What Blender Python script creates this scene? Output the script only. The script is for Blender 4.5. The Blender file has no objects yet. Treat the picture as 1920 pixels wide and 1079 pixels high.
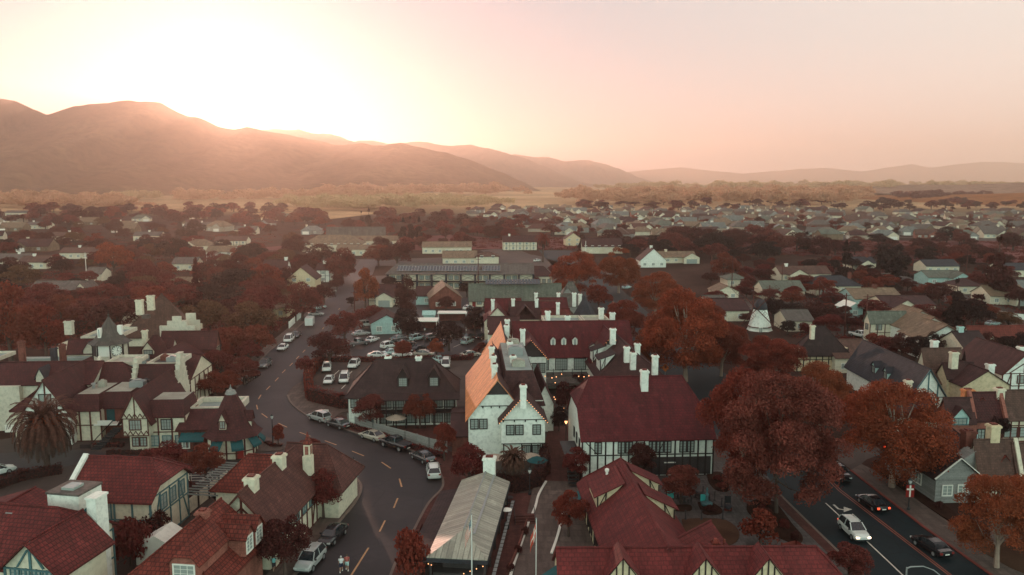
import bpy, math, random
import numpy as np
from mathutils import Vector, Matrix
from mathutils.geometry import tessellate_polygon
R_ = math.radians
SC = bpy.context.scene
COL = SC.collection
rng = random.Random(7)
CH, CF, HOR = 40.0, 1493.0, 338.0
PITCH = math.atan((539.5 - HOR) / CF)
cp, sp = math.cos(PITCH), math.sin(PITCH)
def ray(px, py):
    u, v = (px - 960) / CF, (py - 539.5) / CF
    return Vector((u, cp - v * sp, -sp - v * cp))
def g(px, py, z=0.0):
    d = ray(px, py)
    t = (z - CH) / d.z
    return Vector((d.x * t, d.y * t, z))
def at_dist(px, py, Y):
    d = ray(px, py)
    t = Y / d.y
    return Vector((d.x * t, Y, CH + d.z * t))
def height_at(px, ybase, ytop):
    b = g(px, ybase)
    return at_dist(px, ytop, b.y).z
def mpp(px, py, z=0.0):      # metres per photo pixel there
    b = g(px, py, z)
    return (b.y * cp + (CH - z) * sp) / CF
def proj(p):
    x, y, z = p[0], p[1], p[2] - CH
    zc = y * cp - z * sp
    yc = -z * cp - y * sp
    return (960 + CF * x / zc, 539.5 + CF * yc / zc)
def tag(o, label=None, cat=None, group=None, kind=None):
    if label: o['label'] = label
    if cat: o['category'] = cat
    if group: o['group'] = group
    if kind: o['kind'] = kind
    return o
def empty(name, loc=(0, 0, 0), rz=0.0, label=None, cat=None, group=None):
    o = bpy.data.objects.new(name, None)
    o.empty_display_size = 0.5
    o.location = loc
    o.rotation_euler = (0, 0, rz)
    COL.objects.link(o)
    return tag(o, label, cat, group)
def copy_tree(o, parent=None):
    c = o.copy()
    COL.objects.link(c)
    if parent is not None:
        c.parent = parent
    for ch in list(o.children):
        copy_tree(ch, c)
    return c
class MB:
    def __init__(s):
        s.v, s.f, s.m, s.cur = [], [], [], 0
        s.T = None
    def mat(s, i): s.cur = i; return s
    def add(s, vs, fs):
        n = len(s.v)
        if s.T is not None: vs = [tuple(s.T @ Vector(p)) for p in vs]
        s.v += [tuple(p) for p in vs]
        s.f += [tuple(n + i for i in f) for f in fs]
        s.m += [s.cur] * len(fs)
        return s
    def poly(s, pts): return s.add(pts, [tuple(range(len(pts)))])
    def box(s, x0, x1, y0, y1, z0, z1):
        return s.add([(x0,y0,z0),(x1,y0,z0),(x1,y1,z0),(x0,y1,z0),(x0,y0,z1),(x1,y0,z1),(x1,y1,z1),(x0,y1,z1)],
                     [(0,3,2,1),(4,5,6,7),(0,1,5,4),(1,2,6,5),(2,3,7,6),(3,0,4,7)])
    def bar(s, a, b, w, d, up=(0,0,1)):
        a, b = Vector(a), Vector(b)
        t = (b - a).normalized()
        u = Vector(up)
        if abs(t.dot(u)) > .98: u = Vector((0, 1, 0))
        n = t.cross(u).normalized() * (w / 2)
        q = n.cross(t).normalized() * (d / 2)
        return s.add([a-n-q, a+n-q, a+n+q, a-n+q, b-n-q, b+n-q, b+n+q, b-n+q],
                     [(0,1,2,3),(7,6,5,4),(1,0,4,5),(2,1,5,6),(3,2,6,7),(0,3,7,4)])
    def tube(s, pts, rad, k=6, caps=True):
        pts = [Vector(p) for p in pts]
        if not hasattr(rad, '__len__'): rad = [rad] * len(pts)
        vs, fs = [], []
        for i, p in enumerate(pts):
            t = (pts[min(i+1, len(pts)-1)] - pts[max(i-1, 0)]).normalized()
            u = Vector((1, 0, 0)) if abs(t.x) < .9 else Vector((0, 1, 0))
            a = t.cross(u).normalized(); b = t.cross(a)
            for j in range(k):
                an = 2 * math.pi * j / k
                vs.append(p + (a * math.cos(an) + b * math.sin(an)) * rad[i])
        for i in range(len(pts) - 1):
            for j in range(k):
                fs.append((i*k+j, i*k+(j+1) % k, (i+1)*k+(j+1) % k, (i+1)*k+j))
        if caps:
            fs.append(tuple(range(k))[::-1]); fs.append(tuple((len(pts)-1)*k+j for j in range(k)))
        return s.add(vs, fs)
    def lathe(s, c, prof, k=12, rot=0.0, caps=True):     # prof: (r, z)
        vs, fs = [], []
        for r, z in prof:
            for j in range(k):
                an = rot + 2 * math.pi * j / k
                vs.append((c[0] + r * math.cos(an), c[1] + r * math.sin(an), c[2] + z))
        for i in range(len(prof) - 1):
            for j in range(k):
                fs.append((i*k+j, i*k+(j+1) % k, (i+1)*k+(j+1) % k, (i+1)*k+j))
        if caps:
            fs.append(tuple(range(k))[::-1]); fs.append(tuple((len(prof)-1)*k+j for j in range(k)))
        return s.add(vs, fs)
    def prism(s, pts, z0, z1):            # simple polygon (any order) with caps
        P = [Vector((p[0], p[1], 0)) for p in pts]
        A = sum(P[i].x * P[(i+1) % len(P)].y - P[(i+1) % len(P)].x * P[i].y for i in range(len(P)))
        if A < 0: P.reverse()
        n = len(P)
        tris = tessellate_polygon([P])
        vs = [(p.x, p.y, z0) for p in P] + [(p.x, p.y, z1) for p in P]
        fs = []
        for t in tris:
            a, b, c = t
            cr = (P[b] - P[a]).cross(P[c] - P[a]).z
            if cr < 0: a, c = c, a
            fs.append((a + n, b + n, c + n)); fs.append((c, b, a))
        for i in range(n):
            j = (i + 1) % n
            fs.append((i, j, j + n, i + n))
        return s.add(vs, fs)
    def sheet(s, pts, z):
        P = [Vector((p[0], p[1], 0)) for p in pts]
        tris = tessellate_polygon([P])
        fs = []
        for a, b, c in tris:
            if (P[b] - P[a]).cross(P[c] - P[a]).z < 0: a, c = c, a
            fs.append((a, b, c))
        return s.add([(p.x, p.y, z) for p in P], fs)
    def mesh(s, name, mats):
        me = bpy.data.meshes.new(name)
        me.from_pydata(s.v, [], s.f)
        for m in mats: me.materials.append(m)
        if len(mats) > 1: me.polygons.foreach_set('material_index', s.m)
        me.update()
        auto_uv(me)
        return me
    def build(s, name, mats, parent=None, smooth=False):
        if not isinstance(mats, (list, tuple)): mats = [mats]
        me = s.mesh(name, mats)
        if smooth: me.polygons.foreach_set('use_smooth', [True] * len(me.polygons))
        return link(name, me, parent)
def link(name, me, parent=None):
    o = bpy.data.objects.new(name, me)
    COL.objects.link(o)
    if parent is not None: o.parent = parent
    return o
def auto_uv(me):
    """u runs level along each face, v up its slope, both in metres"""
    uv = me.uv_layers.new(name='UVMap')
    nl = len(me.loops)
    if nl == 0: return
    co = np.empty(len(me.vertices) * 3, 'f'); me.vertices.foreach_get('co', co); co = co.reshape(-1, 3)
    lv = np.empty(nl, 'i'); me.loops.foreach_get('vertex_index', lv)
    nrm = np.empty(len(me.polygons) * 3, 'f'); me.polygons.foreach_get('normal', nrm); nrm = nrm.reshape(-1, 3)
    tot = np.empty(len(me.polygons), 'i'); me.polygons.foreach_get('loop_total', tot)
    fi = np.repeat(np.arange(len(tot)), tot)
    n = nrm[fi]
    u = np.stack([-n[:, 1], n[:, 0], np.zeros(nl, 'f')], 1)
    L = np.linalg.norm(u, axis=1)
    flat = L < 1e-3
    u[flat] = (1, 0, 0); L[flat] = 1
    u /= L[:, None]
    v = np.cross(n, u)
    p = co[lv]
    out = np.stack([(p * u).sum(1), (p * v).sum(1)], 1).astype('f')
    uv.data.foreach_set('uv', out.ravel())
def lin(c): return tuple(((x / 255.0) / 12.92 if x / 255.0 <= .04045 else ((x / 255.0 + .055) / 1.055) ** 2.4) for x in c)
def new_mat(name):
    m = bpy.data.materials.new(name)
    m.use_nodes = True
    nt = m.node_tree
    b = nt.nodes['Principled BSDF']
    return m, nt, b
def mixc(nt, a, b, fac, mode='MIX'):
    n = nt.nodes.new('ShaderNodeMix'); n.data_type = 'RGBA'; n.blend_type = mode
    for k, val in ((0, fac), (6, a), (7, b)):
        if hasattr(val, 'is_linked') or hasattr(val, 'links'): nt.links.new(val, n.inputs[k])
        elif val is not None: n.inputs[k].default_value = val if k == 0 else (*val[:3], 1)
    return n.outputs[2]
def noise(nt, vec, scale, detail=3, rough=.6):
    n = nt.nodes.new('ShaderNodeTexNoise')
    n.inputs['Scale'].default_value = scale; n.inputs['Detail'].default_value = detail; n.inputs['Roughness'].default_value = rough
    if vec is not None: nt.links.new(vec, n.inputs['Vector'])
    return n.outputs['Fac']
def ramp(nt, fac, a, b):
    n = nt.nodes.new('ShaderNodeMapRange')
    n.inputs['From Min'].default_value = a; n.inputs['From Max'].default_value = b
    nt.links.new(fac, n.inputs['Value'])
    return n.outputs[0]
def M(name, col, rough=.8, var=.25, scale=.6, tile=None, mortar=.55, spec=.3, dirt=None, bump=0.0, metallic=0.0, fine=6.0, rnd=0.0):
    """col: linear albedo. tile=(w,h): courses on the faces' own metres. var: size of the light-dark patches. rnd: from object to object."""
    m, nt, b = new_mat(name)
    tc = nt.nodes.new('ShaderNodeTexCoord')
    pos = tc.outputs['Object']
    dk = tuple(c * (1 - var) for c in col); lt = tuple(min(1, c * (1 + var)) for c in col)
    n1 = noise(nt, pos, scale, 4)
    c = mixc(nt, dk, lt, ramp(nt, n1, .3, .7))
    if fine:
        n2 = noise(nt, pos, fine, 2)
        c = mixc(nt, c, tuple(x * .6 for x in col), ramp(nt, n2, .45, .9))
    if dirt is not None:
        n3 = noise(nt, pos, scale * .35, 3)
        c = mixc(nt, c, dirt, ramp(nt, n3, .52, .8))
    if tile and tile[0] < 2:
        mp = nt.nodes.new('ShaderNodeMapping'); mp.inputs['Scale'].default_value = (1.1, .16, 1); nt.links.new(tc.outputs['UV'], mp.inputs[0])
        c = mixc(nt, c, tuple(x * .4 for x in col), ramp(nt, noise(nt, mp.outputs[0], 1.0, 4, .7), .45, .8))
        c = mixc(nt, c, tuple(min(1, x * 1.5 + .01) for x in col), ramp(nt, noise(nt, pos, .45, 3, .7), .58, .8))
    if tile:
        br = nt.nodes.new('ShaderNodeTexBrick')
        nt.links.new(tc.outputs['UV'], br.inputs['Vector'])
        br.offset = .5
        br.inputs['Scale'].default_value = 1.0
        br.inputs['Brick Width'].default_value = tile[0]; br.inputs['Row Height'].default_value = tile[1]
        br.inputs['Mortar Size'].default_value = min(tile) * .13
        br.inputs['Mortar Smooth'].default_value = .6
        br.inputs['Color1'].default_value = (1, 1, 1, 1); br.inputs['Color2'].default_value = (.72, .72, .72, 1)
        br.inputs['Mortar'].default_value = (mortar, mortar, mortar, 1)
        c = mixc(nt, c, br.outputs['Color'], 1.0, 'MULTIPLY')
        if bump:
            bp = nt.nodes.new('ShaderNodeBump'); bp.inputs['Strength'].default_value = bump; bp.inputs['Distance'].default_value = .05
            nt.links.new(br.outputs['Fac'], bp.inputs['Height']); bp.invert = True
            nt.links.new(bp.outputs[0], b.inputs['Normal'])
    if name.find('asphalt') >= 0:
        for kind_, sc_a, lo, hi, dkf in (('F1', .11, 0, 1, None), ('DISTANCE_TO_EDGE', .16, .0, .012, .45)):
            vo = nt.nodes.new('ShaderNodeTexVoronoi'); vo.feature = kind_; vo.inputs['Scale'].default_value = sc_a; nt.links.new(pos, vo.inputs['Vector'])
            if dkf is None:
                sp_c = nt.nodes.new('ShaderNodeSeparateColor'); nt.links.new(vo.outputs['Color'], sp_c.inputs[0])
                c = mixc(nt, c, tuple(x * .62 for x in col), ramp(nt, sp_c.outputs[0], .35, 1.3))
            else: c = mixc(nt, tuple(x * dkf for x in col), c, ramp(nt, vo.outputs['Distance'], lo, hi))
    if rnd:
        oi = nt.nodes.new('ShaderNodeObjectInfo')
        rr = ramp(nt, oi.outputs['Random'], 0, 1)
        c = mixc(nt, c, tuple(x * (1 - rnd) for x in col), rr)
    nt.links.new(c, b.inputs['Base Color'])
    b.inputs['Roughness'].default_value = rough
    b.inputs['Specular IOR Level'].default_value = spec
    b.inputs['Metallic'].default_value = metallic
    return m
def glow_mat(name, col, strength):
    m, nt, b = new_mat(name)
    b.inputs['Base Color'].default_value = (*col, 1)
    b.inputs['Emission Color'].default_value = (*col, 1)
    b.inputs['Emission Strength'].default_value = strength
    return m
def plain(name, col, rough=.5, spec=.5, metallic=0.0, coat=0.0):
    m, nt, b = new_mat(name)
    tc = nt.nodes.new('ShaderNodeTexCoord')
    c = mixc(nt, tuple(x * .82 for x in col), tuple(min(1, x * 1.1) for x in col), noise(nt, tc.outputs['Object'], 2.2, 3))
    nt.links.new(c, b.inputs['Base Color'])
    b.inputs['Roughness'].default_value = rough; b.inputs['Specular IOR Level'].default_value = spec
    b.inputs['Metallic'].default_value = metallic; b.inputs['Coat Weight'].default_value = coat
    return m
def leaf_mat(name, col, trans=.3):
    m, nt, b = new_mat(name)
    tc = nt.nodes.new('ShaderNodeTexCoord')
    oi = nt.nodes.new('ShaderNodeObjectInfo')
    geo = nt.nodes.new('ShaderNodeNewGeometry')
    n1 = noise(nt, tc.outputs['Object'], 3.2, 2)
    c = mixc(nt, tuple(x * .5 for x in col), tuple(x * 1.45 for x in col), ramp(nt, n1, .3, .72))
    n2 = noise(nt, tc.outputs['Object'], 31.0, 1)
    c = mixc(nt, c, (col[0] * .45, col[1] * .5, col[2] * .6), ramp(nt, n2, .48, .75))
    c = mixc(nt, c, (col[0] * .8, col[1] * 1.25, col[2] * 1.15), ramp(nt, oi.outputs['Random'], .25, 1.6))
    nt.links.new(c, b.inputs['Base Color'])
    b.inputs['Roughness'].default_value = .75; b.inputs['Specular IOR Level'].default_value = .15
    tr = nt.nodes.new('ShaderNodeBsdfTranslucent'); nt.links.new(c, tr.inputs['Color'])
    mx = nt.nodes.new('ShaderNodeMixShader'); mx.inputs[0].default_value = trans
    nt.links.new(b.outputs[0], mx.inputs[1]); nt.links.new(tr.outputs[0], mx.inputs[2])
    nt.links.new(mx.outputs[0], nt.nodes['Material Output'].inputs['Surface'])
    return m
MAT = {}
def build_mats():
    A = MAT
    T = dict(bump=.6, rough=.75)
    A['tile_red'] = M('red barrel tile', (.165, .024, .022), tile=(.42, .42), var=.3, mortar=.35, dirt=(.11, .022, .016), **T)
    A['tile_rust'] = M('rust red tile', (.21, .036, .024), tile=(.42, .42), var=.3, mortar=.35, dirt=(.15, .03, .018), **T)
    A['tile_wine'] = M('wine red tile', (.118, .014, .017), tile=(.5, .42), var=.2, mortar=.6, dirt=(.075, .013, .012), **T)
    A['tile_warm'] = M('warm brown red tile', (.125, .042, .034), tile=(.42, .36), var=.3, mortar=.5, dirt=(.08, .028, .025), **T)
    A['tile_brick'] = M('brick red tile', (.17, .024, .023), tile=(.5, .42), var=.2, mortar=.6, dirt=(.11, .018, .018), **T)
    A['tile_maroon'] = M('dark maroon tile', (.085, .019, .019), tile=(.42, .40), var=.25, mortar=.45, dirt=(.05, .02, .02), **T)
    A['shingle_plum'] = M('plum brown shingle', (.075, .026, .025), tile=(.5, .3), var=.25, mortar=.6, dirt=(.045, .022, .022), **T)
    A['shingle_black'] = M('near black shingle', (.046, .023, .023), tile=(.5, .36), var=.3, mortar=.7, dirt=(.055, .032, .03), **T)
    A['shingle_brown'] = M('brown shingle', (.135, .066, .050), tile=(.5, .3), var=.25, mortar=.65, dirt=(.08, .04, .035), **T)
    A['shingle_tan'] = M('tan shingle', (.26, .175, .115), tile=(.6, .35), var=.2, mortar=.7, dirt=(.17, .11, .08), **T)
    A['shingle_grey'] = M('grey shingle', (.15, .125, .11), tile=(.5, .3), var=.2, mortar=.7, dirt=(.10, .08, .075), **T)
    A['shingle_sage'] = M('sage green shingle', (.16, .17, .135), tile=(.5, .35), var=.15, mortar=.75, dirt=(.12, .12, .10), **T)
    A['slate'] = M('blue slate', (.045, .045, .055), tile=(.5, .3), var=.2, mortar=.65, dirt=(.03, .032, .04), **T)
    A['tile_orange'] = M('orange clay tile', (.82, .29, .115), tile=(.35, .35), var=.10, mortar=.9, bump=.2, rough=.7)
    A['copper'] = M('weathered copper', (.085, .075, .065), tile=(.45, 3.0), var=.25, mortar=.7, rough=.6, bump=.3)
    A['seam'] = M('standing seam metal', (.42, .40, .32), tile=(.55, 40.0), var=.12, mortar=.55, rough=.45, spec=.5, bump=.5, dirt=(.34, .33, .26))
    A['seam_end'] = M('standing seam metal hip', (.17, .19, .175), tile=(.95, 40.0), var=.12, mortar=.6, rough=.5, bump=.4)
    A['white'] = M('white stucco', (.80, .80, .72), rough=.9, var=.06, scale=.4, fine=2.0, dirt=(.68, .67, .58), spec=.15)
    A['ivory'] = M('ivory stucco', (.58, .52, .42), rough=.9, var=.08, scale=.4, fine=2.0, dirt=(.44, .39, .31), spec=.15)
    A['cream'] = M('cream stucco', (.70, .62, .48), rough=.9, var=.07, scale=.4, fine=2.0, dirt=(.58, .48, .35), spec=.15)
    A['yellow'] = M('pale yellow stucco', (.66, .53, .35), rough=.9, var=.07, fine=2.0, spec=.15)
    A['pink'] = M('salmon brick', (.33, .115, .085), rough=.9, tile=(.45, .15), var=.15, mortar=1.2)
    A['brick'] = M('red brick', (.22, .070, .052), rough=.9, tile=(.5, .16), var=.3, mortar=.7)
    A['grey_wall'] = M('grey board wall', (.30, .29, .27), rough=.85, tile=(30, .22), var=.1, mortar=.75)
    A['teal_wall'] = M('pale teal wall', (.40, .56, .52), rough=.85, var=.08, fine=2.0)
    A['red_wall'] = M('red painted wall', (.33, .075, .06), rough=.85, var=.12, fine=2.0)
    A['dark_wall'] = M('dark shaded boards', (.05, .04, .04), rough=.9, var=.3)  # boards of a dark colour, tone varied at random
    A['timber'] = M('black brown timber', (.028, .018, .018), rough=.8, var=.3)
    A['timber_red'] = M('red brown timber', (.10, .026, .02), rough=.8, var=.3)
    A['timber_teal'] = M('teal painted timber', (.075, .155, .165), rough=.7, var=.2)
    A['trim'] = M('white trim', (.78, .74, .66), rough=.7, var=.05, fine=0)
    A['deck_white'] = M('white roof membrane', (.36, .34, .28), rough=.8, var=.18, dirt=(.22, .20, .165), scale=.5)
    A['deck_teal'] = M('grey green roof membrane', (.26, .30, .28), rough=.8, var=.15, dirt=(.20, .22, .21))
    A['deck_dark'] = M('dark roof membrane', (.10, .09, .085), rough=.9, var=.2)
    A['metal_grey'] = plain('grey metal', (.30, .31, .30), .45, .5, .3)
    A['black_metal'] = plain('black iron', (.02, .02, .022), .5, .4)
    A['steel_white'] = plain('white painted steel', (.7, .7, .66), .4, .5)
    A['glass'] = plain('window glass', (.32, .35, .32), .15, .7)
    A['solar'] = plain('solar panel', (.035, .05, .06), .2, .7)
    A['teal_cloth'] = M('teal canvas', (.012, .085, .095), rough=.8, var=.15)
    A['cream_cloth'] = M('cream canvas', (.42, .33, .26), rough=.85, var=.1)
    A['red_door'] = M('red door paint', (.24, .015, .012), rough=.5, var=.1, fine=0)
    A['bulb'] = glow_mat('lit bulb', (1.0, .42, .17), 2.6)
    A['window_lit'] = glow_mat('lit arch lamps', (1.0, .42, .16), 3.0)
    A['headlight'] = glow_mat('headlamp on', (1.0, .75, .5), 5.0)
    A['tail'] = glow_mat('tail lamp on', (1.0, .10, .04), 1.3)
    A['signal'] = glow_mat('red signal on', (1.0, .06, .02), 2.2)
    A['lamp_off'] = plain('clear lamp lens', (.55, .55, .52), .2, .6)
    A['tail_off'] = plain('red lamp lens', (.25, .02, .015), .3, .6)
    A['tyre'] = plain('tyre rubber', (.02, .02, .02), .85, .2)
    A['rim'] = plain('alloy rim', (.42, .42, .42), .35, .6, .6)
    A['car_glass'] = plain('car glass', (.02, .026, .03), .08, .8)
    for n, c in dict(white=(.72, .73, .68), silver=(.38, .39, .37), beige=(.40, .36, .29), black=(.010, .010, .012), dark=(.035, .034, .036), aqua=(.36, .52, .50),
                     grey=(.14, .14, .14), red=(.20, .02, .02)).items():
        A['car_' + n] = plain('car paint ' + n, c, .25, .5, 0, .6)
    A['bark'] = M('bark', (.085, .055, .045), rough=.95, var=.35, scale=2.0)
    A['bark_pale'] = M('pale plane bark', (.34, .23, .18), rough=.9, var=.35, scale=2.0)
    A['leaf_rust'] = leaf_mat('rust leaves', (.22, .040, .025))
    A['leaf_orange'] = leaf_mat('orange leaves', (.30, .060, .028))
    A['leaf_gold'] = leaf_mat('golden leaves', (.30, .068, .030))
    A['leaf_brown'] = leaf_mat('brown leaves', (.18, .042, .034))
    A['leaf_mauve'] = leaf_mat('faded mauve brown leaves', (.215, .052, .038))
    A['leaf_dark'] = leaf_mat('dark leaves', (.095, .024, .021))
    A['leaf_black'] = leaf_mat('near black green leaves', (.045, .020, .019))
    A['leaf_maroon'] = leaf_mat('maroon leaves', (.17, .030, .026))
    A['leaf_olive'] = leaf_mat('olive brown leaves', (.15, .062, .034)); A['leaf_wood'] = leaf_mat('hazy olive gold leaves', (.72, .41, .25), .5)  # leaf_wood is brightened so its colour carries some of the distant haze
    A['palm_frond'] = leaf_mat('brown palm frond', (.12, .048, .034), .15)
    A['palm_dead'] = leaf_mat('dead palm frond', (.085, .040, .034), .1)
    A['palm_fruit'] = leaf_mat('orange palm fruit', (.44, .075, .022), .1)
    A['asphalt'] = M('asphalt', (.024, .0185, .020), rough=.62, var=.45, scale=.12, fine=1.2, dirt=(.045, .032, .031), spec=.42)
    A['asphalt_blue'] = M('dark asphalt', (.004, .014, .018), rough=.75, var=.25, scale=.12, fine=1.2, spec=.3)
    A['asphalt_pale'] = M('worn pale asphalt', (.070, .050, .043), rough=.8, var=.25, scale=.15, dirt=(.05, .037, .033))
    A['pave'] = M('pale concrete', (.14, .10, .085), rough=.85, tile=(1.5, 1.5), var=.18, mortar=.75, dirt=(.14, .11, .095), scale=.2)
    A['pave_brick'] = M('red brick paving', (.11, .036, .029), rough=.9, tile=(.6, .3), var=.25, mortar=.75, scale=.25, dirt=(.11, .045, .038))
    A['pave_grey'] = M('grey flag paving', (.125, .105, .10), rough=.9, tile=(.8, .8), var=.2, mortar=.7, scale=.25)
    A['kerb'] = M('kerb stone', (.17, .125, .105), rough=.85, var=.15)
    A['kerb_red'] = M('red kerb', (.20, .04, .03), rough=.8, var=.2)
    A['paint_white'] = M('white road paint', (.62, .58, .50), rough=.6, var=.2, fine=3)
    A['paint_yellow'] = M('amber road paint', (.50, .27, .13), rough=.6, var=.2, fine=3)
    A['paint_red'] = M('faded orange line', (.26, .08, .05), rough=.6, var=.2, fine=3)
    A['soil'] = M('dark planting soil', (.040, .019, .014), rough=1, var=.35, scale=.8, spec=.05)
    A['lawn'] = M('dry lawn', (.085, .045, .03), rough=1, var=.3, scale=.3, spec=.05)
    A['field_brown'] = M('brown field', (.16, .058, .058), rough=1, var=.35, scale=.02, fine=.3, spec=.05, dirt=(.08, .035, .03))
    A['field_tan'] = M('tan field', (.46, .29, .16), rough=1, var=.3, scale=.01, fine=.1, spec=.05, dirt=(.22, .12, .06))
    A['field_orange'] = M('orange stubble', (.44, .16, .06), rough=1, var=.2, scale=.02, fine=.2, spec=.05)
build_mats()
def leaf_cards(pos, nrm, size, rs, stretch=1.0):
    """one leaf-shaped quad per position, tilted round nrm"""
    n = len(pos)
    r = rs.normal(size=(n, 3)); r /= np.linalg.norm(r, axis=1)[:, None]
    z = nrm * .9 + r * .9; z /= np.linalg.norm(z, axis=1)[:, None] + 1e-9
    a = np.cross(z, rs.normal(size=(n, 3))); a /= np.linalg.norm(a, axis=1)[:, None] + 1e-9
    b = np.cross(z, a)
    s = (size * rs.uniform(.6, 1.35, n))[:, None]
    v = np.stack([pos - a * s * .5 * stretch, pos - b * s * .36 + z * s * .1, pos + a * s * .5 * stretch, pos + b * s * .36 + z * s * .1], 1)
    return v.reshape(-1, 3)
def cards_mesh(name, v, mats):
    n = len(v) // 4
    me = bpy.data.meshes.new(name)
    me.vertices.add(len(v)); me.vertices.foreach_set('co', v.astype('f').ravel())
    me.loops.add(n * 4); me.loops.foreach_set('vertex_index', np.arange(n * 4, dtype='i'))
    me.polygons.add(n)
    me.polygons.foreach_set('loop_start', np.arange(0, n * 4, 4, dtype='i'))
    for m in mats: me.materials.append(m)
    me.update(calc_edges=True)
    return me
def lobes_points(rs, lobes, n):
    w = np.array([l[3] ** 2 for l in lobes]); w /= w.sum()
    k = rs.choice(len(lobes), n, p=w)
    L = np.array(lobes)[k]
    d = rs.normal(size=(n, 3)); d /= np.linalg.norm(d, axis=1)[:, None]
    d[:, 2] = np.where(d[:, 2] < -.35, -d[:, 2] * .6, d[:, 2])
    d /= np.linalg.norm(d, axis=1)[:, None]
    r = L[:, 3] * (1 - np.abs(rs.normal(0, .20, n))) * rs.uniform(.93, 1.12, n)
    return L[:, :3] + d * r[:, None] * np.array([1, 1, .85]), d
def broad_lobes(rs, k, spread=.62, r0=.30, r1=.5, zc=1.25, zr=.62):
    out = [(0, 0, zc, .55)]
    for i in range(k):
        an = i * 2.399 + rs.uniform(-.4, .4)
        u = rs.uniform(-.75, 1)
        rad = math.sqrt(max(0, 1 - u * u)) * spread * rs.uniform(.75, 1.1)
        out.append((math.cos(an) * rad, math.sin(an) * rad, zc + u * zr * .85, rs.uniform(r0, r1)))
    return out
def trunk_mesh(name, lobes, zc, rad, mat, limbs=7, k=6, rs=None):
    b = MB()
    b.tube([(0, 0, -.02), (.01, .0, zc * .3), (.02, -.01, zc * .62), (0, .01, zc)], [rad * 1.35, rad, rad * .8, rad * .4], k)
    for l in lobes[1:limbs + 1]:
        z0 = zc * rs.uniform(.42, .62)
        b.tube([(.01, 0, z0), (l[0] * .4, l[1] * .4, z0 + (l[2] - z0) * .55), (l[0] * .9, l[1] * .9, l[2] + .08)], [rad * .55, rad * .38, rad * .12], max(4, k - 1))
        b.tube([(l[0] * .4, l[1] * .4, z0 + (l[2] - z0) * .55), (l[0] * .5 + .15, l[1] * .7 - .1, l[2] + .2)], [rad * .28, rad * .08], 4)
    return b.mesh(name, [mat])
PROTO = {}
def proto_broad(key, seeds, n, leaf, k, bark='bark', rad=.055, spread=.62, r0=.3, r1=.5, zc=1.25, zr=.62, limbs=7, dens=1.0):
    PROTO[key] = []
    for s in seeds:
        rs = np.random.RandomState(s)
        lb = broad_lobes(rs, k, spread, r0, r1, zc, zr)
        p, d = lobes_points(rs, lb, n)
        cm = cards_mesh('crown_' + key, leaf_cards(p, d, leaf, rs), [MAT['leaf_rust']])
        tm = trunk_mesh('trunk_' + key, lb, zc, rad, MAT[bark], limbs, rs=rs)
        PROTO[key].append((tm, cm))
proto_broad('plane', (1, 2, 3), 46000, .033, 44, 'bark_pale', .045, .74, .14, .34, 1.06, 1.0)
proto_broad('wispy', (4, 5), 60000, .032, 70, 'bark', .026, .82, .13, .29, 1.0, 1.06, limbs=10)
proto_broad('street', (11, 12, 13, 14), 9000, .068, 24, 'bark', .055, .68, .18, .40, 1.28, .76, 6)
proto_broad('oak', (21, 22, 23, 24, 25), 6000, .078, 20, 'bark', .06, .68, .2, .44, 1.03, .82)
proto_broad('far', (31, 32, 33, 34), 1200, .17, 10, 'bark', .06, .6, .32, .52, 1.0, .75, 3)
proto_broad('bush', (41, 42, 43), 1500, .14, 9, 'bark', .05, .6, .36, .55, .62, .42, 3)
def proto_conifer(key, seeds, n, leaf, slim, layers):
    PROTO[key] = []
    for s in seeds:
        rs = np.random.RandomState(s)
        lay = np.sort(rs.uniform(.10, .97, layers))
        k = rs.choice(layers, n, p=(1.08 - lay) / (1.08 - lay).sum())
        z0 = lay[k]
        an0 = rs.uniform(0, 2 * math.pi, (layers, 9))
        an = an0[k, rs.randint(0, 9, n)] + rs.normal(0, .14, n)
        reach = (1.02 - z0) ** .85 * (0.75 + .35 * np.sin(k * 12.9898 + an * 1.0))
        t = np.sqrt(rs.uniform(0, 1, n))
        r = reach * t
        p = np.stack([np.cos(an) * r, np.sin(an) * r, (z0 * 2.2) - r * .16 + rs.normal(0, .03, n)], 1)
        d = np.stack([np.cos(an) * .5, np.sin(an) * .5, np.full(n, .8)], 1)
        cm = cards_mesh('crown_' + key, leaf_cards(p, d, leaf, rs, 1.6), [MAT['leaf_dark']])
        b = MB(); b.tube([(0, 0, -.02), (0, 0, 1.1), (0, 0, 2.15)], [.07, .045, .008], 6)
        PROTO[key].append((b.mesh('trunk_' + key, [MAT['bark']]), cm))
proto_conifer('conifer', (51, 52, 53), 5200, .11, 1, 17)
def proto_column(key, seeds, n, leaf):
    PROTO[key] = []
    for s in seeds:
        rs = np.random.RandomState(s)
        z = rs.uniform(.03, 1, n); an = rs.uniform(0, 6.283, n)
        r = np.minimum(1, (z + .05) * 5) * (1 - z ** 2.2) * (1 - np.abs(rs.normal(0, .18, n)))
        p = np.stack([np.cos(an) * r, np.sin(an) * r, z * 2.2], 1)
        d = np.stack([np.cos(an), np.sin(an), np.full(n, .5)], 1)
        cm = cards_mesh('crown_' + key, leaf_cards(p, d, leaf, rs), [MAT['leaf_black']])
        b = MB(); b.tube([(0, 0, -.02), (0, 0, 2.0)], [.22, .03], 6)
        PROTO[key].append((b.mesh('trunk_' + key, [MAT['bark']]), cm))
proto_column('column', (61,), 2600, .16)
OCC = []
AUTO = []      # things whose label is written at the end from where they stand
ANCH = []      # (pixel, short phrase)
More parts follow.
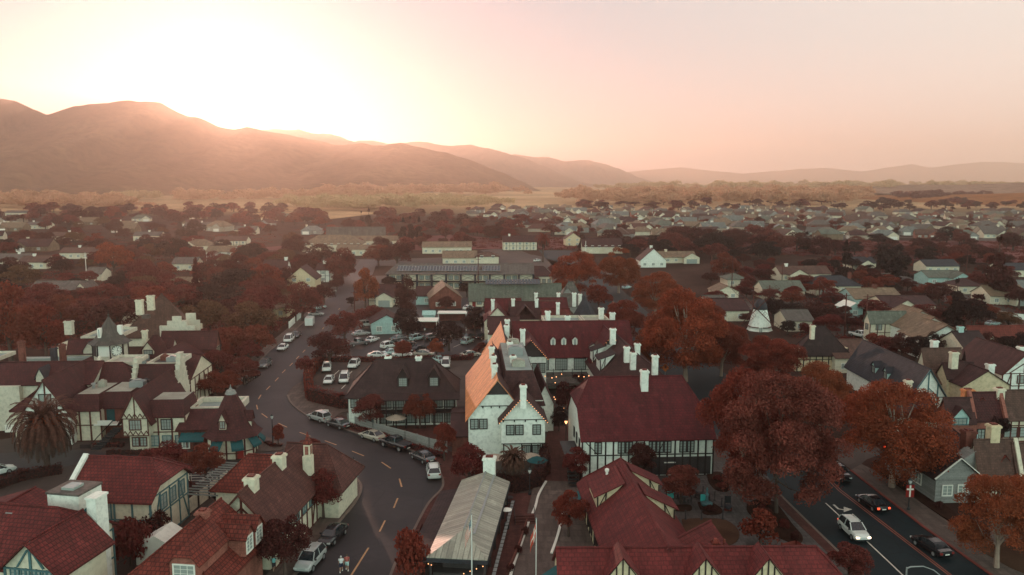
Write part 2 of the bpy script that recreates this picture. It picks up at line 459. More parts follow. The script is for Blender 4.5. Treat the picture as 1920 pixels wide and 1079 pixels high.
def tree(kind, x, yb, yt, rpx, leaf='leaf_rust', label=None, name=None, cat='tree', group=None, bark=None, desc=None, asp=None, k=None):
    base = g(x, yb)
    m = mpp(x, yb)
    R, H = rpx * m, max(.6, height_at(x, yb, yt))
    return tree_at(kind, base, R, H, leaf, label, name, cat, group, bark, desc, k)
NAMES = dict(plane='plane_tree', wispy='plane_tree', street='street_tree', oak='broadleaf_tree', far='broadleaf_tree', bush='bush', conifer='conifer_tree', column='cypress_tree')
def tree_at(kind, base, R, H, leaf='leaf_rust', label=None, name=None, cat='tree', group=None, bark=None, desc=None, k=None):
    ps = PROTO[kind]
    tm, cm = ps[rng.randrange(len(ps)) if k is None else k % len(ps)]
    nm = name or NAMES[kind]
    if kind == 'bush': cat = 'bush'
    root = empty(nm, base, rng.uniform(0, 6.28), label, cat, group)
    hh = dict(bush=1.14, conifer=2.2, column=2.2, plane=2.28, wispy=2.2, street=2.22).get(kind, 2.05)
    root.scale = (R, R, H / hh)
    t = link('trunk', tm, root); c = link('crown', cm, root)
    c.material_slots[0].link = 'OBJECT'; c.material_slots[0].material = MAT[leaf]
    if bark:
        t.material_slots[0].link = 'OBJECT'; t.material_slots[0].material = MAT[bark]
    if label is None: AUTO.append((root, desc or (LEAFWORD[leaf] + ' ' + KINDWORD[kind]), base, H))
    return root
LEAFWORD = dict(leaf_rust='rust red', leaf_orange='orange', leaf_gold='golden orange', leaf_brown='brown', leaf_mauve='mauve brown', leaf_dark='dark', leaf_black='blackish', leaf_maroon='maroon', leaf_olive='olive brown')
KINDWORD = dict(plane='plane tree', wispy='wispy tree', street='small round tree', oak='broad tree', far='distant tree', bush='bush', conifer='conifer', column='cypress')
def hedge(name, pts, w, h, leaf, label, group=None, leafsize=.22, dens=26):
    """clipped hedge along ground points"""
    rs = np.random.RandomState(len(AUTO) + int(abs(pts[0][0]) * 10) % 9999)
    P, D = [], []
    core = MB()
    for a, b in zip(pts[:-1], pts[1:]):
        a, b = Vector(a[:2]), Vector(b[:2])
        L = (b - a).length
        t = (b - a).normalized(); nrm = Vector((-t.y, t.x))
        n = int(dens * L * (w + 2 * h))
        u = rs.uniform(-w * .4, L + w * .4, n)
        s = rs.uniform(0, w + 2 * h, n)
        off = np.where(s < h, -w / 2, np.where(s > h + w, w / 2, s - h - w / 2))
        z = np.where(s < h, s, np.where(s > h + w, (w + 2 * h) - s, h))
        bulge = .12 * np.sin(u * 1.7) + .08 * np.sin(u * 4.1 + 1) + rs.normal(0, .07, n)
        off = off * (1 + bulge); z = np.maximum(.03, z * (1 + bulge * .5))
        P.append(np.stack([a.x + t.x * u + nrm.x * off, a.y + t.y * u + nrm.y * off, z], 1))
        dd = np.stack([nrm.x * np.sign(off) * (z < h * .95), nrm.y * np.sign(off) * (z < h * .95), np.full(n, .5)], 1)
        D.append(dd)
        core.T = Matrix.Translation((a.x, a.y, 0)) @ Matrix.Rotation(math.atan2(t.y, t.x), 4, 'Z')
        core.box(-w * .3, L + w * .3, -w * .38, w * .38, 0, h * .88)
    o0 = Vector((pts[0][0], pts[0][1], 0))
    root = empty(name, o0, 0, label, 'hedge', group)
    v = leaf_cards(np.concatenate(P), np.concatenate(D), leafsize, rs) - np.array(o0)
    link('foliage', cards_mesh('hedge_foliage', v, [MAT[leaf]]), root)
    core.T = None
    core.v = [(p[0] - o0.x, p[1] - o0.y, p[2]) for p in core.v]
    core.build('stem_mass', MAT['leaf_black'], root)
    return root
def palm(base, H, R, label, frond_mat='palm_frond', fruit=True, n=110, trunk_r=.35, name='date_palm', seed=3):
    rs = random.Random(seed)
    root = empty(name, base, 0, label, 'palm')
    b = MB(); b.tube([(0, 0, -.05), (0, 0, H * .3), (0, 0, H * .62)], [trunk_r * 1.25, trunk_r, trunk_r * 1.1], 9)
    b.build('trunk', MAT['bark'], root)
    f = MB(); dead = MB()
    z0 = H * .62
    seg = 8
    for i in range(n):
        an = i * 2.399963 + rs.uniform(-.1, .1)
        q = i / n
        e = 1.45 - 2.1 * q + rs.uniform(-.1, .1)      # launch elevation: young fronds stand up, old ones hang
        L = R * (1.0 - .12 * q) * rs.uniform(.9, 1.1)
        bend = .12 + .10 * (e > 0) * math.cos(e)
        m = f if q < .62 else dead
        r, zz, a = .12, z0 + .35 * (1 - q), e
        pts = []
        for k in range(seg + 1):
            pts.append(Vector((math.cos(an) * r, math.sin(an) * r, max(.2, zz))))
            r += math.cos(a) * L / seg; zz += math.sin(a) * L / seg
            a = max(a - bend * (1 + .25 * k), -1.5)
        side = Vector((-math.sin(an), math.cos(an), 0))
        for k in range(seg):
            p, t = pts[k], pts[k + 1]
            m.bar(p, t, .07, .05)
            d = (t - p).normalized(); up = side.cross(d)
            for j in range(5):
                s0 = p.lerp(t, (j + .5) / 5)
                u = (k + j / 5) / seg
                w = R * .135 * math.sin(math.pi * min(.98, .12 + .86 * u)) ** .6
                for sg in (-1, 1):
                    tip = s0 + side * sg * w * .75 + d * w * .8 + up * w * .22
                    m.add([s0, s0 + d * .13, tip], [(0, 1, 2)])
    f.build('frond_crown', MAT[frond_mat], root)
    if dead.v: dead.build('dead_frond_skirt', MAT['palm_dead'], root).name = 'dead_fronds'
    if fruit:
        q = MB()
        for i in range(30):
            an = i * 2.4
            r = R * rs.uniform(.16, .40); zc = z0 + .5 + rs.uniform(-.2, .9)
            for k in range(20):
                c = (math.cos(an) * r + rs.gauss(0, .17), math.sin(an) * r + rs.gauss(0, .17), zc + rs.gauss(0, .2))
                q.lathe(c, [(.02, -.1), (.09, 0), (.02, .1)], 5)
        q.build('fruit', MAT['palm_fruit'], root)
    return root
WINCACHE = {}
def window_mesh(w, h, cols, rows, frame, glass='glass', arched=False):
    key = (round(w, 2), round(h, 2), cols, rows, frame, glass, arched)
    if key in WINCACHE: return WINCACHE[key]
    b = MB()
    f = min(.09, w * .1)
    b.mat(1)
    if arched:
        pts = [(-w/2, 0), (w/2, 0), (w/2, h * .72)] + [(w/2 * math.cos(a), h * .72 + h * .28 * math.sin(a)) for a in [math.pi * i / 8 for i in range(1, 8)]] + [(-w/2, h * .72)]
        b.poly([(x, -.02, z) for x, z in pts])
        b.mat(0)
        n = len(pts)
        for i in range(n):
            p, q = pts[i], pts[(i + 1) % n]
            b.bar((p[0], -.04, p[1]), (q[0], -.04, q[1]), .16, .1, (0, 1, 0))
    else:
        b.poly([(-w/2, -.02, 0), (w/2, -.02, 0), (w/2, -.02, h), (-w/2, -.02, h)])
        b.mat(0)
        b.box(-w/2 - f, -w/2 + f * .4, -.09, 0, -f, h + f); b.box(w/2 - f * .4, w/2 + f, -.09, 0, -f, h + f)
        b.box(-w/2 + f * .4, w/2 - f * .4, -.089, 0, h - f * .4, h + f); b.box(-w/2 + f * .4, w/2 - f * .4, -.11, 0, -f, f * .4)
        for i in range(1, cols):
            x = -w/2 + w * i / cols
            t = .05 if (cols % 2 == 0 and i == cols // 2) else .025
            b.box(x - t * .7, x + t * .7, -.06, -.021, f * .4, h - f * .4)
        for j in range(1, rows):
            z = h * j / rows
            b.box(-w/2 + f * .4, w/2 - f * .4, -.052, -.021, z - .014, z + .014)
    me = b.mesh('window', [MAT[frame], MAT[glass]])
    WINCACHE[key] = me
    return me
def roof_faces(x0, x1, y0, y1, ze, zr, axis, h0, h1, flat=0.0):
    """h0, h1: (inset, fraction) of the hip at either end of the ridge; None = gable. flat: half width of a flat top."""
    sw = axis == 'y'
    if sw: x0, x1, y0, y1 = y0, y1, x0, x1
    yc = (y0 + y1) / 2
    def end(x, s, h):
        if h is None: return (x, 1.0, x)
        return (x + s * h[0], h[1], x)
    rl, ql, _ = end(x0, 1, h0); rr, qr, _ = end(x1, -1, h1)
    dz = zr - ze
    yf, yb = yc - flat, yc + flat
    def side(yE, yR):
        pts = [(x0, yE, ze), (x1, yE, ze)]
        if h1 is not None and qr > 0: pts.append((x1, yE + (yR - yE) * qr, ze + dz * qr))
        pts.append((rr, yR, zr)); pts.append((rl, yR, zr))
        if h0 is not None and ql > 0: pts.append((x0, yE + (yR - yE) * ql, ze + dz * ql))
        return pts
    F = [side(y0, yf), side(y1, yb)[::-1]]
    if flat: F.append([(rl, yf, zr), (rr, yf, zr), (rr, yb, zr), (rl, yb, zr)])
    G = []
    for x, r, h, q, s in ((x0, rl, h0, ql, 0), (x1, rr, h1, qr, 1)):
        a = (x, y0, ze); c = (x, y1, ze)
        if h is None:
            gp = [a, (x, yf, zr)] + ([(x, yb, zr)] if flat else []) + [c]
        else:
            P = (x, y0 + (yf - y0) * q, ze + dz * q); Q = (x, y1 + (yb - y1) * q, ze + dz * q)
            hp = [P, (r, yf, zr)] + ([(r, yb, zr)] if flat else []) + [Q]
            F.append(hp if s else hp[::-1])
            gp = [a, P, Q, c] if q > 0 else None
        if gp: G.append(gp if s else gp[::-1])
    if sw:
        F = [[(p[1], p[0], p[2]) for p in f][::-1] for f in F]
        G = [[(p[1], p[0], p[2]) for p in f][::-1] for f in G]
    return F, G
def solid_roof(b, F, t):
    V, idx, faces = [], {}, []
    def vid(p):
        k = (round(p[0], 4), round(p[1], 4), round(p[2], 4))
        if k not in idx: idx[k] = len(V); V.append(p)
        return idx[k]
    for f in F:
        ids = []
        for p in f:
            i = vid(p)
            if not ids or ids[-1] != i: ids.append(i)
        if len(ids) > 2 and ids[0] != ids[-1]: faces.append(tuple(ids))
    n = len(V)
    cnt = {}
    for f in faces:
        for i in range(len(f)):
            e = (f[i], f[(i + 1) % len(f)])
            cnt[tuple(sorted(e))] = cnt.get(tuple(sorted(e)), 0) + 1
    out = list(faces) + [tuple(n + i for i in f[::-1]) for f in faces]
    for f in faces:
        for i in range(len(f)):
            a, c = f[i], f[(i + 1) % len(f)]
            if cnt[tuple(sorted((a, c)))] == 1: out.append((c, a, a + n, c + n))
    b.add(V + [(p[0], p[1], p[2] - t) for p in V], out)
class Bld:
    def __init__(s, name, label, cat, p, z=0.0, vp=875, to=None, short=None, group=None, auto=None):
        o = g(p[0], p[1], z)
        if to is not None:
            q = g(to[0], to[1], z)
            a = math.atan2(q.y - o.y, q.x - o.x)
            s.L = (q - o).length
        else:
            a = -math.atan((vp - 960) / CF)
            s.L = 0
        s.o = Vector((o.x, o.y, 0)); s.a = a
        s.root = empty(name, s.o, a, label, cat, group)
        s.tim = None
        if short: ANCH.append((s, short))
        if auto: AUTO.append((s.root, auto, s.o, 6))
    def at(s, px, py, z):
        d = g(px, py, z) - s.o
        c, n = math.cos(s.a), math.sin(s.a)
        return Vector((d.x * c + d.y * n, -d.x * n + d.y * c, z))
    def wall(s, x0, x1, y0, y1, z0, z1, mat='white', name='wall'):
        return MB().box(x0, x1, y0, y1, z0, z1).build(name, MAT[mat], s.root)
    def mass(s, x0, x1, y0, y1, ze, zr, axis='x', h0=None, h1=None, roof='tile_red', wall='white', ov=.45, og=.3, z0=0.0, flat=0.0, deck='deck_white', gable=None, t=.16, ridge=True):
        c_, n_ = math.cos(s.a), math.sin(s.a); xm_, ym_ = (x0 + x1) / 2, (y0 + y1) / 2
        OCC.append((s.o.x + xm_ * c_ - ym_ * n_, s.o.y + xm_ * n_ + ym_ * c_, .5 * max(x1 - x0, y1 - y0)))
        wb = MB(); wb.box(x0, x1, y0, y1, z0, ze)
        mats = [MAT[wall]]
        F, G = roof_faces(x0, x1, y0, y1, ze, zr, axis, h0, h1, flat)
        if gable: mats.append(MAT[gable]); wb.mat(1)
        for gp in G: wb.poly(gp)
        wb.build('wall', mats, s.root)
        half = ((y1 - y0) if axis == 'x' else (x1 - x0)) / 2 - flat
        sl = (zr - ze) / max(half, .1)
        def oo(h): return ov if (h is not None and h[1] == 0) else og
        if axis == 'x': X0, X1, Y0, Y1 = x0 - oo(h0), x1 + oo(h1), y0 - ov, y1 + ov
        else: X0, X1, Y0, Y1 = x0 - ov, x1 + ov, y0 - oo(h0), y1 + oo(h1)
        def hh(h): return None if h is None else (h[0] + oo(h), h[1])
        F, G = roof_faces(X0, X1, Y0, Y1, ze - ov * sl + t, zr + t, axis, hh(h0), hh(h1), flat)
        rb = MB()
        if flat:
            solid_roof(rb, F[:2] + F[3:] + [F[2]], t)
            o = rb.build('roof', [MAT[roof], MAT[deck]], s.root)
            for p in o.data.polygons:
                if p.normal.z > .99 and p.center.z > zr - .1: p.material_index = 1
        else:
            solid_roof(rb, F, t)
            if ridge:
                top = [p for f in F[:2] for p in f if abs(p[2] - zr - t) < 1e-4]
                a = min(top, key=lambda p: p[0] + p[1]); c = max(top, key=lambda p: p[0] + p[1])
                if (Vector(a) - Vector(c)).length > .3: rb.tube([(a[0], a[1], a[2] + .02), (c[0], c[1], c[2] + .02)], .13, 6)
                for f in F[2:]:
                    ap = max(f, key=lambda p: p[2])
                    for p in f:
                        if p[2] < zr: rb.tube([(p[0], p[1], p[2] + .02), (ap[0], ap[1], ap[2] + .02)], .11, 5)
            o = rb.build('roof', MAT[roof], s.root)
        return o
    def win(s, x, y, z, w=1.1, h=1.4, face='f', frame='timber', cols=2, rows=3, glass='glass', arched=False, name='window'):
        o = link(name, window_mesh(w, h, cols, rows, frame, glass, arched), s.root)
        o.location = (x, y, z)
        o.rotation_euler = (0, 0, dict(f=0, b=math.pi, r=math.pi / 2, l=-math.pi / 2)[face])
        return o
    def beams(s, segs, mat='timber', w=.2, name='timber_frame'):
        b = MB()
        for a, c in segs: b.bar(a, c, w, w * .6)
        return b.build(name, MAT[mat], s.root)
    def timber_front(s, x0, x1, y, z0, z1, n, mid=None, mat='timber', diag=(), w=.2, face='f'):
        """posts, rails and braces on a wall plane"""
        segs = []
        P = (lambda a, z: (a, y - .03, z)) if face == 'f' else ((lambda a, z: (y + .03, a, z)) if face == 'r' else (lambda a, z: (y - .03, a, z)))
        for i in range(n + 1):
            x = x0 + (x1 - x0) * i / n
            segs.append((P(x, z0), P(x, z1)))
        for z in [z0 + w / 2, z1 - w / 2] + ([mid] if mid else []): segs.append((P(x0, z), P(x1, z)))
        for i, sg in diag:
            a, c = x0 + (x1 - x0) * i / n, x0 + (x1 - x0) * (i + 1) / n
            segs.append((P(a, z0), P(c, z1)) if sg > 0 else (P(a, z1), P(c, z0)))
        return s.beams(segs, mat, w)
    def chimney(s, x, y, z0, z1, w=.9, d=.8, mat='white', pot=True, stepped=False):
        b = MB()
        b.box(x - w/2, x + w/2, y - d/2, y + d/2, z0, z1 - .35)
        if stepped: b.box(x - w * .72, x + w * .72, y - d * .6, y + d * .6, z0, z0 + (z1 - z0) * .45)
        b.box(x - w/2 - .12, x + w/2 + .12, y - d/2 - .12, y + d/2 + .12, z1 - .35, z1 - .12)
        b.box(x - w/2 - .02, x + w/2 + .02, y - d/2 - .02, y + d/2 + .02, z1 - .119, z1)
        o = b.build('chimney', MAT[mat], s.root)
        if pot:
            q = MB(); q.box(x - w * .3, x + w * .3, y - d * .3, y + d * .3, z1 + .002, z1 + .16)
            q.build('chimney_cap', MAT['tile_rust'], o)
        return o
    def dormer(s, x, y, z, w, h, depth, roof='tile_red', wall='white', rise=None, frame='timber', face='f', cols=2, rows=3, hip=False, win=True, wall_front=None):
        """gabled dormer: front face at (x, y), floor z"""
        rot = dict(f=0, b=math.pi, r=math.pi / 2, l=-math.pi / 2)[face]
        rise = rise or w * .5
        e = bpy.data.objects.new('dormer', None)
        b = MB(); b.box(-w/2, w/2, 0, depth, 0, h)
        F, G = roof_faces(-w/2, w/2, 0, depth, h, h + rise, 'y', (w * .5, .45) if hip else None, None)
        for gp in G: b.poly(gp)
        o = b.build('dormer', MAT[wall], s.root)
        o.location = (x, y, z); o.rotation_euler = (0, 0, rot)
        ov = .22; sl = rise / (w / 2)
        F, G = roof_faces(-w/2 - ov, w/2 + ov, -.25, depth, h - ov * sl + .1, h + rise + .1, 'y', (w * .5, .45) if hip else None, None)
        rb = MB(); solid_roof(rb, F, .1)
        rb.build('dormer_roof', MAT[roof], o)
        if win:
            q = link('window', window_mesh(w * .72, h * .78, cols, rows, frame), o); q.location = (0, -.003, h * .14)
        return o
    def part(s, name, mb, mat, smooth=False): return mb.build(name, [MAT[x] for x in mat] if isinstance(mat, (list, tuple)) else MAT[mat], s.root, smooth)
    def flat_roof(s, x0, x1, y0, y1, z, mat='deck_white', par=.5, pmat='ivory', t=.25):
        b = MB(); b.mat(0).box(x0 + t, x1 - t, y0 + t, y1 - t, z - .2, z)
        b.mat(1)
        b.box(x0, x1, y0, y0 + t, z - .25, z + par); b.box(x0, x1, y1 - t, y1, z - .25, z + par)
        b.box(x0, x0 + t, y0 + t, y1 - t, z - .25, z + par); b.box(x1 - t, x1, y0 + t, y1 - t, z - .25, z + par)
        return b.build('flat_roof', [MAT[mat], MAT[pmat]], s.root)
    def vent(s, x, y, z, r=.3, h=.8, mat='metal_grey', name='roof_vent'):
        return MB().lathe((x, y, z), [(r * .6, 0), (r * .6, h * .6), (r, h * .65), (r, h * .9), (r * .3, h)], 10).build(name, MAT[mat], s.root)
    def unit(s, x, y, z, w=1.4, d=1.2, h=.9, mat='metal_grey', name='rooftop_unit'):
        b = MB(); b.box(x - w/2, x + w/2, y - d/2, y + d/2, z, z + h); b.box(x - w * .4, x + w * .4, y - d * .4, y + d * .4, z + h, z + h + .12)
        b.lathe((x, y, z + h + .12), [(w * .25, 0), (w * .28, .15), (w * .05, .18)], 10)
        return b.build(name, MAT[mat], s.root)
    def stepped(s, x, y0, y1, z0, z1, n=6, th=.45, mat='white', axis='y'):
        """crow-stepped gable wall across y at x"""
        b = MB()
        yc = (y0 + y1) / 2; hw = (y1 - y0) / 2
        zz = [z0 + (z1 - z0) * (i / n) for i in range(n + 1)]
        b.box(x - th/2, x + th/2, y0, y1, 0, z0) if axis == 'y' else b.box(y0, y1, x - th/2, x + th/2, 0, z0)
        for i in range(n):
            w = hw * (1 - i / n) * .98 + .35
            if axis == 'y': b.box(x - th/2, x + th/2, yc - w, yc + w, zz[i], zz[i + 1])
            else: b.box(yc - w, yc + w, x - th/2, x + th/2, zz[i], zz[i + 1])
            if axis == 'y': b.box(x - th/2 - .06, x + th/2 + .06, yc - w - .06, yc + w + .06, zz[i + 1] - .12, zz[i + 1] + .02)
            else: b.box(yc - w - .06, yc + w + .06, x - th/2 - .06, x + th/2 + .06, zz[i + 1] - .12, zz[i + 1] + .02)
        return b.build('stepped_gable', MAT[mat], s.root)
    def bulbs(s, pts, r=.07):
        b = MB(); b.mat(1).tube(pts, .012, 4); b.mat(0)
        for p in pts: b.lathe(p, [(.01, -r), (r, 0), (.01, r)], 6)
        return b.build('string_light', [MAT['bulb'], MAT['black_metal']], s.root)
def PX(pts, z=0.0): return [tuple(g(x, y, z))[:2] for x, y in pts]
def ground_sheet(name, pts, z, mat, kind='structure', world=False):
    b = MB(); b.sheet(pts if world else PX(pts), z)
    o = b.build(name, MAT[mat]); o['kind'] = kind
    return o
def slab(name, pts, mat, z1=.13, z0=-.2, kind='structure'):
    b = MB(); b.prism(PX(pts), z0, z1)
    o = b.build(name, MAT[mat]); o['kind'] = kind
    return o
def smooth_px(pts, n=6):
    out = []
    for i in range(len(pts) - 1):
        p0, p1, p2, p3 = pts[max(i-1, 0)], pts[i], pts[i+1], pts[min(i+2, len(pts)-1)]
        for k in range(n):
            t = k / n
            out.append(tuple(.5 * ((2*p1[j]) + (-p0[j]+p2[j])*t + (2*p0[j]-5*p1[j]+4*p2[j]-p3[j])*t*t + (-p0[j]+3*p1[j]-3*p2[j]+p3[j])*t**3) for j in (0, 1)))
    return out + [pts[-1]]
def line_strip(b, pts, w, z):
    """painted strip of width w along world points"""
    P = [Vector((p[0], p[1])) for p in pts]
    L, Rr = [], []
    for i, p in enumerate(P):
        t = (P[min(i+1, len(P)-1)] - P[max(i-1, 0)]).normalized()
        n = Vector((-t.y, t.x)) * w / 2
        L.append(p + n); Rr.append(p - n)
    for i in range(len(P) - 1):
        b.add([(*Rr[i], z), (*Rr[i+1], z), (*L[i+1], z), (*L[i], z)], [(0, 1, 2, 3)])
def kerb(name, pts, w=.18, h=.15, mat='kerb'):
    W = PX(pts)
    b = MB()
    P = [Vector(p) for p in W]; L, Q = [], []
    for i, p in enumerate(P):
        t = (P[min(i+1, len(P)-1)] - P[max(i-1, 0)]).normalized(); n = Vector((-t.y, t.x)) * w / 2
        L.append(p + n); Q.append(p - n)
    for i in range(len(P) - 1):
        a, c, d, e = Q[i], Q[i+1], L[i+1], L[i]
        b.add([(*a, 0), (*c, 0), (*d, 0), (*e, 0), (*a, h), (*c, h), (*d, h), (*e, h)], [(4, 5, 6, 7), (0, 1, 5, 4), (2, 3, 7, 6), (1, 2, 6, 5), (3, 0, 4, 7)])
    o = b.build(name, MAT[mat]); o['kind'] = 'structure'
    return o
def ground_material():
    m, nt, b = new_mat('valley ground')
    tc = nt.nodes.new('ShaderNodeTexCoord'); pos = tc.outputs['Object']
    n1 = noise(nt, pos, .035, 5, .65); n2 = noise(nt, pos, .9, 3)
    c = mixc(nt, (.036, .021, .018), (.075, .040, .032), ramp(nt, n1, .35, .68))
    c = mixc(nt, c, (.022, .014, .013), ramp(nt, n2, .5, .85))
    sep = nt.nodes.new('ShaderNodeSeparateXYZ'); nt.links.new(pos, sep.inputs[0])
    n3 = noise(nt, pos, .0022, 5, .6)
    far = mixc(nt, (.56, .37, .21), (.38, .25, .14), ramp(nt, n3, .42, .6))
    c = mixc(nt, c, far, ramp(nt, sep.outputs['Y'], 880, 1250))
    nt.links.new(c, b.inputs['Base Color']); b.inputs['Roughness'].default_value = 1; b.inputs['Specular IOR Level'].default_value = .03
    return m
b = MB(); b.add([(-11500, -250, 0), (11500, -250, 0), (11500, 16500, 0), (-11500, 16500, 0)], [(0, 1, 2, 3)])
o = b.build('ground', ground_material()); o['kind'] = 'structure'
Z1, Z2, Z3, Z4 = .012, .024, .036, .048
ground_sheet('town_paving', [(-260, 1240), (-260, 860), (180, 800), (430, 760), (520, 640), (640, 520), (1040, 505), (1190, 560), (1300, 700), (1480, 880), (1720, 1240)], Z1, 'asphalt_pale')
road_l = smooth_px([(440, 1180), (553, 1079), (594, 1027), (636, 980), (668, 940), (677, 913), (661, 891), (638, 874), (590, 850), (547, 838), (505, 822), (440, 800), (425, 760), (444, 728), (492, 672), (533, 636), (575, 600), (618, 556), (650, 520), (676, 487)])
road_r = smooth_px([(700, 1180), (737, 1068), (755, 1038), (799, 952), (826, 921), (831, 905), (825, 888), (813, 871), (771, 846), (677, 816), (610, 793), (578, 781), (549, 760), (539, 742), (547, 728), (575, 708), (590, 660), (624, 604), (650, 580), (672, 552), (697, 518), (708, 487)])
ground_sheet('street', road_l + road_r[::-1], Z2, 'asphalt')
ground_sheet('side_street', [(-250, 960), (-250, 868), (120, 842), (330, 858), (420, 842), (486, 826), (560, 838), (640, 872), (560, 882), (400, 905), (330, 905), (150, 870), (0, 900)], Z2 + .002, 'asphalt')
ground_sheet('car_park', [(590, 660), (610, 668), (640, 668), (880, 668), (900, 640), (925, 600), (925, 560), (700, 560), (640, 590)], Z2 + .004, 'asphalt')
ground_sheet('inn_car_park', [(583, 682), (605, 676), (872, 676), (872, 725), (583, 735)], Z2 + .006, 'asphalt_pale')
av_l = smooth_px([(1760, 1215), (1620, 1083), (1556, 1021), (1468, 935), (1390, 860), (1220, 695), (1100, 575), (1055, 520), (1010, 470)])
av_r = smooth_px([(2060, 1240), (1858, 1079), (1734, 991), (1595, 883), (1520, 825), (1330, 678), (1190, 565), (1135, 515), (1070, 470)])
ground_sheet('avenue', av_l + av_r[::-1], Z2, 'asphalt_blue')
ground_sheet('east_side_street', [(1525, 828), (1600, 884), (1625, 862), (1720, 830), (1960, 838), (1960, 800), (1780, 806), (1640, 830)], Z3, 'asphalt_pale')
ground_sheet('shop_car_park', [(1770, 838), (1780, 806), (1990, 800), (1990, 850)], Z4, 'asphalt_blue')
ground_sheet('far_cross_road', [(560, 482), (700, 487), (1000, 478), (1180, 520), (1000, 500), (700, 499)], Z1 + .006, 'asphalt_pale')
ground_sheet('distant_lane', [(900, 470), (960, 463), (1000, 480), (1110, 506), (1090, 522), (960, 496)], Z2, 'asphalt_pale')
for nm, pts in (('residential_road', [(1625, 512), (1660, 514), (1720, 540), (1770, 566), (1990, 640), (1990, 612), (1800, 545), (1690, 512)]),
                ('residential_lane', [(1340, 566), (1420, 528), (1520, 560), (1600, 625), (1560, 640), (1450, 590)]),
                ('hill_road', [(1815, 452), (1850, 444), (1905, 424), (1990, 400), (1990, 412), (1920, 436), (1900, 452)]),
                ('driveway', [(1560, 440), (1590, 440), (1600, 449), (1570, 450)])):
    ground_sheet(nm, pts, Z1, 'asphalt_pale')
slab('street_pavement', [(553, 1079), (594, 1027), (636, 980), (668, 940), (677, 913), (661, 891), (638, 874), (615, 880), (632, 910), (600, 960), (560, 1010), (500, 1079), (420, 1180), (440, 1180)], 'pave')
slab('corner_pavement', [(425, 762), (440, 800), (505, 822), (547, 838), (524, 846), (470, 850), (420, 858), (330, 866), (300, 850), (400, 800)], 'pave')
slab('upper_pavement', [(444, 728), (492, 672), (533, 636), (575, 600), (618, 556), (650, 520), (640, 520), (606, 556), (560, 600), (518, 634), (476, 668), (428, 720)], 'pave')
slab('park_corner_pavement', [(547, 728), (539, 742), (549, 760), (578, 781), (610, 793), (626, 786), (640, 775), (654, 772), (652, 758), (600, 756), (575, 745), (570, 726), (573, 712)], 'pave')
slab('garden_pavement', [(610, 793), (677, 816), (771, 846), (813, 871), (825, 888), (831, 905), (826, 921), (799, 952), (755, 1038), (737, 1068), (700, 1180), (740, 1180), (800, 1060), (820, 990), (862, 905), (905, 880), (850, 850), (800, 835), (720, 812), (640, 780), (626, 786)], 'pave_brick')
slab('parade_pavement', [(672, 552), (697, 518), (704, 520), (690, 552), (700, 575), (680, 590), (660, 585)], 'pave')
kerb('garden_kerb', smooth_px([(539, 742), (549, 760), (578, 781), (610, 793), (677, 816), (771, 846), (813, 871), (825, 888), (831, 905), (826, 921), (799, 952), (755, 1038), (737, 1068), (700, 1180)]), .3)
kerb('street_kerb', smooth_px([(440, 1180), (553, 1079), (594, 1027), (636, 980), (668, 940), (677, 913), (661, 891), (638, 874)]), .3)
kerb('upper_kerb', smooth_px([(444, 728), (492, 672), (533, 636), (575, 600), (618, 556)]), .3)
slab('avenue_pavement', [(1720, 1215), (1600, 1083), (1534, 1021), (1446, 935), (1425, 905), (1440, 900), (1468, 935), (1556, 1021), (1620, 1083), (1760, 1215)], 'pave_brick')
slab('shady_pavement', [(1595, 883), (1734, 991), (1858, 1079), (2060, 1240), (2100, 1240), (1925, 1079), (1785, 985), (1640, 884), (1615, 872)], 'pave')
kerb('avenue_kerb', [(1425, 892), (1468, 935), (1556, 1021), (1620, 1083)], .3)
kerb('red_kerb', [(1595, 883), (1734, 991), (1858, 1079), (1930, 1135)], .3, .15, 'kerb_red')
slab('courtyard_square', [(1220, 860), (1420, 870), (1470, 935), (1600, 1079), (1240, 1079), (1240, 950)], 'pave_grey', .10)
slab('garden_walk', [(1002, 905), (1024, 902), (1078, 905), (1110, 960), (1150, 1079), (1160, 1180), (900, 1180), (962, 1079)], 'pave', .11)
slab('inn_terrace', [(1030, 800), (1066, 800), (1090, 860), (1078, 905), (1024, 903), (1010, 880)], 'pave_brick', .12)
slab('patio', [(905, 930), (1000, 925), (1000, 960), (955, 1079), (920, 1180), (800, 1180), (820, 1079)], 'pave_brick', .10)
slab('inn_garden', [(650, 800), (720, 800), (860, 842), (870, 800), (660, 772)], 'pave_brick', .06)
for pts in ([(1100 + 0, 0)],): pass
def bed(name, pts, mat='soil', h=.22):
    return slab(name, smooth_px(pts + [pts[0]], 4)[:-1], mat, h)
bed('planting_bed', [(1325, 890), (1350, 888), (1364, 905), (1366, 922), (1345, 922), (1330, 908)])
bed('planting_bed', [(1400, 948), (1418, 940), (1450, 943), (1465, 958), (1485, 985), (1505, 1010), (1495, 1022), (1455, 1008), (1420, 978), (1402, 962)])
bed('planting_bed', [(1308, 945), (1330, 944), (1352, 956), (1350, 966), (1320, 966)])
bed('lawn_patch', [(1278, 976), (1320, 974), (1362, 978), (1386, 1000), (1375, 1022), (1330, 1030), (1290, 1020)], 'lawn', .16)
bed('planting_bed', [(1264, 950), (1294, 950), (1294, 960), (1264, 960)])
bed('planting_bed', [(1655, 880), (1690, 890), (1760, 940), (1800, 975), (1780, 978), (1700, 925), (1640, 884)], 'soil', .18)
bed('lawn_patch', [(1830, 1030), (1920, 1020), (2000, 1080), (1920, 1078)], 'lawn', .18)
slab('forecourt', [(1790, 1000), (1900, 985), (2010, 1010), (1960, 1040), (1860, 1030)], 'pave', .15)
pb = MB()
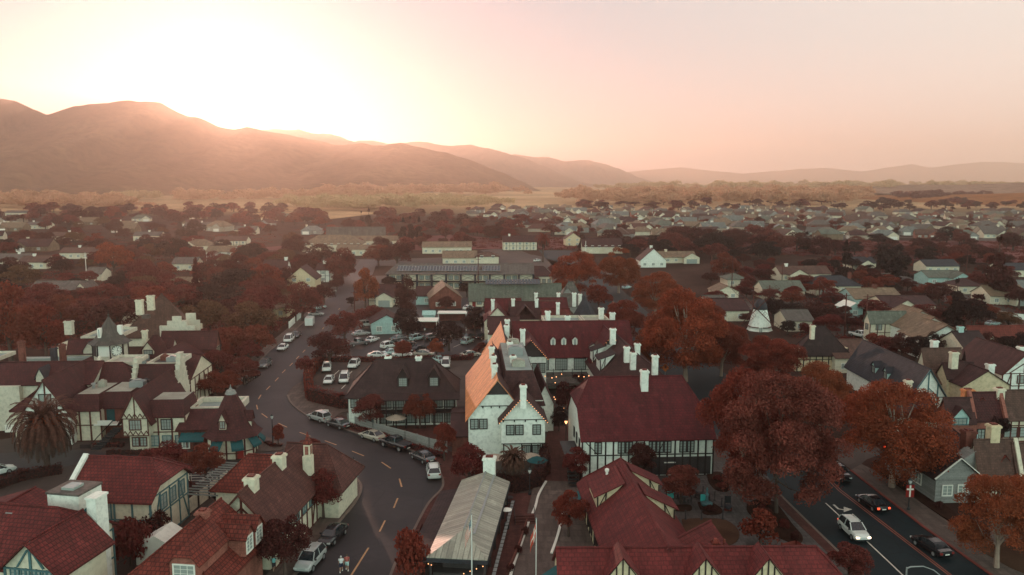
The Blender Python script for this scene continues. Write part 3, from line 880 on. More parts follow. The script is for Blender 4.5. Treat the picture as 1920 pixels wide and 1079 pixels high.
for (x, y), d in (((572, 815), 1), ((620, 831), 1), ((671, 851), 1), ((724, 873), 1), ((751, 906), 1), ((742, 944), 1), ((717, 987), 1),
                  ((496, 780), 1), ((482, 764), 1), ((487, 745), 1), ((503, 728), 1), ((519, 712), 1), ((532, 697), 1), ((546, 684), 1), ((558, 671), 1), ((570, 659), 1), ((580, 648), 1), ((606, 616), 1), ((622, 598), 1), ((636, 580), 1)):
    pass
centre = [(700, 1030), (717, 987), (742, 944), (751, 906), (724, 873), (671, 851), (620, 831), (572, 815), (530, 798), (496, 780), (482, 764), (487, 745), (503, 728), (519, 712), (532, 697), (546, 684), (558, 671), (570, 659), (580, 648), (606, 616), (622, 598), (636, 580)]
for i, p in enumerate(centre):
    if i == 0: continue
    q, r = centre[max(i-1, 0)], centre[min(i+1, len(centre)-1)]
    a = g(*p); t = (g(*r) - g(*q)).normalized()
    line_strip(pb, [a - t * 1.5, a + t * 1.5], .2, Z3)
line_strip(pb, PX([(652, 1090), (691, 1028)]), .2, Z3)
o = pb.build('centre_dashes', MAT['paint_yellow']); o.name = 'road_markings'; o['kind'] = 'structure'
wb = MB()
for p, q in (((850, 652), (865, 645)), ((812, 655), (830, 646)), ((770, 665), (780, 658)), ((735, 655), (745, 648)), ((905, 655), (915, 648)),
             ((624, 706), (636, 695)), ((652, 705), (660, 697)), ((640, 730), (648, 722)), ((633, 668), (641, 667)), ((628, 677), (634, 676))):
    line_strip(wb, PX([p, q]), .16, Z4)
line_strip(wb, PX([(1548, 944), (1600, 992), (1664, 1052), (1730, 1115)]), .16, Z3)
line_strip(wb, PX([(1563, 947), (1572, 955), (1584, 957)]), .28, Z3)
a0 = [g(1582, 951), g(1582, 961), g(1598, 956)]
wb.add([(p.x, p.y, Z3) for p in a0], [(0, 1, 2)])
for x in (1838, 1872, 1908, 1945): line_strip(wb, PX([(x, 836), (x + 7, 822)]), .14, Z4 + .012)
for x in (1855, 1895, 1935): line_strip(wb, PX([(x, 820), (x + 14, 820)]), .3, Z4 + .012)
o = wb.build('road_markings', MAT['paint_white']); o['kind'] = 'structure'
rb = MB(); line_strip(rb, PX([(1500, 850), (1573, 921), (1650, 980), (1790, 1088), (1850, 1135)]), .16, Z3); line_strip(rb, PX([(1504, 849), (1577, 920), (1654, 979), (1794, 1087), (1854, 1134)]), .16, Z3)
o = rb.build('road_markings', MAT['paint_red']); o['kind'] = 'structure'
kerb('walk_edging', smooth_px([(1024, 905), (1010, 930), (1003, 955), (990, 985), (978, 1020), (963, 1062), (950, 1110)]), .28, .24, 'trim')
kerb('walk_edging', smooth_px([(1056, 965), (1050, 990), (1043, 1015), (1034, 1040)]), .28, .24, 'trim')
def field(name, pts, mat, z): return ground_sheet(name, pts, z, mat)
field('creek_meadow', [(430, 470), (640, 452), (860, 440), (960, 452), (1090, 448), (1240, 446), (1420, 448), (1560, 452), (1960, 452), (2000, 500), (1700, 488), (1500, 478), (1300, 468), (1000, 466), (800, 470)], 'field_brown', .1)
for i, (pts, mt) in enumerate((([(-100, 385), (300, 380), (560, 388), (700, 393), (500, 398), (200, 396), (-100, 398)], 'field_tan'),
                  ([(-60, 366), (240, 362), (420, 366), (300, 372), (0, 376)], 'field_tan'),
                  ([(440, 402), (640, 396), (720, 400), (620, 412), (500, 414)], 'field_tan'),
                  ([(480, 377), (700, 372), (860, 376), (700, 381)], 'field_tan'),
                  ([(880, 375), (1010, 372), (1060, 374), (940, 379)], 'field_tan'),
                  ([(1700, 386), (1960, 382), (1960, 390), (1740, 393)], 'field_tan'),
                  )):
    field('field', pts, mt, .3 + i * .06)
def vnoise(rs, nx, ny, octs, x, y):
    out = np.zeros(np.broadcast(x, y).shape)
    for o in range(octs):
        gr = rs.normal(size=(nx * 2 ** o + 3, ny * 2 ** o + 3))
        fx = (x * nx * 2 ** o) % (nx * 2 ** o); fy = (y * ny * 2 ** o) % (ny * 2 ** o)
        i, j = fx.astype(int), fy.astype(int); u, w = fx - i, fy - j
        u = u * u * (3 - 2 * u); w = w * w * (3 - 2 * w)
        out = out + (gr[i, j] * (1-u) * (1-w) + gr[i+1, j] * u * (1-w) + gr[i, j+1] * (1-u) * w + gr[i+1, j+1] * u * w) * .5 ** o
    return out
def hill_mat(name, dark, light, sc):
    m, nt, b = new_mat(name)
    tc = nt.nodes.new('ShaderNodeTexCoord'); pos = tc.outputs['Object']
    n1 = noise(nt, pos, sc, 6, .7); n2 = noise(nt, pos, .03, 3, .7)
    c = mixc(nt, dark, light, ramp(nt, n1, .5, .8))
    c = mixc(nt, c, tuple(x * .6 for x in dark), ramp(nt, n2, .42, .7))
    nt.links.new(c, b.inputs['Base Color']); b.inputs['Roughness'].default_value = 1; b.inputs['Specular IOR Level'].default_value = 0
    bp = nt.nodes.new('ShaderNodeBump'); bp.inputs['Strength'].default_value = .5; bp.inputs['Distance'].default_value = 8
    nt.links.new(n2, bp.inputs['Height']); nt.links.new(bp.outputs[0], b.inputs['Normal'])
    return m
def ridge(name, crest, depth_f, depth_b, mat, seed, amp=.11, nx=420, nz=64):
    """crest: (pixel x, pixel y, distance). The slope falls forward to the plain with spurs and gullies."""
    rs = np.random.RandomState(seed)
    C = [at_dist(x, y, D) for x, y, D in crest]
    cx = np.array([c.x for c in C]); cy = np.array([c.y for c in C]); cz = np.array([c.z for c in C])
    t = np.linspace(0, 1, nx)
    s = np.concatenate([[0], np.cumsum(np.hypot(np.diff(cx), np.diff(cz)))]); s /= s[-1]
    X, Y, Zc = np.interp(t, s, cx), np.interp(t, s, cy), np.interp(t, s, cz)
    Zc = Zc + vnoise(rs, 40, 1, 3, t, t * 0) * Zc.max() * .006
    w = np.linspace(-1, 1, nz * 2 + 1)                    # -1 = front foot, 0 = crest, 1 = back foot
    T, W = np.meshgrid(t, w, indexing='ij')
    prof = np.where(W < 0, (1 + W), (1 - W))
    prof = .45 * prof + .55 * prof ** 1.7
    sp = vnoise(rs, 9, 3, 4, T, (W + 1) / 2)
    env = np.sin(np.clip(1 - np.abs(W), 0, 1) * math.pi) ** .8
    prof = prof * (1 + 0) + sp * amp * env
    gx = X[:, None] + 0 * W
    gy = Y[:, None] + np.where(W < 0, W * depth_f, W * depth_b) * (1 + .18 * vnoise(rs, 5, 1, 2, T, T * 0))
    k = gy / Y[:, None]
    gz = np.maximum(Zc[:, None] * prof, -3.0)
    gz[:, 0] = -3; gz[:, -1] = -3; gz[0, :] = np.minimum(gz[0, :], gz[0, :]); 
    n0, n1 = gx.shape
    co = np.stack([gx * (1 - .0 * k), gy, gz], 2).reshape(-1, 3)
    me = bpy.data.meshes.new(name)
    ii, jj = np.meshgrid(np.arange(n0 - 1), np.arange(n1 - 1), indexing='ij')
    q = np.stack([ii * n1 + jj, (ii + 1) * n1 + jj, (ii + 1) * n1 + jj + 1, ii * n1 + jj + 1], 2).reshape(-1, 4)
    me.vertices.add(len(co)); me.vertices.foreach_set('co', co.astype('f').ravel())
    me.loops.add(q.size); me.loops.foreach_set('vertex_index', q.astype('i').ravel())
    me.polygons.add(len(q)); me.polygons.foreach_set('loop_start', np.arange(0, q.size, 4, dtype='i'))
    me.polygons.foreach_set('use_smooth', [True] * len(q))
    me.materials.append(mat); me.update(calc_edges=True)
    o = link(name, me); o['kind'] = 'structure'
    return o
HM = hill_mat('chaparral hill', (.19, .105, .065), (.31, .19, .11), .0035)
HM2 = hill_mat('haze-paled far hill', (.30, .19, .14), (.36, .24, .17), .002)  # paler than the near hills: distance haze is put into the colour
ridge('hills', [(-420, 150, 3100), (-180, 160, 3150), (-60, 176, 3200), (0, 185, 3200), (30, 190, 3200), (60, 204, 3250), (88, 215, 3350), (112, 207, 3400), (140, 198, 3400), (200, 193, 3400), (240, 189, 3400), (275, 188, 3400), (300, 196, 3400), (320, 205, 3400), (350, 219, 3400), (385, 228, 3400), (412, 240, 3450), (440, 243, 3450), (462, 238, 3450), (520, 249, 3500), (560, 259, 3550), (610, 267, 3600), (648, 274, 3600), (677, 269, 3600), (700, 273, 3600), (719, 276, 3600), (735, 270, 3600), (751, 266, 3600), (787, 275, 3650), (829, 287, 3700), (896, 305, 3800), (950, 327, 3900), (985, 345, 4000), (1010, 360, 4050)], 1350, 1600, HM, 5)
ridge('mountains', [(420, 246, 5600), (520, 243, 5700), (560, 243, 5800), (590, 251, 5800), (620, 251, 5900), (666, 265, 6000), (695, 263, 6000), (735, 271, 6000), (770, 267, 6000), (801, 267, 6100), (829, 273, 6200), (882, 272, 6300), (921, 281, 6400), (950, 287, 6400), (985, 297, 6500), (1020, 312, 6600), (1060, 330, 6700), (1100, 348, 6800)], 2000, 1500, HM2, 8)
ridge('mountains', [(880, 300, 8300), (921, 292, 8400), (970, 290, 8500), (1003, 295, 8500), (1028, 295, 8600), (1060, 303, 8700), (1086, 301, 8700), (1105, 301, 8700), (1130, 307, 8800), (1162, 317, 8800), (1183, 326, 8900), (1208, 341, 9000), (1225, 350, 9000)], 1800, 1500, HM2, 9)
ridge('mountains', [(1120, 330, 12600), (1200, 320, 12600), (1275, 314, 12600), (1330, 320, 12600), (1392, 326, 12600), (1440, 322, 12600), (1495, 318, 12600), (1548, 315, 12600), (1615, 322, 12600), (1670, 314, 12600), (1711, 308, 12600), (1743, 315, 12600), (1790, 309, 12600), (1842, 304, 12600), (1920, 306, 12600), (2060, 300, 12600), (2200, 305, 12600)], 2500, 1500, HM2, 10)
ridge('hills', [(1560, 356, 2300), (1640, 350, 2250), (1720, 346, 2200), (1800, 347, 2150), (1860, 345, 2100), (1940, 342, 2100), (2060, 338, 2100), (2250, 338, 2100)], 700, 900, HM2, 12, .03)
ridge('hills', [(1640, 384, 1500), (1740, 376, 1480), (1820, 369, 1450), (1900, 364, 1420), (1980, 360, 1400), (2150, 356, 1400)], 330, 700, hill_mat('stubble knoll', (.30, .12, .05), (.40, .17, .07), .004), 13, .03, 120, 24)
SUN_AZ, SUN_EL = math.atan((428 - 960) / CF), R_(4.6)
W = bpy.data.worlds.new('World'); SC.world = W; W.use_nodes = True
nt = W.node_tree
bg = nt.nodes['Background']
sky = nt.nodes.new('ShaderNodeTexSky'); sky.sky_type = 'NISHITA'; sky.sun_disc = False
sky.sun_elevation = SUN_EL; sky.sun_rotation = SUN_AZ      # measured from +Y towards +X
sky.altitude = 150; sky.air_density = 1.0; sky.dust_density = 2.5; sky.ozone_density = 1.0
tc = nt.nodes.new('ShaderNodeTexCoord')
sep = nt.nodes.new('ShaderNodeSeparateXYZ'); nt.links.new(tc.outputs['Generated'], sep.inputs[0])
dot = nt.nodes.new('ShaderNodeVectorMath'); dot.operation = 'DOT_PRODUCT'
nt.links.new(tc.outputs['Generated'], dot.inputs[0])
dot.inputs[1].default_value = (math.sin(SUN_AZ) * math.cos(SUN_EL), math.cos(SUN_AZ) * math.cos(SUN_EL), math.sin(SUN_EL))
SK = dict(front=(.83, .77, .71), near=(.03, .25, .40), low=(1.15, .88, .76), back=(1.30, 1.86, 1.66), top=(.52, .43, .42), core=(.15, .2, .3), k=.085)
c = mixc(nt, SK['back'], SK['front'], ramp(nt, dot.outputs['Value'], -.5, .55))
c = mixc(nt, c, SK['top'], ramp(nt, sep.outputs['Z'], .32, .72))
lowf = nt.nodes.new('ShaderNodeMath'); lowf.operation = 'MULTIPLY'
nt.links.new(ramp(nt, sep.outputs['Z'], .16, .0), lowf.inputs[0]); nt.links.new(ramp(nt, dot.outputs['Value'], .2, .9), lowf.inputs[1])
c = mixc(nt, c, SK['low'], lowf.outputs[0])
pw = nt.nodes.new('ShaderNodeMath'); pw.operation = 'POWER'; pw.use_clamp = False
mx = nt.nodes.new('ShaderNodeMath'); mx.operation = 'MAXIMUM'; nt.links.new(dot.outputs['Value'], mx.inputs[0]); mx.inputs[1].default_value = 0
nt.links.new(mx.outputs[0], pw.inputs[0]); pw.inputs[1].default_value = 6
c = mixc(nt, c, SK['near'], pw.outputs[0])
p2 = nt.nodes.new('ShaderNodeMath'); p2.operation = 'POWER'; nt.links.new(mx.outputs[0], p2.inputs[0]); p2.inputs[1].default_value = 260
c = mixc(nt, c, SK['core'], p2.outputs[0], 'ADD')
p3_ = nt.nodes.new('ShaderNodeMath'); p3_.operation = 'POWER'; nt.links.new(mx.outputs[0], p3_.inputs[0]); p3_.inputs[1].default_value = 30000
c = mixc(nt, c, (25, 19, 13), p3_.outputs[0], 'ADD')
sc_ = mixc(nt, sky.outputs[0], (SK['k'] * 1.1, SK['k'] * .95, SK['k'] * .8), 1.0, 'MULTIPLY')
c = mixc(nt, c, sc_, .012, 'ADD')
nt.links.new(c, bg.inputs['Color']); bg.inputs['Strength'].default_value = 1.0
sl = bpy.data.lights.new('sun', 'SUN'); sl.energy = 3.2; sl.angle = R_(.53); sl.color = (1.0, .56, .41)
so = bpy.data.objects.new('sun', sl); COL.objects.link(so)
sd = Vector((math.sin(SUN_AZ) * math.cos(SUN_EL), math.cos(SUN_AZ) * math.cos(SUN_EL), math.sin(SUN_EL)))
so.rotation_euler = sd.to_track_quat('Z', 'Y').to_euler(); so.location = (0, 0, 900)
hz = MB(); hz.box(-11800, 11800, -260, 16600, -6, 760)
hm = bpy.data.materials.new('valley haze'); hm.use_nodes = True
hn = hm.node_tree; hn.nodes.clear()
ho = hn.nodes.new('ShaderNodeOutputMaterial'); hv = hn.nodes.new('ShaderNodeVolumePrincipled')
hv.inputs['Color'].default_value = (1.0, .86, .77, 1); hv.inputs['Density'].default_value = 1.4e-4; hv.inputs['Anisotropy'].default_value = .74
hn.links.new(hv.outputs[0], ho.inputs['Volume'])
o = hz.build('haze', hm); o['kind'] = 'stuff'
cam = bpy.data.cameras.new('camera'); co = bpy.data.objects.new('camera', cam); COL.objects.link(co)
cam.sensor_width = 36; cam.lens = 36 * CF / 1920; cam.clip_start = .5; cam.clip_end = 60000
co.location = (0, 0, CH); co.rotation_euler = (math.pi / 2 - PITCH, 0, 0)
SC.camera = co
SC.render.engine = 'CYCLES'
SC.view_settings.view_transform = 'Standard'; SC.view_settings.look = 'None'; SC.view_settings.exposure = 0.22; SC.view_settings.gamma = 1.0
SC.cycles.max_bounces = 5; SC.cycles.diffuse_bounces = 3; SC.cycles.glossy_bounces = 2; SC.cycles.transmission_bounces = 2; SC.cycles.volume_bounces = 3; SC.cycles.transparent_max_bounces = 8
SC.cycles.use_denoising = True
def _plane(s, px, py, ly):
    """where the sight line through a pixel meets the building's plane y = ly"""
    d = ray(px, py); c, n = math.cos(s.a), math.sin(s.a)
    k = (ly + (-s.o.x * n + s.o.y * c)) / (-d.x * n + d.y * c)
    w = d * k
    return Vector(((w.x - s.o.x) * c + (w.y - s.o.y) * n, ly, CH + w.z))
Bld.pl = _plane
def fmass(b, xl, xr, ye, ze, yr, zr, dmin=3.0, dmax=26, **kw):
    """mass with its eave line towards us: eave pixels (xl..xr, ye) at height ze, ridge at pixel row yr at height zr"""
    p = b.at(xl, ye, ze); y0 = p.y
    q = b.pl(xr, ye, y0); r = b.at((xl + xr) / 2, yr, zr)
    dep = min(dmax, max(dmin, 2 * (r.y - y0)))
    b.mass(p.x, q.x, y0, y0 + dep, ze, zr, 'x', **kw)
    return p.x, q.x, y0, y0 + dep
def gmass(b, xl, xr, ye, ze, ya, L, y0=None, **kw):
    """mass with its gable towards us: eaves at (xl..xr, ye), apex at pixel row ya, L metres deep"""
    if y0 is None: y0 = b.at((xl + xr) / 2, ye, ze).y
    p, q = b.pl(xl, ye, y0), b.pl(xr, ye, y0)
    zr = b.pl((xl + xr) / 2, ya, y0).z
    ze = p.z if ze is None else ze
    b.mass(p.x, q.x, y0, y0 + L, ze, zr, 'y', **kw)
    return p.x, q.x, y0, zr
def chims(b, lst, z, w=.85, d=.8, mat='white', h=None):
    for px, yb, yt in lst:
        p = b.at(px, yb, z)
        zt = b.pl(px, yt, p.y).z
        b.chimney(p.x, p.y, z - 1.6, max(zt, z + .6), w, d, mat)
def wrow(b, x0, x1, y, z, n, w=1.1, h=1.4, frame='timber', face='f', cols=2, rows=3):
    for i in range(n):
        t = x0 + (x1 - x0) * (i + .5) / n
        if face == 'f': b.win(t, y - .03, z, w, h, 'f', frame, cols, rows)
        elif face == 'r': b.win(y + .03, t, z, w, h, 'r', frame, cols, rows)
        else: b.win(y - .03, t, z, w, h, 'l', frame, cols, rows)
def two_tone(o, mat, pick):
    o.data.materials.append(MAT[mat]); k = len(o.data.materials) - 1
    for p in o.data.polygons:
        if pick(p): p.material_index = k
def shed_dormer(b, xr_, yn, yf, zr_, xo, zo, hw, roof, cheek, side):
    """shed dormer: roof from (xr_, zr_) near the ridge to (xo, zo) outside, wall hw tall"""
    m = MB()
    for y in (yn, yf): m.poly([(xr_, y, zr_), (xo, y, zo), (xo, y, zo - hw)] if (y == yn) else [(xo, y, zo - hw), (xo, y, zo), (xr_, y, zr_)])
    m.poly([(xo, yn, zo - hw), (xo, yn, zo), (xo, yf, zo), (xo, yf, zo - hw)])
    o = m.build('dormer', MAT[cheek], b.root)
    k = .35 if side > 0 else -.35
    r = MB(); e = (zo - zr_) / (xo - xr_) * k
    A = [(xr_, yn - .25, zr_ + .12), (xo + k, yn - .25, zo + e + .12), (xo + k, yf + .25, zo + e + .12), (xr_, yf + .25, zr_ + .12)]
    solid_roof(r, [A if side > 0 else A[::-1]], .12)
    r.build('dormer_roof', MAT[roof], o)
    t = MB(); t.bar((xr_ * .35 + xo * .65, yn - .03, zr_ * .35 + zo * .65 - .05), (xr_ * .3 + xo * .7, yn - .03, zo - hw * .62), .14, .08); t.bar((xo - k * .3, yn - .03, zo - .1), (xo - k * .3, yn - .03, zo - hw), .16, .08)
    t.bar((xr_ * .35 + xo * .65, yn - .03, zr_ * .35 + zo * .65 - .05), (xo - k * .3, yn - .03, zo - hw * .85), .14, .08)
    t.build('timber_frame', MAT['timber'], o)
    return o
b = Bld('gabled_inn', 'white stucco inn with one steep bright orange roof slope and paired front gables', 'inn', (873, 786), 6.0, short='the orange-roofed inn')
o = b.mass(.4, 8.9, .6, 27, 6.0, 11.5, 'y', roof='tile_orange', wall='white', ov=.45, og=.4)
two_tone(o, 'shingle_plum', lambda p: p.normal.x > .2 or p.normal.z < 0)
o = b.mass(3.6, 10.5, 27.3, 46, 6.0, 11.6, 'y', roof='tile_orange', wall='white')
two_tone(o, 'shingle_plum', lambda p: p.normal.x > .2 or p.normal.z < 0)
b.mass(4.7, 11.6, 4.2, 27, 7.4, 11.3, 'y', (2.4, 0), None, roof='shingle_plum', wall='white', flat=2.0, deck='deck_teal', ov=.3)
x0, x1, y0, zr = gmass(b, 940, 1022, 787, 6.2, 742, 9.0, y0=-1.6, roof='shingle_plum', z0=2.7, og=.5)
b.wall(x0 + .35, x1 - .35, y0 + .5, y0 + 8.5, 0, 2.7, 'white')
for xw in (x0 + 1.25, x0 + 2.55, x1 - 1.2): b.win(xw, y0 - .03, 4.1, 1.05, 1.35, cols=2, rows=4)
b.win(x1 - 2.6, y0 + .47, .9, 1.1, 1.35, cols=4, rows=1); b.win(x1 - 1.2, y0 + .47, .9, 1.1, 1.35, cols=3, rows=4)
for xw in (1.25, 2.55): b.win(xw, .57, 4.35, 1.05, 1.4, cols=2, rows=4)
seg = [((x0, y0 - .04, 6.25), (x1, y0 - .04, 6.25)), ((x0, y0 - .03, 2.75), (x1, y0 - .03, 2.75))] + [((x0 + .3 + i * 1.55, y0 - .1, 6.2), (x0 + .3 + i * 1.55, y0 - .1, 5.95)) for i in range(5)]
g2 = [((2.2, .56, 7.7), (7.0, .56, 7.7))] + [((2.5 + i * 1.2, .5, 7.7), (2.5 + i * 1.2, .5, 7.4)) for i in range(4)]
b.beams(g2, 'timber', .16)
seg += [((x0 + .35, y0 + .45, 0), (x0 + .35, y0 + .45, 2.7)), ((x1 - 3.3, y0 + .45, 0), (x1 - 3.3, y0 + .45, 2.7)), ((x1 - 1.9, y0 + .45, 0), (x1 - 1.9, y0 + .45, 2.7)), ((x1 - .35, y0 + .45, 0), (x1 - .35, y0 + .45, 2.7))]
b.beams(seg, 'timber', .16)
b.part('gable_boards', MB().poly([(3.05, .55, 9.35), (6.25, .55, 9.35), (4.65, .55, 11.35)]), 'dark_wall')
hw = (x1 - x0) / 2
b.bulbs([(x0 - .3 + (hw + .3) * t, y0 - .55, 5.95 + (zr - 5.95) * t) for t in [i / 13 for i in range(14)]] + [(x1 + .3 - (hw + .3) * t, y0 - .55, 5.95 + (zr - 5.95) * t) for t in [i / 13 for i in range(14)]], .055)
chims(b, [(981, 745, 722)], zr)
chims(b, [(927, 702, 683), (925, 683, 667), (922, 665, 650)], 11.4, .85, .85)
chims(b, [(962, 681, 667), (956, 656, 641), (980, 632, 617), (950, 622, 610), (951, 613, 599)], 11.4, .85, .85)
b.unit(8.2, 9.5, 11.3, 2.0, 1.6, 1.0, 'deck_white'); b.unit(8.2, 17.5, 11.3, 2.4, 2.4, 1.5, 'metal_grey'); b.unit(8.2, 23.5, 11.3, 2.0, 2.2, 1.4, 'deck_white')
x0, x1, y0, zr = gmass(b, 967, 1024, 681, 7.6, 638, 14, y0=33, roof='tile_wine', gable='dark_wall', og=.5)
wrow(b, (x0 + x1) / 2 + .4, x1 - .3, y0, 4.6, 2, 1.2, 1.7, cols=3, rows=5)
b.beams([((x0, y0 - .04, 6.3), (x1, y0 - .04, 6.3)), (((x0 + x1) / 2, y0 - .04, 7.6), (x1, y0 - .04, 7.6))], 'timber', .16)
b.bulbs([((x0 + x1) / 2 + (x1 + .3 - (x0 + x1) / 2) * i / 11, y0 - .6, zr - (zr - 7.2) * i / 11) for i in range(12)], .05)
b.mass(11.2, 14.0, 12, 26, 4.6, 7.6, 'y', roof='tile_maroon', wall='white')
b.mass(-2.0, .4, 1.2, 16, 3.0, 4.2, 'x', roof='shingle_plum', wall='brick', ov=.3)
b = Bld('balcony_guest_house', 'white guest house under a broad dark hipped roof with two dormers', 'guest house', (650, 741), 5.3, short='the dark-roofed guest house')
x0, x1, y0, y1 = fmass(b, 653, 855, 741, 5.3, 675, 9.9, roof='shingle_black', h0=(4.1, 0), h1=(4.1, 0), ov=.6)
for px in (756, 814):
    p = b.pl(px, 733, y0 + 1.2)
    b.dormer(p.x, y0 + .9, 6.15, 1.8, 1.75, 4.2, 'shingle_black', 'timber', 1.5, frame='dark_wall', cols=4, rows=4)
chims(b, [(728, 682, 668), (785, 682, 668)], 9.2, .95, .9)
fl = MB(); fl.box(x0 + 4.6, x1 - .1, y0 - 1.9, y0, 2.55, 2.72)
b.part('balcony_floor', fl, 'timber')
rl = MB()
for i in range(9):
    x = x0 + 4.7 + (x1 - x0 - 5.0) * i / 8
    rl.box(x - .09, x + .09, y0 - 1.88, y0 - 1.7, 0, 5.1)
for z in (3.6, 3.2): rl.box(x0 + 4.7, x1 - .2, y0 - 1.84, y0 - 1.76, z, z + .07)
for i in range(60):
    x = x0 + 4.8 + (x1 - x0 - 5.2) * i / 59; rl.box(x - .02, x + .02, y0 - 1.82, y0 - 1.78, 2.72, 3.6)
b.part('balcony_rail', rl, 'timber')
lp = MB(); lp.add([(x0 + 4.5, y0 - 2.3, 4.95), (x1 + .6, y0 - 2.3, 4.95), (x1 + .6, y0, 5.5), (x0 + 4.5, y0, 5.5), (x0 + 4.5, y0 - 2.3, 4.8), (x1 + .6, y0 - 2.3, 4.8), (x1 + .6, y0, 5.35), (x0 + 4.5, y0, 5.35)], [(0, 1, 2, 3), (7, 6, 5, 4), (0, 4, 5, 1), (1, 5, 6, 2), (3, 7, 4, 0)])
b.part('porch_roof', lp, 'shingle_black')
wrow(b, x0 + .2, x0 + 4.4, y0, 3.2, 3, 1.0, 1.4, cols=2, rows=3); wrow(b, x0 + 5, x1, y0, 3.0, 6, 1.7, 1.7, cols=4, rows=3); wrow(b, x0 + 5, x1, y0, .5, 6, 1.7, 1.7, cols=4, rows=3)
wrow(b, x0 + 2.2, x0 + 4.4, y0, .7, 1, 1.2, 1.2, 'timber_teal')
b.beams([((x0 + 5 + i * 2.2, y0 - .03, 0), (x0 + 5 + i * 2.2, y0 - .03, 5.2)) for i in range(6)], 'timber', .16)
b.mass(x0 + 1.5, x0 + 4.8, y1 + .2, y1 + 5.2, 3.0, 4.6, 'x', (1.5, 0), (1.5, 0), roof='shingle_black', wall='cream')
b = Bld('red_hotel', 'long white hotel range with a wine red roof and three arched attic windows', 'hotel', (985, 668), 6.5, short='the wine-red hotel range')
x0, x1, y0, y1 = fmass(b, 966, 1188, 668, 6.5, 604, 11.9, roof='tile_wine', ov=.5)
for px in (1037, 1057, 1078):
    p = b.pl(px, 655, y0 + 1.8)
    d = b.dormer(p.x, y0 + 1.9, 7.6, 1.0, 1.7, 2.0, 'tile_wine', 'trim', .5, win=False)
    q = link('window', window_mesh(.62, 1.7, 2, 3, 'trim', 'glass', True), d); q.location = (0, -.05, .12)
gx0, gx1, gy0, gzr = gmass(b, 1110, 1182, 672, 6.2, 627, 14, y0=y0 - 3.4, roof='tile_wine', og=.5)
b.part('gable_boards', MB().poly([((gx0 + gx1) / 2 - 1.35, gy0 - .05, gzr - 2.0), ((gx0 + gx1) / 2 + 1.35, gy0 - .05, gzr - 2.0), ((gx0 + gx1) / 2, gy0 - .05, gzr - .1)]), 'dark_wall')
b.win((gx0 + gx1) / 2 - .3, gy0 - .03, 7.0, 1.0, 1.2); b.win(gx0 + .9, gy0 - .03, 4.3, 1.1, 1.6, cols=4, rows=5)
b.bulbs([(gx0 + (gx1 - gx0) * i / 20, gy0 - .55, gzr - abs(i - 10) / 10 * (gzr - 6.0)) for i in range(21)], .05)
cx = b.pl(1000, 690, y0).x; dx = gx0
wrow(b, cx, dx, y0, 3.7, 3, 2.2, 2.2, cols=5, rows=4)
fl = MB(); fl.box(cx, dx, y0 - 2.6, y0, 3.0, 3.25); b.part('balcony_floor', fl, 'shingle_grey')
lp = MB(); lp.add([(cx, y0 - 4.6, 2.2), (dx, y0 - 4.6, 2.2), (dx, y0 - 2.4, 3.1), (cx, y0 - 2.4, 3.1)], [(0, 1, 2, 3)]); lp.box(cx, dx, y0 - 4.6, y0 - 4.5, 1.7, 2.19); b.part('verandah_roof', lp, 'shingle_grey')
rl = MB()
for i in range(7): rl.box(cx + (dx - cx) * i / 6 - .05, cx + (dx - cx) * i / 6 + .05, y0 - 2.55, y0 - 2.45, 3.25, 4.5)
rl.box(cx, dx, y0 - 2.53, y0 - 2.47, 4.2, 4.28); b.part('balcony_rail', rl, 'black_metal')
p = b.pl(1112, 660, y0 + .9); b.dormer(p.x, y0 + .9, 6.6, 1.3, 1.5, 3, 'shingle_plum', 'white', .4, win=False)
chims(b, [(1064, 606, 592)], 11.5, 1.0, .9); chims(b, [(1149, 630, 616), (1148, 600, 586)], gzr, 1.0, .9)
chims(b, [(1027, 597, 583), (1127, 594, 577)], 11.5, 1.0, .9)
b.flat_roof(b.pl(1018, 600, y1).x, b.pl(1090, 600, y1).x, y1 - 4, y1 + 4, 11.0, 'deck_teal')
b.flat_roof(b.pl(1092, 600, y1).x, b.pl(1140, 600, y1).x, y1 - 4, y1 + 4, 11.0, 'deck_white')
b = Bld('half_timbered_hall', 'white half-timbered hall with dark beams under a huge wine red roof', 'hall', (1091, 822), 5.6, short='the big half-timbered hall')
x0, x1, y0, y1 = fmass(b, 1092, 1338, 822, 5.6, 708, 12.0, dmax=16, roof='tile_wine', h0=(2.0, .52), h1=(2.6, .25), ov=.5, og=.3)
b.timber_front(x0, x1, y0, 0.0, 5.5, 17, 3.15, diag=())
b.beams([((x0 + .2, y0 - .05, 5.3), (x0 + 2.1, y0 - .05, 3.3)), ((x0 + .2, y0 - .05, 5.3), (x0 + 11.3, y0 - .05, 5.3)), ((x0 + 10.3, y0 - .05, 3.3), (x0 + 11.3, y0 - .05, 5.3))], 'timber', .16)
for i in (2, 5, 6, 9, 10, 11, 13, 14): b.win(x0 + (x1 - x0) * (i + .5) / 17 - .5, y0 - .05, 3.45, .85, 1.5, cols=2, rows=4)
dk = MB(); dk.box(x0 + 6.8, x1 - .3, y0 - .045, y0 + .2, .25, 2.75); b.part('shop_front', dk, 'dark_wall')
sg = MB(); sg.box(x0 + 11.2, x0 + 12.8, y0 - .09, y0 - .05, 1.9, 2.05); b.part('sign_board', sg, 'trim')
chims(b, [(1208, 713, 694)], 12.0, 1.0, .95)
wrow(b, y0 + 1, y0 + 9, x0, 3.4, 3, .8, 1.3, face='l')
st = MB()
for i in range(8): st.box(x0 - 2.2, x0 - .9, y0 - 3.4 + i * .42, y0 - 3.0 + i * .42, i * .36, i * .36 + .12)
st.bar((x0 - 2.2, y0 - 3.4, .9), (x0 - 2.2, y0, 3.8), .06, .06); st.bar((x0 - .9, y0 - 3.4, .9), (x0 - .9, y0, 3.8), .06, .06)
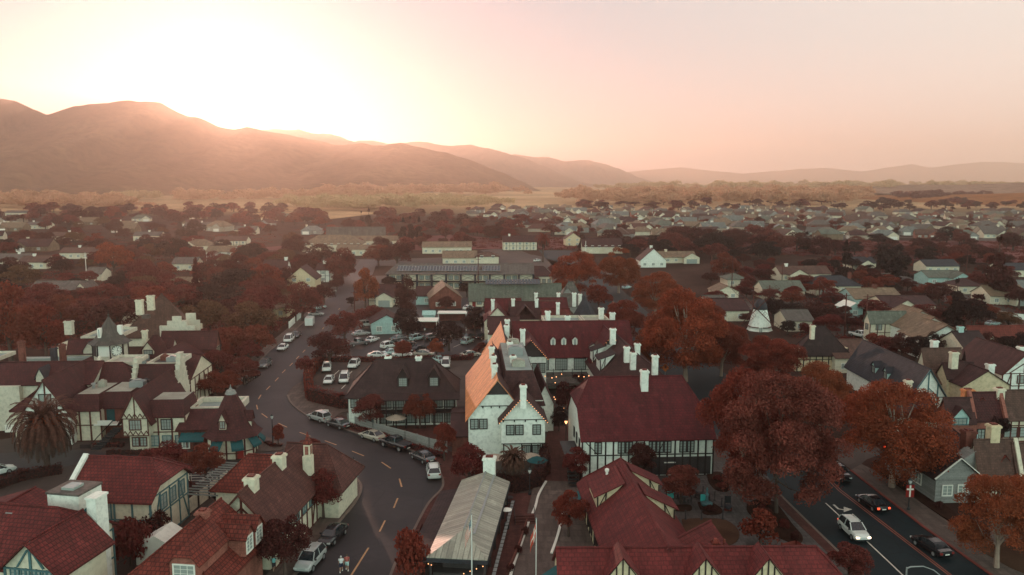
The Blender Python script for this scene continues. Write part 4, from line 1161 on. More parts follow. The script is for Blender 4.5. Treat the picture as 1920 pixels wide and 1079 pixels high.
st.box(x0 - 2.2, x0 - .1, y0, y0 + 7, 2.75, 2.9)
b.part('outside_stair', st, 'black_metal')
b = Bld('brown_roofed_annex', 'brown shingle roofed annex with four white chimneys close together', 'annex', (1120, 712), 5.5, short='the four-chimney annex')
p = b.at(1122, 708, 5.5); q = b.pl(1245, 708, p.y)
b.mass(p.x, q.x, p.y, p.y + 20, 5.5, 10.2, 'y', (3.2, 0), None, roof='shingle_plum', wall='white')
o = b.mass(p.x - .5, q.x - 4.5, p.y + 14, p.y + 30, 5.5, 10.0, 'y', None, None, roof='shingle_brown', wall='white')
shed_dormer(b, p.x + 3.4, p.y + 2.2, p.y + 6, 9.2, p.x + .6, 8.2, 2.4, 'shingle_black', 'white', -1)
shed_dormer(b, p.x + 3.0, p.y + 9.2, p.y + 12, 9.2, p.x + .4, 8.3, 2.2, 'shingle_black', 'white', -1)
chims(b, [(1175, 663, 650), (1187, 676, 661), (1195, 656, 644), (1228, 686, 666)], 9.8, .9, .85)
b = Bld('metal_roof_pavilion', 'open dining pavilion under a long ribbed cream metal roof', 'pavilion', (800, 1045), 3.0, vp=1118, short='the metal-roofed pavilion')
L = b.at(866, 900, 3.0).y; Wd = b.at(914, 1049, 3.0).x
F, G = roof_faces(0, Wd, 0, L, 3.0, 4.15, 'y', (4.3, 0), None)
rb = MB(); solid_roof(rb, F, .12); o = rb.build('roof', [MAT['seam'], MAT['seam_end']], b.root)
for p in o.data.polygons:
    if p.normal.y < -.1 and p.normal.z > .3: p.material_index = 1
wb = MB(); wb.poly([(0, L, 2.9), (Wd / 2, L, 4.0), (Wd, L, 2.9)]); wb.box(.25, Wd - .25, L - .3, L, 0, 2.88)
b.part('end_wall', wb, 'cream')
ba = MB()
for a, c in (((0, 0), (Wd, 0)), ((0, 0), (0, L)), ((Wd, 0), (Wd, L))): ba.bar((a[0], a[1], 2.72), (c[0], c[1], 2.72), .12, .42)
b.part('fascia', ba, 'slate')
po = MB()
for i in range(6):
    for x in (.3, Wd - .3): po.box(x - .1, x + .1, .35 + i * (L - .9) / 5, .55 + i * (L - .9) / 5, 0, 2.6)
b.part('post', po, 'dark_wall').name = 'post_frame'
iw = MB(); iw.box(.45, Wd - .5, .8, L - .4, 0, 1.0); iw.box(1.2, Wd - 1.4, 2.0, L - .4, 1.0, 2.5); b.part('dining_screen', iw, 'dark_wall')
lt = MB(); lt.add([(-2.3, -.3, 2.25), (0, -.3, 2.7), (0, L - 2, 2.7), (-2.3, L - 2, 2.25), (-2.3, -.3, 2.1), (0, -.3, 2.5), (0, L - 2, 2.5), (-2.3, L - 2, 2.1)], [(0, 1, 2, 3), (7, 6, 5, 4), (0, 4, 5, 1), (2, 6, 7, 3), (3, 7, 4, 0)])
b.part('side_awning', lt, 'shingle_black')
b.bulbs([(Wd * (.62 + .035 * i), -.25, 1.6 + .095 * i) for i in (0, 3, 6, 9)] + [(.2 + .3 * i, -.2, 2.4 - .1 * i) for i in range(2)], .06)
p = b.at(912, 900, 4.0); b.chimney(p.x, L + .6, 0, 5.9, 1.45, 1.1)
rid = MB(); rid.tube([(Wd / 2, 4.3, 4.2), (Wd / 2, L, 4.2)], .09, 6); rid.bar((Wd / 2 + 1.1, 4.0, 3.8), (Wd / 2 + 1.1, L, 3.8), .25, .06); b.part('ridge_cap', rid, 'metal_grey')
cb = MB()
for i in range(22): cb.bar((Wd + .5, i * .9, .95), (Wd + .5, i * .9 + .7, .95), .35, .05)
b.part('canvas_screen', cb, 'metal_grey')
b = Bld('red_gabled_shop', 'steep red roofed shop with cream dormer cheeks beside the courtyard trees', 'shop', (1085, 905), 3.1, short='the steep red-roofed shop')
p = b.at(1088, 905, 3.1); q = b.pl(1222, 905, p.y)
yf, yn = p.y, b.at(1245, 1028, 6.75).y
xm = (p.x + q.x) / 2
b.mass(p.x, q.x, yn, yf, 3.1, 6.75, 'y', None, (2.3, .15), roof='tile_brick', wall='yellow')
shed_dormer(b, xm - .8, yf - 9.0, yf - 3.8, 6.45, p.x + .55, 5.0, 1.75, 'tile_brick', 'yellow', -1)
shed_dormer(b, xm + .7, yf - 5.2, yf - 2.6, 6.45, q.x - .3, 4.75, 1.9, 'tile_brick', 'yellow', 1)
shed_dormer(b, xm + .7, yf - 12.2, yf - 9.2, 6.45, q.x - .3, 4.75, 1.9, 'tile_brick', 'yellow', 1)
b.beams([((p.x - .03, yf - i * 1.6, 0), (p.x - .03, yf - i * 1.6, 3.0)) for i in range(14)] + [((p.x - .03, yf, 2.9), (p.x - .03, yf - 20.8, 2.9))], 'timber', .14)
wrow(b, yf - 20, yf - 1, p.x, .8, 8, .9, 1.3, face='l')
b.vent(p.x + 2.4, yf - 4.9, 5.7, .25, 1.0, 'trim')
aw = MB(); aw.add([(p.x - 1.5, yf - 1.5, 2.1), (p.x, yf - 1.5, 2.9), (p.x, yf - 5.5, 2.9), (p.x - 1.5, yf - 5.5, 2.1), (p.x - 1.5, yf - 1.5, 1.7), (p.x - 1.5, yf - 5.5, 1.7)], [(3, 2, 1, 0), (3, 0, 4, 5)]); b.part('awning', aw, 'teal_cloth')
b = Bld('front_shop_range', 'long red tiled shop roof crossing the bottom edge with small timbered gable dormers', 'shop', (1045, 1031), 6.6, vp=940, short='the long red shop range')
p = b.at(1048, 1031, 6.6); q = b.pl(1530, 1023, p.y)
hd = 5.2
b.mass(p.x, q.x + 3.2, p.y - hd, p.y + hd, 3.0, 6.6, 'x', None, (3.2, 0), roof='tile_brick', wall='yellow', ov=.5)
for px in (1168, 1323, 1441):
    c = b.pl(px, 1043, p.y - 2.9)
    b.dormer(c.x, p.y - 3.0, c.z - 2.3, 2.7, .6, 3.0, 'tile_brick', 'yellow', 1.6, win=False)
    y_, z_ = p.y - 3.04, c.z - 1.75
    b.beams([((c.x - 1.2, y_, z_), (c.x, y_, z_ + 1.6)), ((c.x + 1.2, y_, z_), (c.x, y_, z_ + 1.6)), ((c.x, y_, z_ - .5), (c.x, y_, z_ + 1.5)), ((c.x - .55, y_, z_ - .5), (c.x - .55, y_, z_ + .8)), ((c.x + .55, y_, z_ - .5), (c.x + .55, y_, z_ + .8))], 'timber', .12)
aw = MB(); aw.add([(p.x - 1.9, p.y - 4.0, 2.6), (p.x - .05, p.y - 4.0, 3.9), (p.x - .05, p.y + 2.4, 3.9), (p.x - 1.9, p.y + 2.4, 2.6), (p.x - 1.9, p.y - 4.0, 2.2), (p.x - 1.9, p.y + 2.4, 2.2)], [(0, 1, 2, 3), (3, 5, 4, 0)]); b.part('awning', aw, 'teal_cloth')
b.vent(b.pl(1362, 1030, p.y).x, p.y + .8, 6.3, .12, .9, 'tile_rust'); b.chimney(b.pl(1347, 1025, p.y).x, p.y + 1, 6.0, 6.95, .5, .5, 'tile_rust')
b = Bld('courtyard_pavilion', 'small red gabled pavilion turned askew behind the long shop range', 'pavilion', (1258, 1027), 4.4, to=(1310, 1048))
c0 = b.at(1330, 981, 4.8)
b.mass(c0.x - 2.6, c0.x + 2.6, c0.y - 7, c0.y, 2.4, 4.8, 'y', roof='tile_brick', wall='yellow')
b = Bld('teal_timbered_house', 'cream house with teal timbers, red tiled hip roof and tall white chimney', 'house', (-120, 1000), 7.5, to=(206, 1030), short='the teal-timbered corner house')
r0 = b.at(127, 957, 9.6)
hd = 4.6
x1 = r0.x + .9
b.mass(-4, x1, r0.y - hd, r0.y + hd, 6.3, 9.6, 'x', None, (1.9, .5), roof='tile_red', wall='cream', ov=.6, og=.6)
yf = r0.y - hd
gx = b.pl(44, 1021, yf - 1.6).x; gz = b.pl(44, 1021, yf - 1.6).z
b.mass(gx - 2.6, gx + 2.6, yf - 1.0, yf + 5, gz - 2.5, gz - .1, 'y', None, None, roof='tile_red', wall='cream', ov=.6, og=.6)
for i in range(4): b.win(gx - 1.6 + i * 1.07, yf - 1.05, gz - 4.1, .78, 1.5, 'f', 'timber_teal', 2, 4)
b.timber_front(gx - 2.6, gx + 2.6, yf - 1.03, 0, gz - 2.5, 5, gz - 4.5, 'timber_teal')
b.beams([((gx, yf - 1.06, gz - 2.5), (gx, yf - 1.06, gz)), ((gx - 1.3, yf - 1.06, gz - 2.4), (gx - .2, yf - 1.06, gz - .8)), ((gx + 1.3, yf - 1.06, gz - 2.4), (gx + .2, yf - 1.06, gz - .8))], 'timber_teal', .22)
b.timber_front(-3.9, gx - 3, yf - .02, 0, 5.9, 4, 3.2, 'timber_teal'); b.timber_front(gx + 3, x1, yf - .02, 0, 5.9, 1, 3.2, 'timber_teal')
b.timber_front(yf, yf + 2 * hd, x1, 0, 5.9, 5, 2.9, 'timber_teal', ((0, 1), (1, -1), (2, 1), (3, -1)), face='r')
for k in range(4): b.win(x1 + .06, yf + 1.0 + k * 1.45, 3.7, .95, 1.75, 'r', 'timber_teal', 2, 3)
for k in range(4): b.win(x1 + .06, yf + 1.0 + k * 1.45, .7, .95, 1.6, 'r', 'timber_teal', 2, 3)
p = b.pl(182, 960, yf + 2 * hd - 1.2)
cb = MB(); cb.box(x1 + .1, x1 + 1.1, yf + hd + 1.2, yf + hd + 2.8, 0, 10.2); cb.box(x1, x1 + 1.2, yf + hd + 1.1, yf + hd + 2.9, 10.2, 10.4)
b.part('chimney', cb, 'white')
sk = MB(); c = b.at(142, 950, 8.2)
sk.box(c.x - 1.7, c.x + 1.7, r0.y + 2.2, r0.y + 5.4, 4, 10.0); b.part('stair_tower', sk, 'white')
s2 = MB(); s2.box(c.x - 1.8, c.x + 1.8, r0.y + 2.1, r0.y + 5.5, 10.0, 10.2); b.part('tower_cap', s2, 'shingle_grey')
s3 = MB(); s3.box(c.x - .7, c.x + .6, r0.y + 2.9, r0.y + 4.4, 10.2, 10.45); b.part('skylight', s3, 'glass')
s4 = MB(); s4.bar((c.x + 1.72, r0.y + 2.6, 8.3), (c.x + 1.72, r0.y + 5.2, 8.9), .1, .9, (1, 0, 0)); b.part('teal_panel', s4, 'teal_cloth')
for px in (20, 68):
    c2 = b.at(px, 963, 9.1); w_ = MB(); w_.box(c2.x - .35, c2.x + .35, c2.y - .25, c2.y + .25, 8.9, 9.25); b.part('roof_light', w_, 'metal_grey')
b = Bld('red_tiled_villa', 'cream villa with glazed red barrel tiles, raked white end wall and black balcony rail', 'house', (150, 933), 5.6, to=(279, 938), short='the red-tiled villa')
x0, x1, y0, y1 = b.at(124, 933, 5.6).x, b.L - .2, 0.5, 9.4
y1 = 8.6
b.mass(x0, x1, y0, y1, 5.6, 8.5, 'x', None, (1.9, .42), roof='tile_red', wall='cream', ov=.7, og=.6)
rw = MB()
for s_ in (-1,):
    rw.add([(x0 - .75, y0 - .6, 4.9), (x0 - .2, y0 - .6, 4.9), (x0 - .2, y0 - .6, 5.6), (x0 - .75, y0 - .6, 5.6), (x0 - .75, 4.4, 8.3), (x0 - .2, 4.4, 8.3), (x0 - .2, 4.4, 9.0), (x0 - .75, 4.4, 9.0), (x0 - .75, y1 + .5, 4.9), (x0 - .2, y1 + .5, 4.9), (x0 - .2, y1 + .5, 5.6), (x0 - .75, y1 + .5, 5.6)],
           [(0, 1, 2, 3), (3, 2, 6, 7), (7, 6, 10, 11), (1, 5, 6, 2), (5, 9, 10, 6), (4, 0, 3, 7), (8, 4, 7, 11), (9, 8, 11, 10), (0, 4, 5, 1), (4, 8, 9, 5)])
rw.box(x0 - .74, x0 - .21, y0, y1, 0, 4.9)
b.part('raked_parapet', rw, 'white')
b.timber_front(x1 - 6.2, x1, y0, 0, 5.5, 3, 3.0, 'timber_teal'); b.timber_front(y0, y1, x1, 0, 5.5, 4, 3.0, 'timber_teal', ((0, 1), (3, -1)), face='r')
b.win(x1 - 5.1, y0 - .05, 3.0, 1.2, 1.9, 'f', 'timber_teal', 3, 4)
for k in range(3): b.win(x1 + .06, y0 + 2.6 + k * 2.0, 3.4, 1.3, 1.6, 'r', 'timber_teal', 2, 3)
bl = MB(); bl.box(x1 - 6.8, x1 + .2, y0 - 2.2, y0, 2.55, 2.75); b.part('balcony_floor', bl, 'brick')
br = MB()
for i in range(28): br.box(x1 - 6.7 + i * .25, x1 - 6.67 + i * .25, y0 - 2.15, y0 - 2.11, 2.75, 3.7)
br.box(x1 - 6.8, x1 + .1, y0 - 2.17, y0 - 2.09, 3.7, 3.78); b.part('balcony_rail', br, 'black_metal')
lw = MB(); lw.box(x1 - 6.6, x1, y0 - 1.9, y0 - 1.8, 0, 2.5); b.part('ground_floor_screen', lw, 'timber_teal')
hp = MB()
hp.add([(x1 + .6, y0 - 4.2, 0), (x1 + 4.8, y0 - 4.2, 0), (x1 + 4.8, y0 - .6, 0), (x1 + .6, y0 - .6, 0), (x1 + .6, y0 - 4.2, 2.1), (x1 + 4.8, y0 - 4.2, 2.1), (x1 + 4.8, y0 - .6, 2.1), (x1 + .6, y0 - .6, 2.1), (x1 + 2.7, y0 - 4.2, 3.3), (x1 + 2.7, y0 - .6, 3.3)], [(0, 1, 5, 8, 4), (3, 7, 9, 6, 2), (0, 4, 7, 3), (1, 2, 6, 5), (4, 8, 9, 7), (8, 5, 6, 9)])
b.part('white_lean_to', hp, 'white')
for i, (px, w) in enumerate(((200, 5.5), (283, 5.2))):
    c = b.at(px, 862, 6.0); b.mass(c.x - w / 2, c.x + w / 2, y1 + 1.5, y1 + 6.5, 3.6, 5.6, 'x', (2.2, 0), (2.2, 0), roof='tile_red', wall='cream')
b.mass(x0 - 9.5, x0 + 2.2, y0 - 9.5, y0 - .7, 4.6, 6.4, 'y', None, None, roof='tile_red', wall='cream', ov=.3)
b = Bld('long_tiled_house', 'long red and plum tiled house with two cream chimneys and a little belfry', 'house', (447, 960), 4.4, vp=1150, short='the long house with the belfry')
r0 = b.at(447, 928, 8.2); r1 = b.at(547, 843, 8.2)
W2 = 3.3; xr = r0.x; y0, y1 = r0.y + .5, r1.y
o = b.mass(xr - W2, xr + W2, y0, y1, 4.5, 8.2, 'y', None, None, roof='tile_warm', wall='cream', ov=.5, og=.6)
two_tone(o, 'tile_rust', lambda p: p.normal.x < -.2)
gy = y0 - .05
b.beams([((xr, gy, 2.6), (xr, gy, 8.0)), ((xr - W2, gy, 4.6), (xr + W2, gy, 4.6)), ((xr - 1.9, gy, 4.8), (xr - .1, gy, 6.5)), ((xr + 1.9, gy, 4.8), (xr + .1, gy, 6.5)), ((xr + W2 - .1, gy, 0), (xr + W2 - .1, gy, 4.6)), ((xr - W2 - .3, gy - .5, 4.3), (xr, gy - .5, 8.1)), ((xr + W2 + .3, gy - .5, 4.3), (xr, gy - .5, 8.1))], 'timber_red', .22)
b.timber_front(y0, y1, xr + W2, 0, 4.4, 9, 2.6, 'timber_red', ((1, 1), (4, -1), (7, 1)), face='r')
wrow(b, y0 + 1, y1, xr + W2, 2.8, 6, 1.0, 1.3, 'timber_teal', 'r')
n0 = b.at(383, 966, 7.7)
nx = n0.x; H2 = 4.4
b.mass(nx - H2, nx + H2 - .3, n0.y - 7.5, r0.y - .6, 4.0, 7.7, 'y', (5.2, 0), None, roof='tile_rust', wall='pink', ov=.6)
for px, py in ((442, 1010), (468, 975)):
    c = b.at(px, py, 5.6)
    b.dormer(nx + H2 + .2, min(c.y, r0.y - 2.2), 4.2, 1.7, 1.9, 3.6, 'tile_rust', 'pink', 1.0, frame='trim', face='r', cols=2, rows=4)
yd = n0.y - 6.9; c = b.pl(344, 1050, yd)
b.dormer(c.x, yd, 4.2, 2.7, 2.1, 5.4, 'tile_rust', 'pink', 1.6, frame='trim', face='f', cols=3, rows=4, hip=True)
chims(b, [(381, 975, 957)], 7.2, 1.0, 1.0, 'pink'); chims(b, [(472, 915, 893), (524, 872, 852)], 7.9, 1.15, 1.2, 'cream')
e0 = b.at(606, 841, 7.8)
b.mass(xr + W2 - 5, e0.x + 2.6, y1 - .5, y1 + 6.5, 4.3, 7.8, 'x', None, (2.6, 0), roof='tile_warm', wall='cream', ov=.8)
q0 = b.at(404, 912, 4.0); q1 = b.at(480, 855, 7.0)
b.mass(q0.x, xr, q0.y, max(q0.y + 5, 2 * q1.y - q0.y), 4.0, 7.0, 'x', (3.0, 0), None, roof='tile_rust', wall='cream', ov=.5)
bc = b.at(578, 868, 7.0)
k = .62
be = MB(); be.box(bc.x - .8 * k, bc.x + .8 * k, bc.y - .8 * k, bc.y + .8 * k, 5.6, 7.9); be.box(bc.x - .62 * k, bc.x + .62 * k, bc.y - .62 * k, bc.y + .62 * k, 7.9, 9.3); o = b.part('belfry', be, 'cream')
bl = MB(); bl.box(bc.x - .35 * k, bc.x + .35 * k, bc.y - .66 * k, bc.y - .62 * k, 8.1, 9.1); bl.box(bc.x + .62 * k, bc.x + .66 * k, bc.y - .35 * k, bc.y + .35 * k, 8.1, 9.1); bl.build('louvre', MAT['pink'], o)
bt = MB(); bt.lathe((bc.x, bc.y, 9.3), [(1.05 * k, 0), (.5 * k, .6), (.12, 1.2), (.02, 1.5)], 4, math.pi / 4); bt.build('belfry_roof', MAT['tile_rust'], o)
b2 = Bld('pergola', 'open dark timber pergola with white framed gate beside red tiled house', 'pergola', (352, 968), 0, vp=1150)
pg = MB()
for i in range(5):
    for x in (0, 3.6): pg.box(x - .09, x + .09, i * 2.6 - .09, i * 2.6 + .09, 0, 2.6)
for x in (0, 3.6): pg.box(x - .07, x + .07, -.5, 11, 2.6, 2.8)
pg.mat(0)
b2.part('pergola_frame', pg, 'timber')
rf = MB()
for i in range(14): rf.box(-.5, 4.1, -.3 + i * .82, -.18 + i * .82, 2.8, 2.95)
b2.part('pergola_rafter', rf, 'grey_wall').name = 'rafter_slats'
fn = MB(); fn.box(-.12, -.06, 0, 10.4, 0.1, 1.9); b2.part('panel_wall', fn, 'cream')
b2.beams([((-.15, i * 2.1, 0), (-.15, i * 2.1 + 2.0, 1.9)) for i in range(5)] + [((-.15, 0, 1.85), (-.15, 10.4, 1.85)), ((-.15, 0, .15), (-.15, 10.4, .15))], 'timber_red', .14)
b = Bld('half_timbered_terrace', 'half-timbered shop terrace with dark red tiles, flat white roof decks and a corner cone', 'shop terrace', (60, 790), 4.6, short='the half-timbered terrace')
Y = b.at(90, 835, 0).y
gx0, gx1, gy0, gzr = gmass(b, 42, 132, 778, None, 714, 15, y0=Y, roof='tile_maroon', og=.5, ov=.4)
ze = b.pl(42, 778, Y).z
b.beams([((gx0, Y - .04, ze), (gx1, Y - .04, ze)), (((gx0 + gx1) / 2, Y - .04, ze), ((gx0 + gx1) / 2, Y - .04, gzr - .2)), ((gx0 - .3, Y - .4, ze - .3), ((gx0 + gx1) / 2, Y - .4, gzr)), ((gx1 + .3, Y - .4, ze - .3), ((gx0 + gx1) / 2, Y - .4, gzr)), (((gx0 + gx1) / 2 - 1.6, Y - .04, ze), ((gx0 + gx1) / 2 - 1.6, Y - .04, ze + 2.2)), (((gx0 + gx1) / 2 + 1.6, Y - .04, ze), ((gx0 + gx1) / 2 + 1.6, Y - .04, ze + 2.2))], 'timber_red', .2)
b.win((gx0 + gx1) / 2, Y - .05, ze + 1.6, 1.7, 1.5, 'f', 'timber', 2, 1)
l0 = b.at(14, 772, 5.6); b.mass(l0.x, gx0 + 2, Y + .8, Y + 8, 5.4, 7.8, 'x', (2.4, 0), None, roof='tile_maroon', wall='cream')
bal = MB(); bal.box(l0.x - .4, gx0 + 1, Y - 1.2, Y + .8, 2.5, 2.7); bal.box(l0.x - .4, gx0 + 1, Y - 1.2, Y - 1.12, 3.5, 3.6)
for i in range(26): bal.box(l0.x - .3 + i * .28, l0.x - .14 + i * .28, Y - 1.18, Y - 1.12, 2.7, 3.5)
b.part('balcony_rail', bal, 'trim')
def mans(xl, xr_, yeave, ytop, ydeck, ze, zt, par=True, wall='cream'):
    p = b.at(xl, yeave, ze); q = b.pl(xr_, yeave, p.y)
    run = max(1.6, b.at(xl, ytop, zt).y - p.y); dep = max(5, b.at(xl, ydeck, zt).y - p.y)
    b.wall(p.x, q.x, p.y + .4, p.y + dep, 0, ze, wall)
    m = MB(); solid_roof(m, [[(p.x, p.y, ze), (q.x, p.y, ze), (q.x - .6, p.y + run, zt), (p.x + .6, p.y + run, zt)], [(q.x, p.y, ze), (q.x, p.y + dep, ze), (q.x - .6, p.y + dep, zt), (q.x - .6, p.y + run, zt)], [(p.x, p.y + dep, ze), (p.x, p.y, ze), (p.x + .6, p.y + run, zt), (p.x + .6, p.y + dep, zt)]], .15)
    b.part('roof', m, 'tile_maroon')
    d = MB(); d.box(p.x + .7, q.x - .7, p.y + run + .1, p.y + dep, zt - .5, zt - .12); b.part('flat_roof', d, 'deck_white')
    return p.x, q.x, p.y, p.y + dep
m1 = mans(126, 186, 771, 741, 718, 5.0, 7.2); m2 = mans(180, 246, 766, 741, 716, 5.0, 7.2, wall='brick'); m3 = mans(268, 345, 783, 750, 735, 5.0, 7.2)
for mm, n in ((m1, 3), (m3, 3)): b.timber_front(mm[0], mm[1], mm[2] + .37, 0, 4.9, n, 2.6, 'timber_red')
b.win((m3[0] + m3[1]) / 2 + .3, m3[2] + .34, 3.0, 1.6, 1.5, 'f', 'timber', 4, 3); wrow(b, m3[0] + .4, m3[1], m3[2] + .37, .5, 3, 1.2, 1.5, 'timber_teal')
b.unit(m1[0] + 2.6, m1[2] + 6.5, 7.1, 1.0, 1.0, .9, 'deck_white'); b.vent(m1[0] + 1.6, m1[2] + 5.5, 7.1, .35, .9)
for i in range(5): b.vent(m2[0] + 2.6 + i * .7, m2[2] + 7 + (i % 2) * .8, 7.1, .3, .7, 'black_metal')
b.unit(m2[0] + 4.5, m2[2] + 5, 7.1, 2.2, 1.6, .9, 'metal_grey')
x0, x1, y0, zr = gmass(b, 228, 278, 786, None, 740, 15, y0=m3[2] - 1.2, roof='tile_maroon', z0=2.5, og=.5, ov=.55, wall='cream')
ze = b.pl(228, 786, y0).z; xm = (x0 + x1) / 2
b.wall(x0 + .7, x1 - .4, y0 + .7, y0 + 8, 0, 2.5, 'cream')
b.beams([((x0, y0 - .04, ze), (x1, y0 - .04, ze)), ((x0, y0 - .04, 2.6), (x1, y0 - .04, 2.6)), ((x0 + .1, y0 - .04, 2.5), (x0 + .1, y0 - .04, ze)), ((x1 - .1, y0 - .04, 2.5), (x1 - .1, y0 - .04, ze)), ((xm, y0 - .04, ze), (xm, y0 - .04, zr - .2))]
        + [((x0 + (x1 - x0) * i / 5, y0 - .04, ze + .1), (x0 + (x1 - x0) * (i + .5) / 5, y0 - .04, ze + .75)) for i in range(5)] + [((x0 + (x1 - x0) * (i + 1) / 5, y0 - .04, ze + .1), (x0 + (x1 - x0) * (i + .5) / 5, y0 - .04, ze + .75)) for i in range(5)]
        + [((x0 + (x1 - x0) * i / 5, y0 - .04, 2.65), (x0 + (x1 - x0) * (i + .5) / 5, y0 - .04, 3.3)) for i in range(5)] + [((x0 + (x1 - x0) * (i + 1) / 5, y0 - .04, 2.65), (x0 + (x1 - x0) * (i + .5) / 5, y0 - .04, 3.3)) for i in range(5)]
        + [((x0 - .5, y0 - .45, ze - .35), (xm, y0 - .45, zr)), ((x1 + .5, y0 - .45, ze - .35), (xm, y0 - .45, zr))], 'timber_red', .15)
b.win(xm, y0 - .05, ze - 1.65, 1.6, 1.45, 'f', 'timber_red', 4, 2); wrow(b, x0 + 1, x1 - .6, y0 + .67, .8, 2, .9, 1.3, 'timber_red')
gl = MB(); gl.box(m2[0], m2[1] - 1.2, m2[2] - 1.2, m2[2] + .4, 2.6, 2.8); gl.box(m2[0] + .6, m2[1] - 2.4, m2[2] - 1.2, m2[2] - 1.14, 2.8, 3.4)
b.part('gallery_rail', gl, 'trim')
sp_ = MB()
for i in range(9): sp_.box(m2[0] + 1.2 + i * .22, m2[0] + 2.6 + i * .22, m2[2] - 5.0 + i * .42, m2[2] - 4.6 + i * .42, .25 * i, .25 * i + .3)
b.part('outside_stair', sp_, 'black_metal')
sr = MB(); sr.bar((m2[0] + 1.2, m2[2] - 5, .9), (m2[0] + 3.0, m2[2] - 1.3, 3.4), .08, .12); sr.box(m2[0] - .4, m2[0] + 1.2, m2[2] - 5.1, m2[2] - 5.04, .3, .9)
b.part('stair_rail', sr, 'timber')
dr = MB(); dr.box(m2[0] + 1.4, m2[0] + 2.6, m2[2] + .3, m2[2] + .39, 2.8, 4.7); b.part('door', dr, 'teal_cloth')
p = b.at(328, 806, 3.4); q = b.pl(440, 806, p.y); t = b.at(350, 768, 5.2)
b.wall(p.x + .4, q.x, p.y + .5, p.y + 9, 0, 3.3, 'brick')
m = MB(); solid_roof(m, [[(p.x, p.y, 3.3), (q.x, p.y, 3.3), (q.x - 1, t.y, 5.3), (t.x, t.y, 5.3)], [(p.x, p.y + 10, 3.3), (p.x, p.y, 3.3), (t.x, t.y, 5.3), (t.x, p.y + 9, 5.3)]], .15); b.part('roof', m, 'tile_maroon')
b.flat_roof(t.x + .2, q.x - .6, t.y, p.y + 10.5, 4.7, 'deck_teal', .8, 'ivory', .45)
aw = MB(); ax = b.pl(338, 820, p.y).x; bx = b.pl(385, 820, p.y).x
aw.add([(ax, p.y - .9, 2.0), (bx, p.y - .9, 2.0), (bx, p.y + .45, 2.8), (ax, p.y + .45, 2.8), (ax, p.y - .9, 1.7), (bx, p.y - .9, 1.7)], [(0, 1, 2, 3), (0, 4, 5, 1)]); b.part('awning', aw, 'teal_cloth')
b.win(ax + .6, p.y + .47, .4, 1.0, 1.4, 'f', 'trim'); b.timber_front(p.x + .4, q.x - 3, p.y + .47, 0, 3.2, 5, 2.9, 'timber_red')
cc = b.at(438, 848, 0); R8 = 3.55
cw = MB(); cw.lathe((cc.x, cc.y, 0), [(R8, 0), (R8, 3.4)], 8, math.pi / 8); b.part('cone_wall', cw, 'cream')
tf = MB()
for i in range(16):
    a = math.pi / 8 + i * math.pi / 8; r = (R8 if i % 2 == 0 else R8 * math.cos(math.pi / 8)) + .03
    tf.bar((cc.x + math.cos(a) * r, cc.y + math.sin(a) * r, 0), (cc.x + math.cos(a) * r, cc.y + math.sin(a) * r, 3.3), .2, .2)
for z in (.9, 2.9):
    for i in range(8):
        a, c = math.pi / 8 + i * math.pi / 4, math.pi / 8 + (i + 1) * math.pi / 4
        tf.bar((cc.x + math.cos(a) * R8, cc.y + math.sin(a) * R8, z), (cc.x + math.cos(c) * R8, cc.y + math.sin(c) * R8, z), .16, .16)
b.part('timber_frame', tf, 'timber_red')
cr = MB(); cr.lathe((cc.x, cc.y, 3.0), [(4.35, 0), (3.5, .75), (2.7, 2.0), (1.75, 4.0), (.75, 6.0)], 8, math.pi / 8); b.part('cone_roof', cr, 'tile_maroon')
cf = MB(); cf.lathe((cc.x, cc.y, 8.9), [(.85, 0), (.6, .55), (.3, .62), (.08, 1.0), (.05, 1.4)], 8, math.pi / 8); b.part('finial', cf, 'grey_wall')
b.dormer(cc.x - .5, cc.y - 3.0, 4.4, .95, 1.3, 2.4, 'tile_maroon', 'cream', 1.1, frame='timber_red', cols=2, rows=2)
b.dormer(cc.x + 3.0, cc.y - .3, 4.2, 1.0, 1.2, 2.4, 'tile_maroon', 'cream', 1.0, face='r', frame='timber_red', cols=2, rows=2)
for a in (-1.9, -1.15, -.45, .1):
    x, y = cc.x + math.cos(a) * R8, cc.y + math.sin(a) * R8
    am = MB(); am.T = Matrix.Translation((x, y, 0)) @ Matrix.Rotation(a + math.pi / 2, 4, 'Z')
    am.add([(-.85, -1.0, 1.9), (.85, -1.0, 1.9), (.85, .05, 2.85), (-.85, .05, 2.85), (-.85, -1.0, 1.55), (.85, -1.0, 1.55)], [(0, 1, 2, 3), (0, 4, 5, 1), (0, 3, 4), (1, 5, 2)])
    b.part('awning', am, 'teal_cloth')
dm = MB(); a = -1.02; dm.T = Matrix.Translation((cc.x + math.cos(a) * (R8 - .12), cc.y + math.sin(a) * (R8 - .12), 0)) @ Matrix.Rotation(a + math.pi / 2, 4, 'Z'); dm.box(-.5, .5, -.08, .1, 0, 2.1); b.part('door', dm, 'red_door')
b = Bld('stepped_gable_row', 'dark maroon roofed row with white crow-stepped gable walls and small dormers', 'shop row', (0, 722), 7.4, short='the crow-stepped row')
x0, x1, y0, y1 = fmass(b, -60, 172, 722, 7.4, 681, 9.9, roof='tile_maroon', wall='ivory', ov=.4)
pp = MB(); pp.box(b.pl(0, 750, y0).x - 6, b.pl(44, 750, y0).x, y0 - 1.0, y0 + 1, 0, 7.3); b.part('white_front', pp, 'ivory')
tg = b.pl(75, 700, y0 + .3); b.dormer(tg.x, y0 + .2, 7.0, 1.3, 1.5, 3, 'slate', 'ivory', 1.4, win=False)
a0, a1, ay0, ay1 = fmass(b, 176, 246, 714, 7.2, 682, 9.6, roof='tile_maroon', wall='ivory', h1=(2, .3))
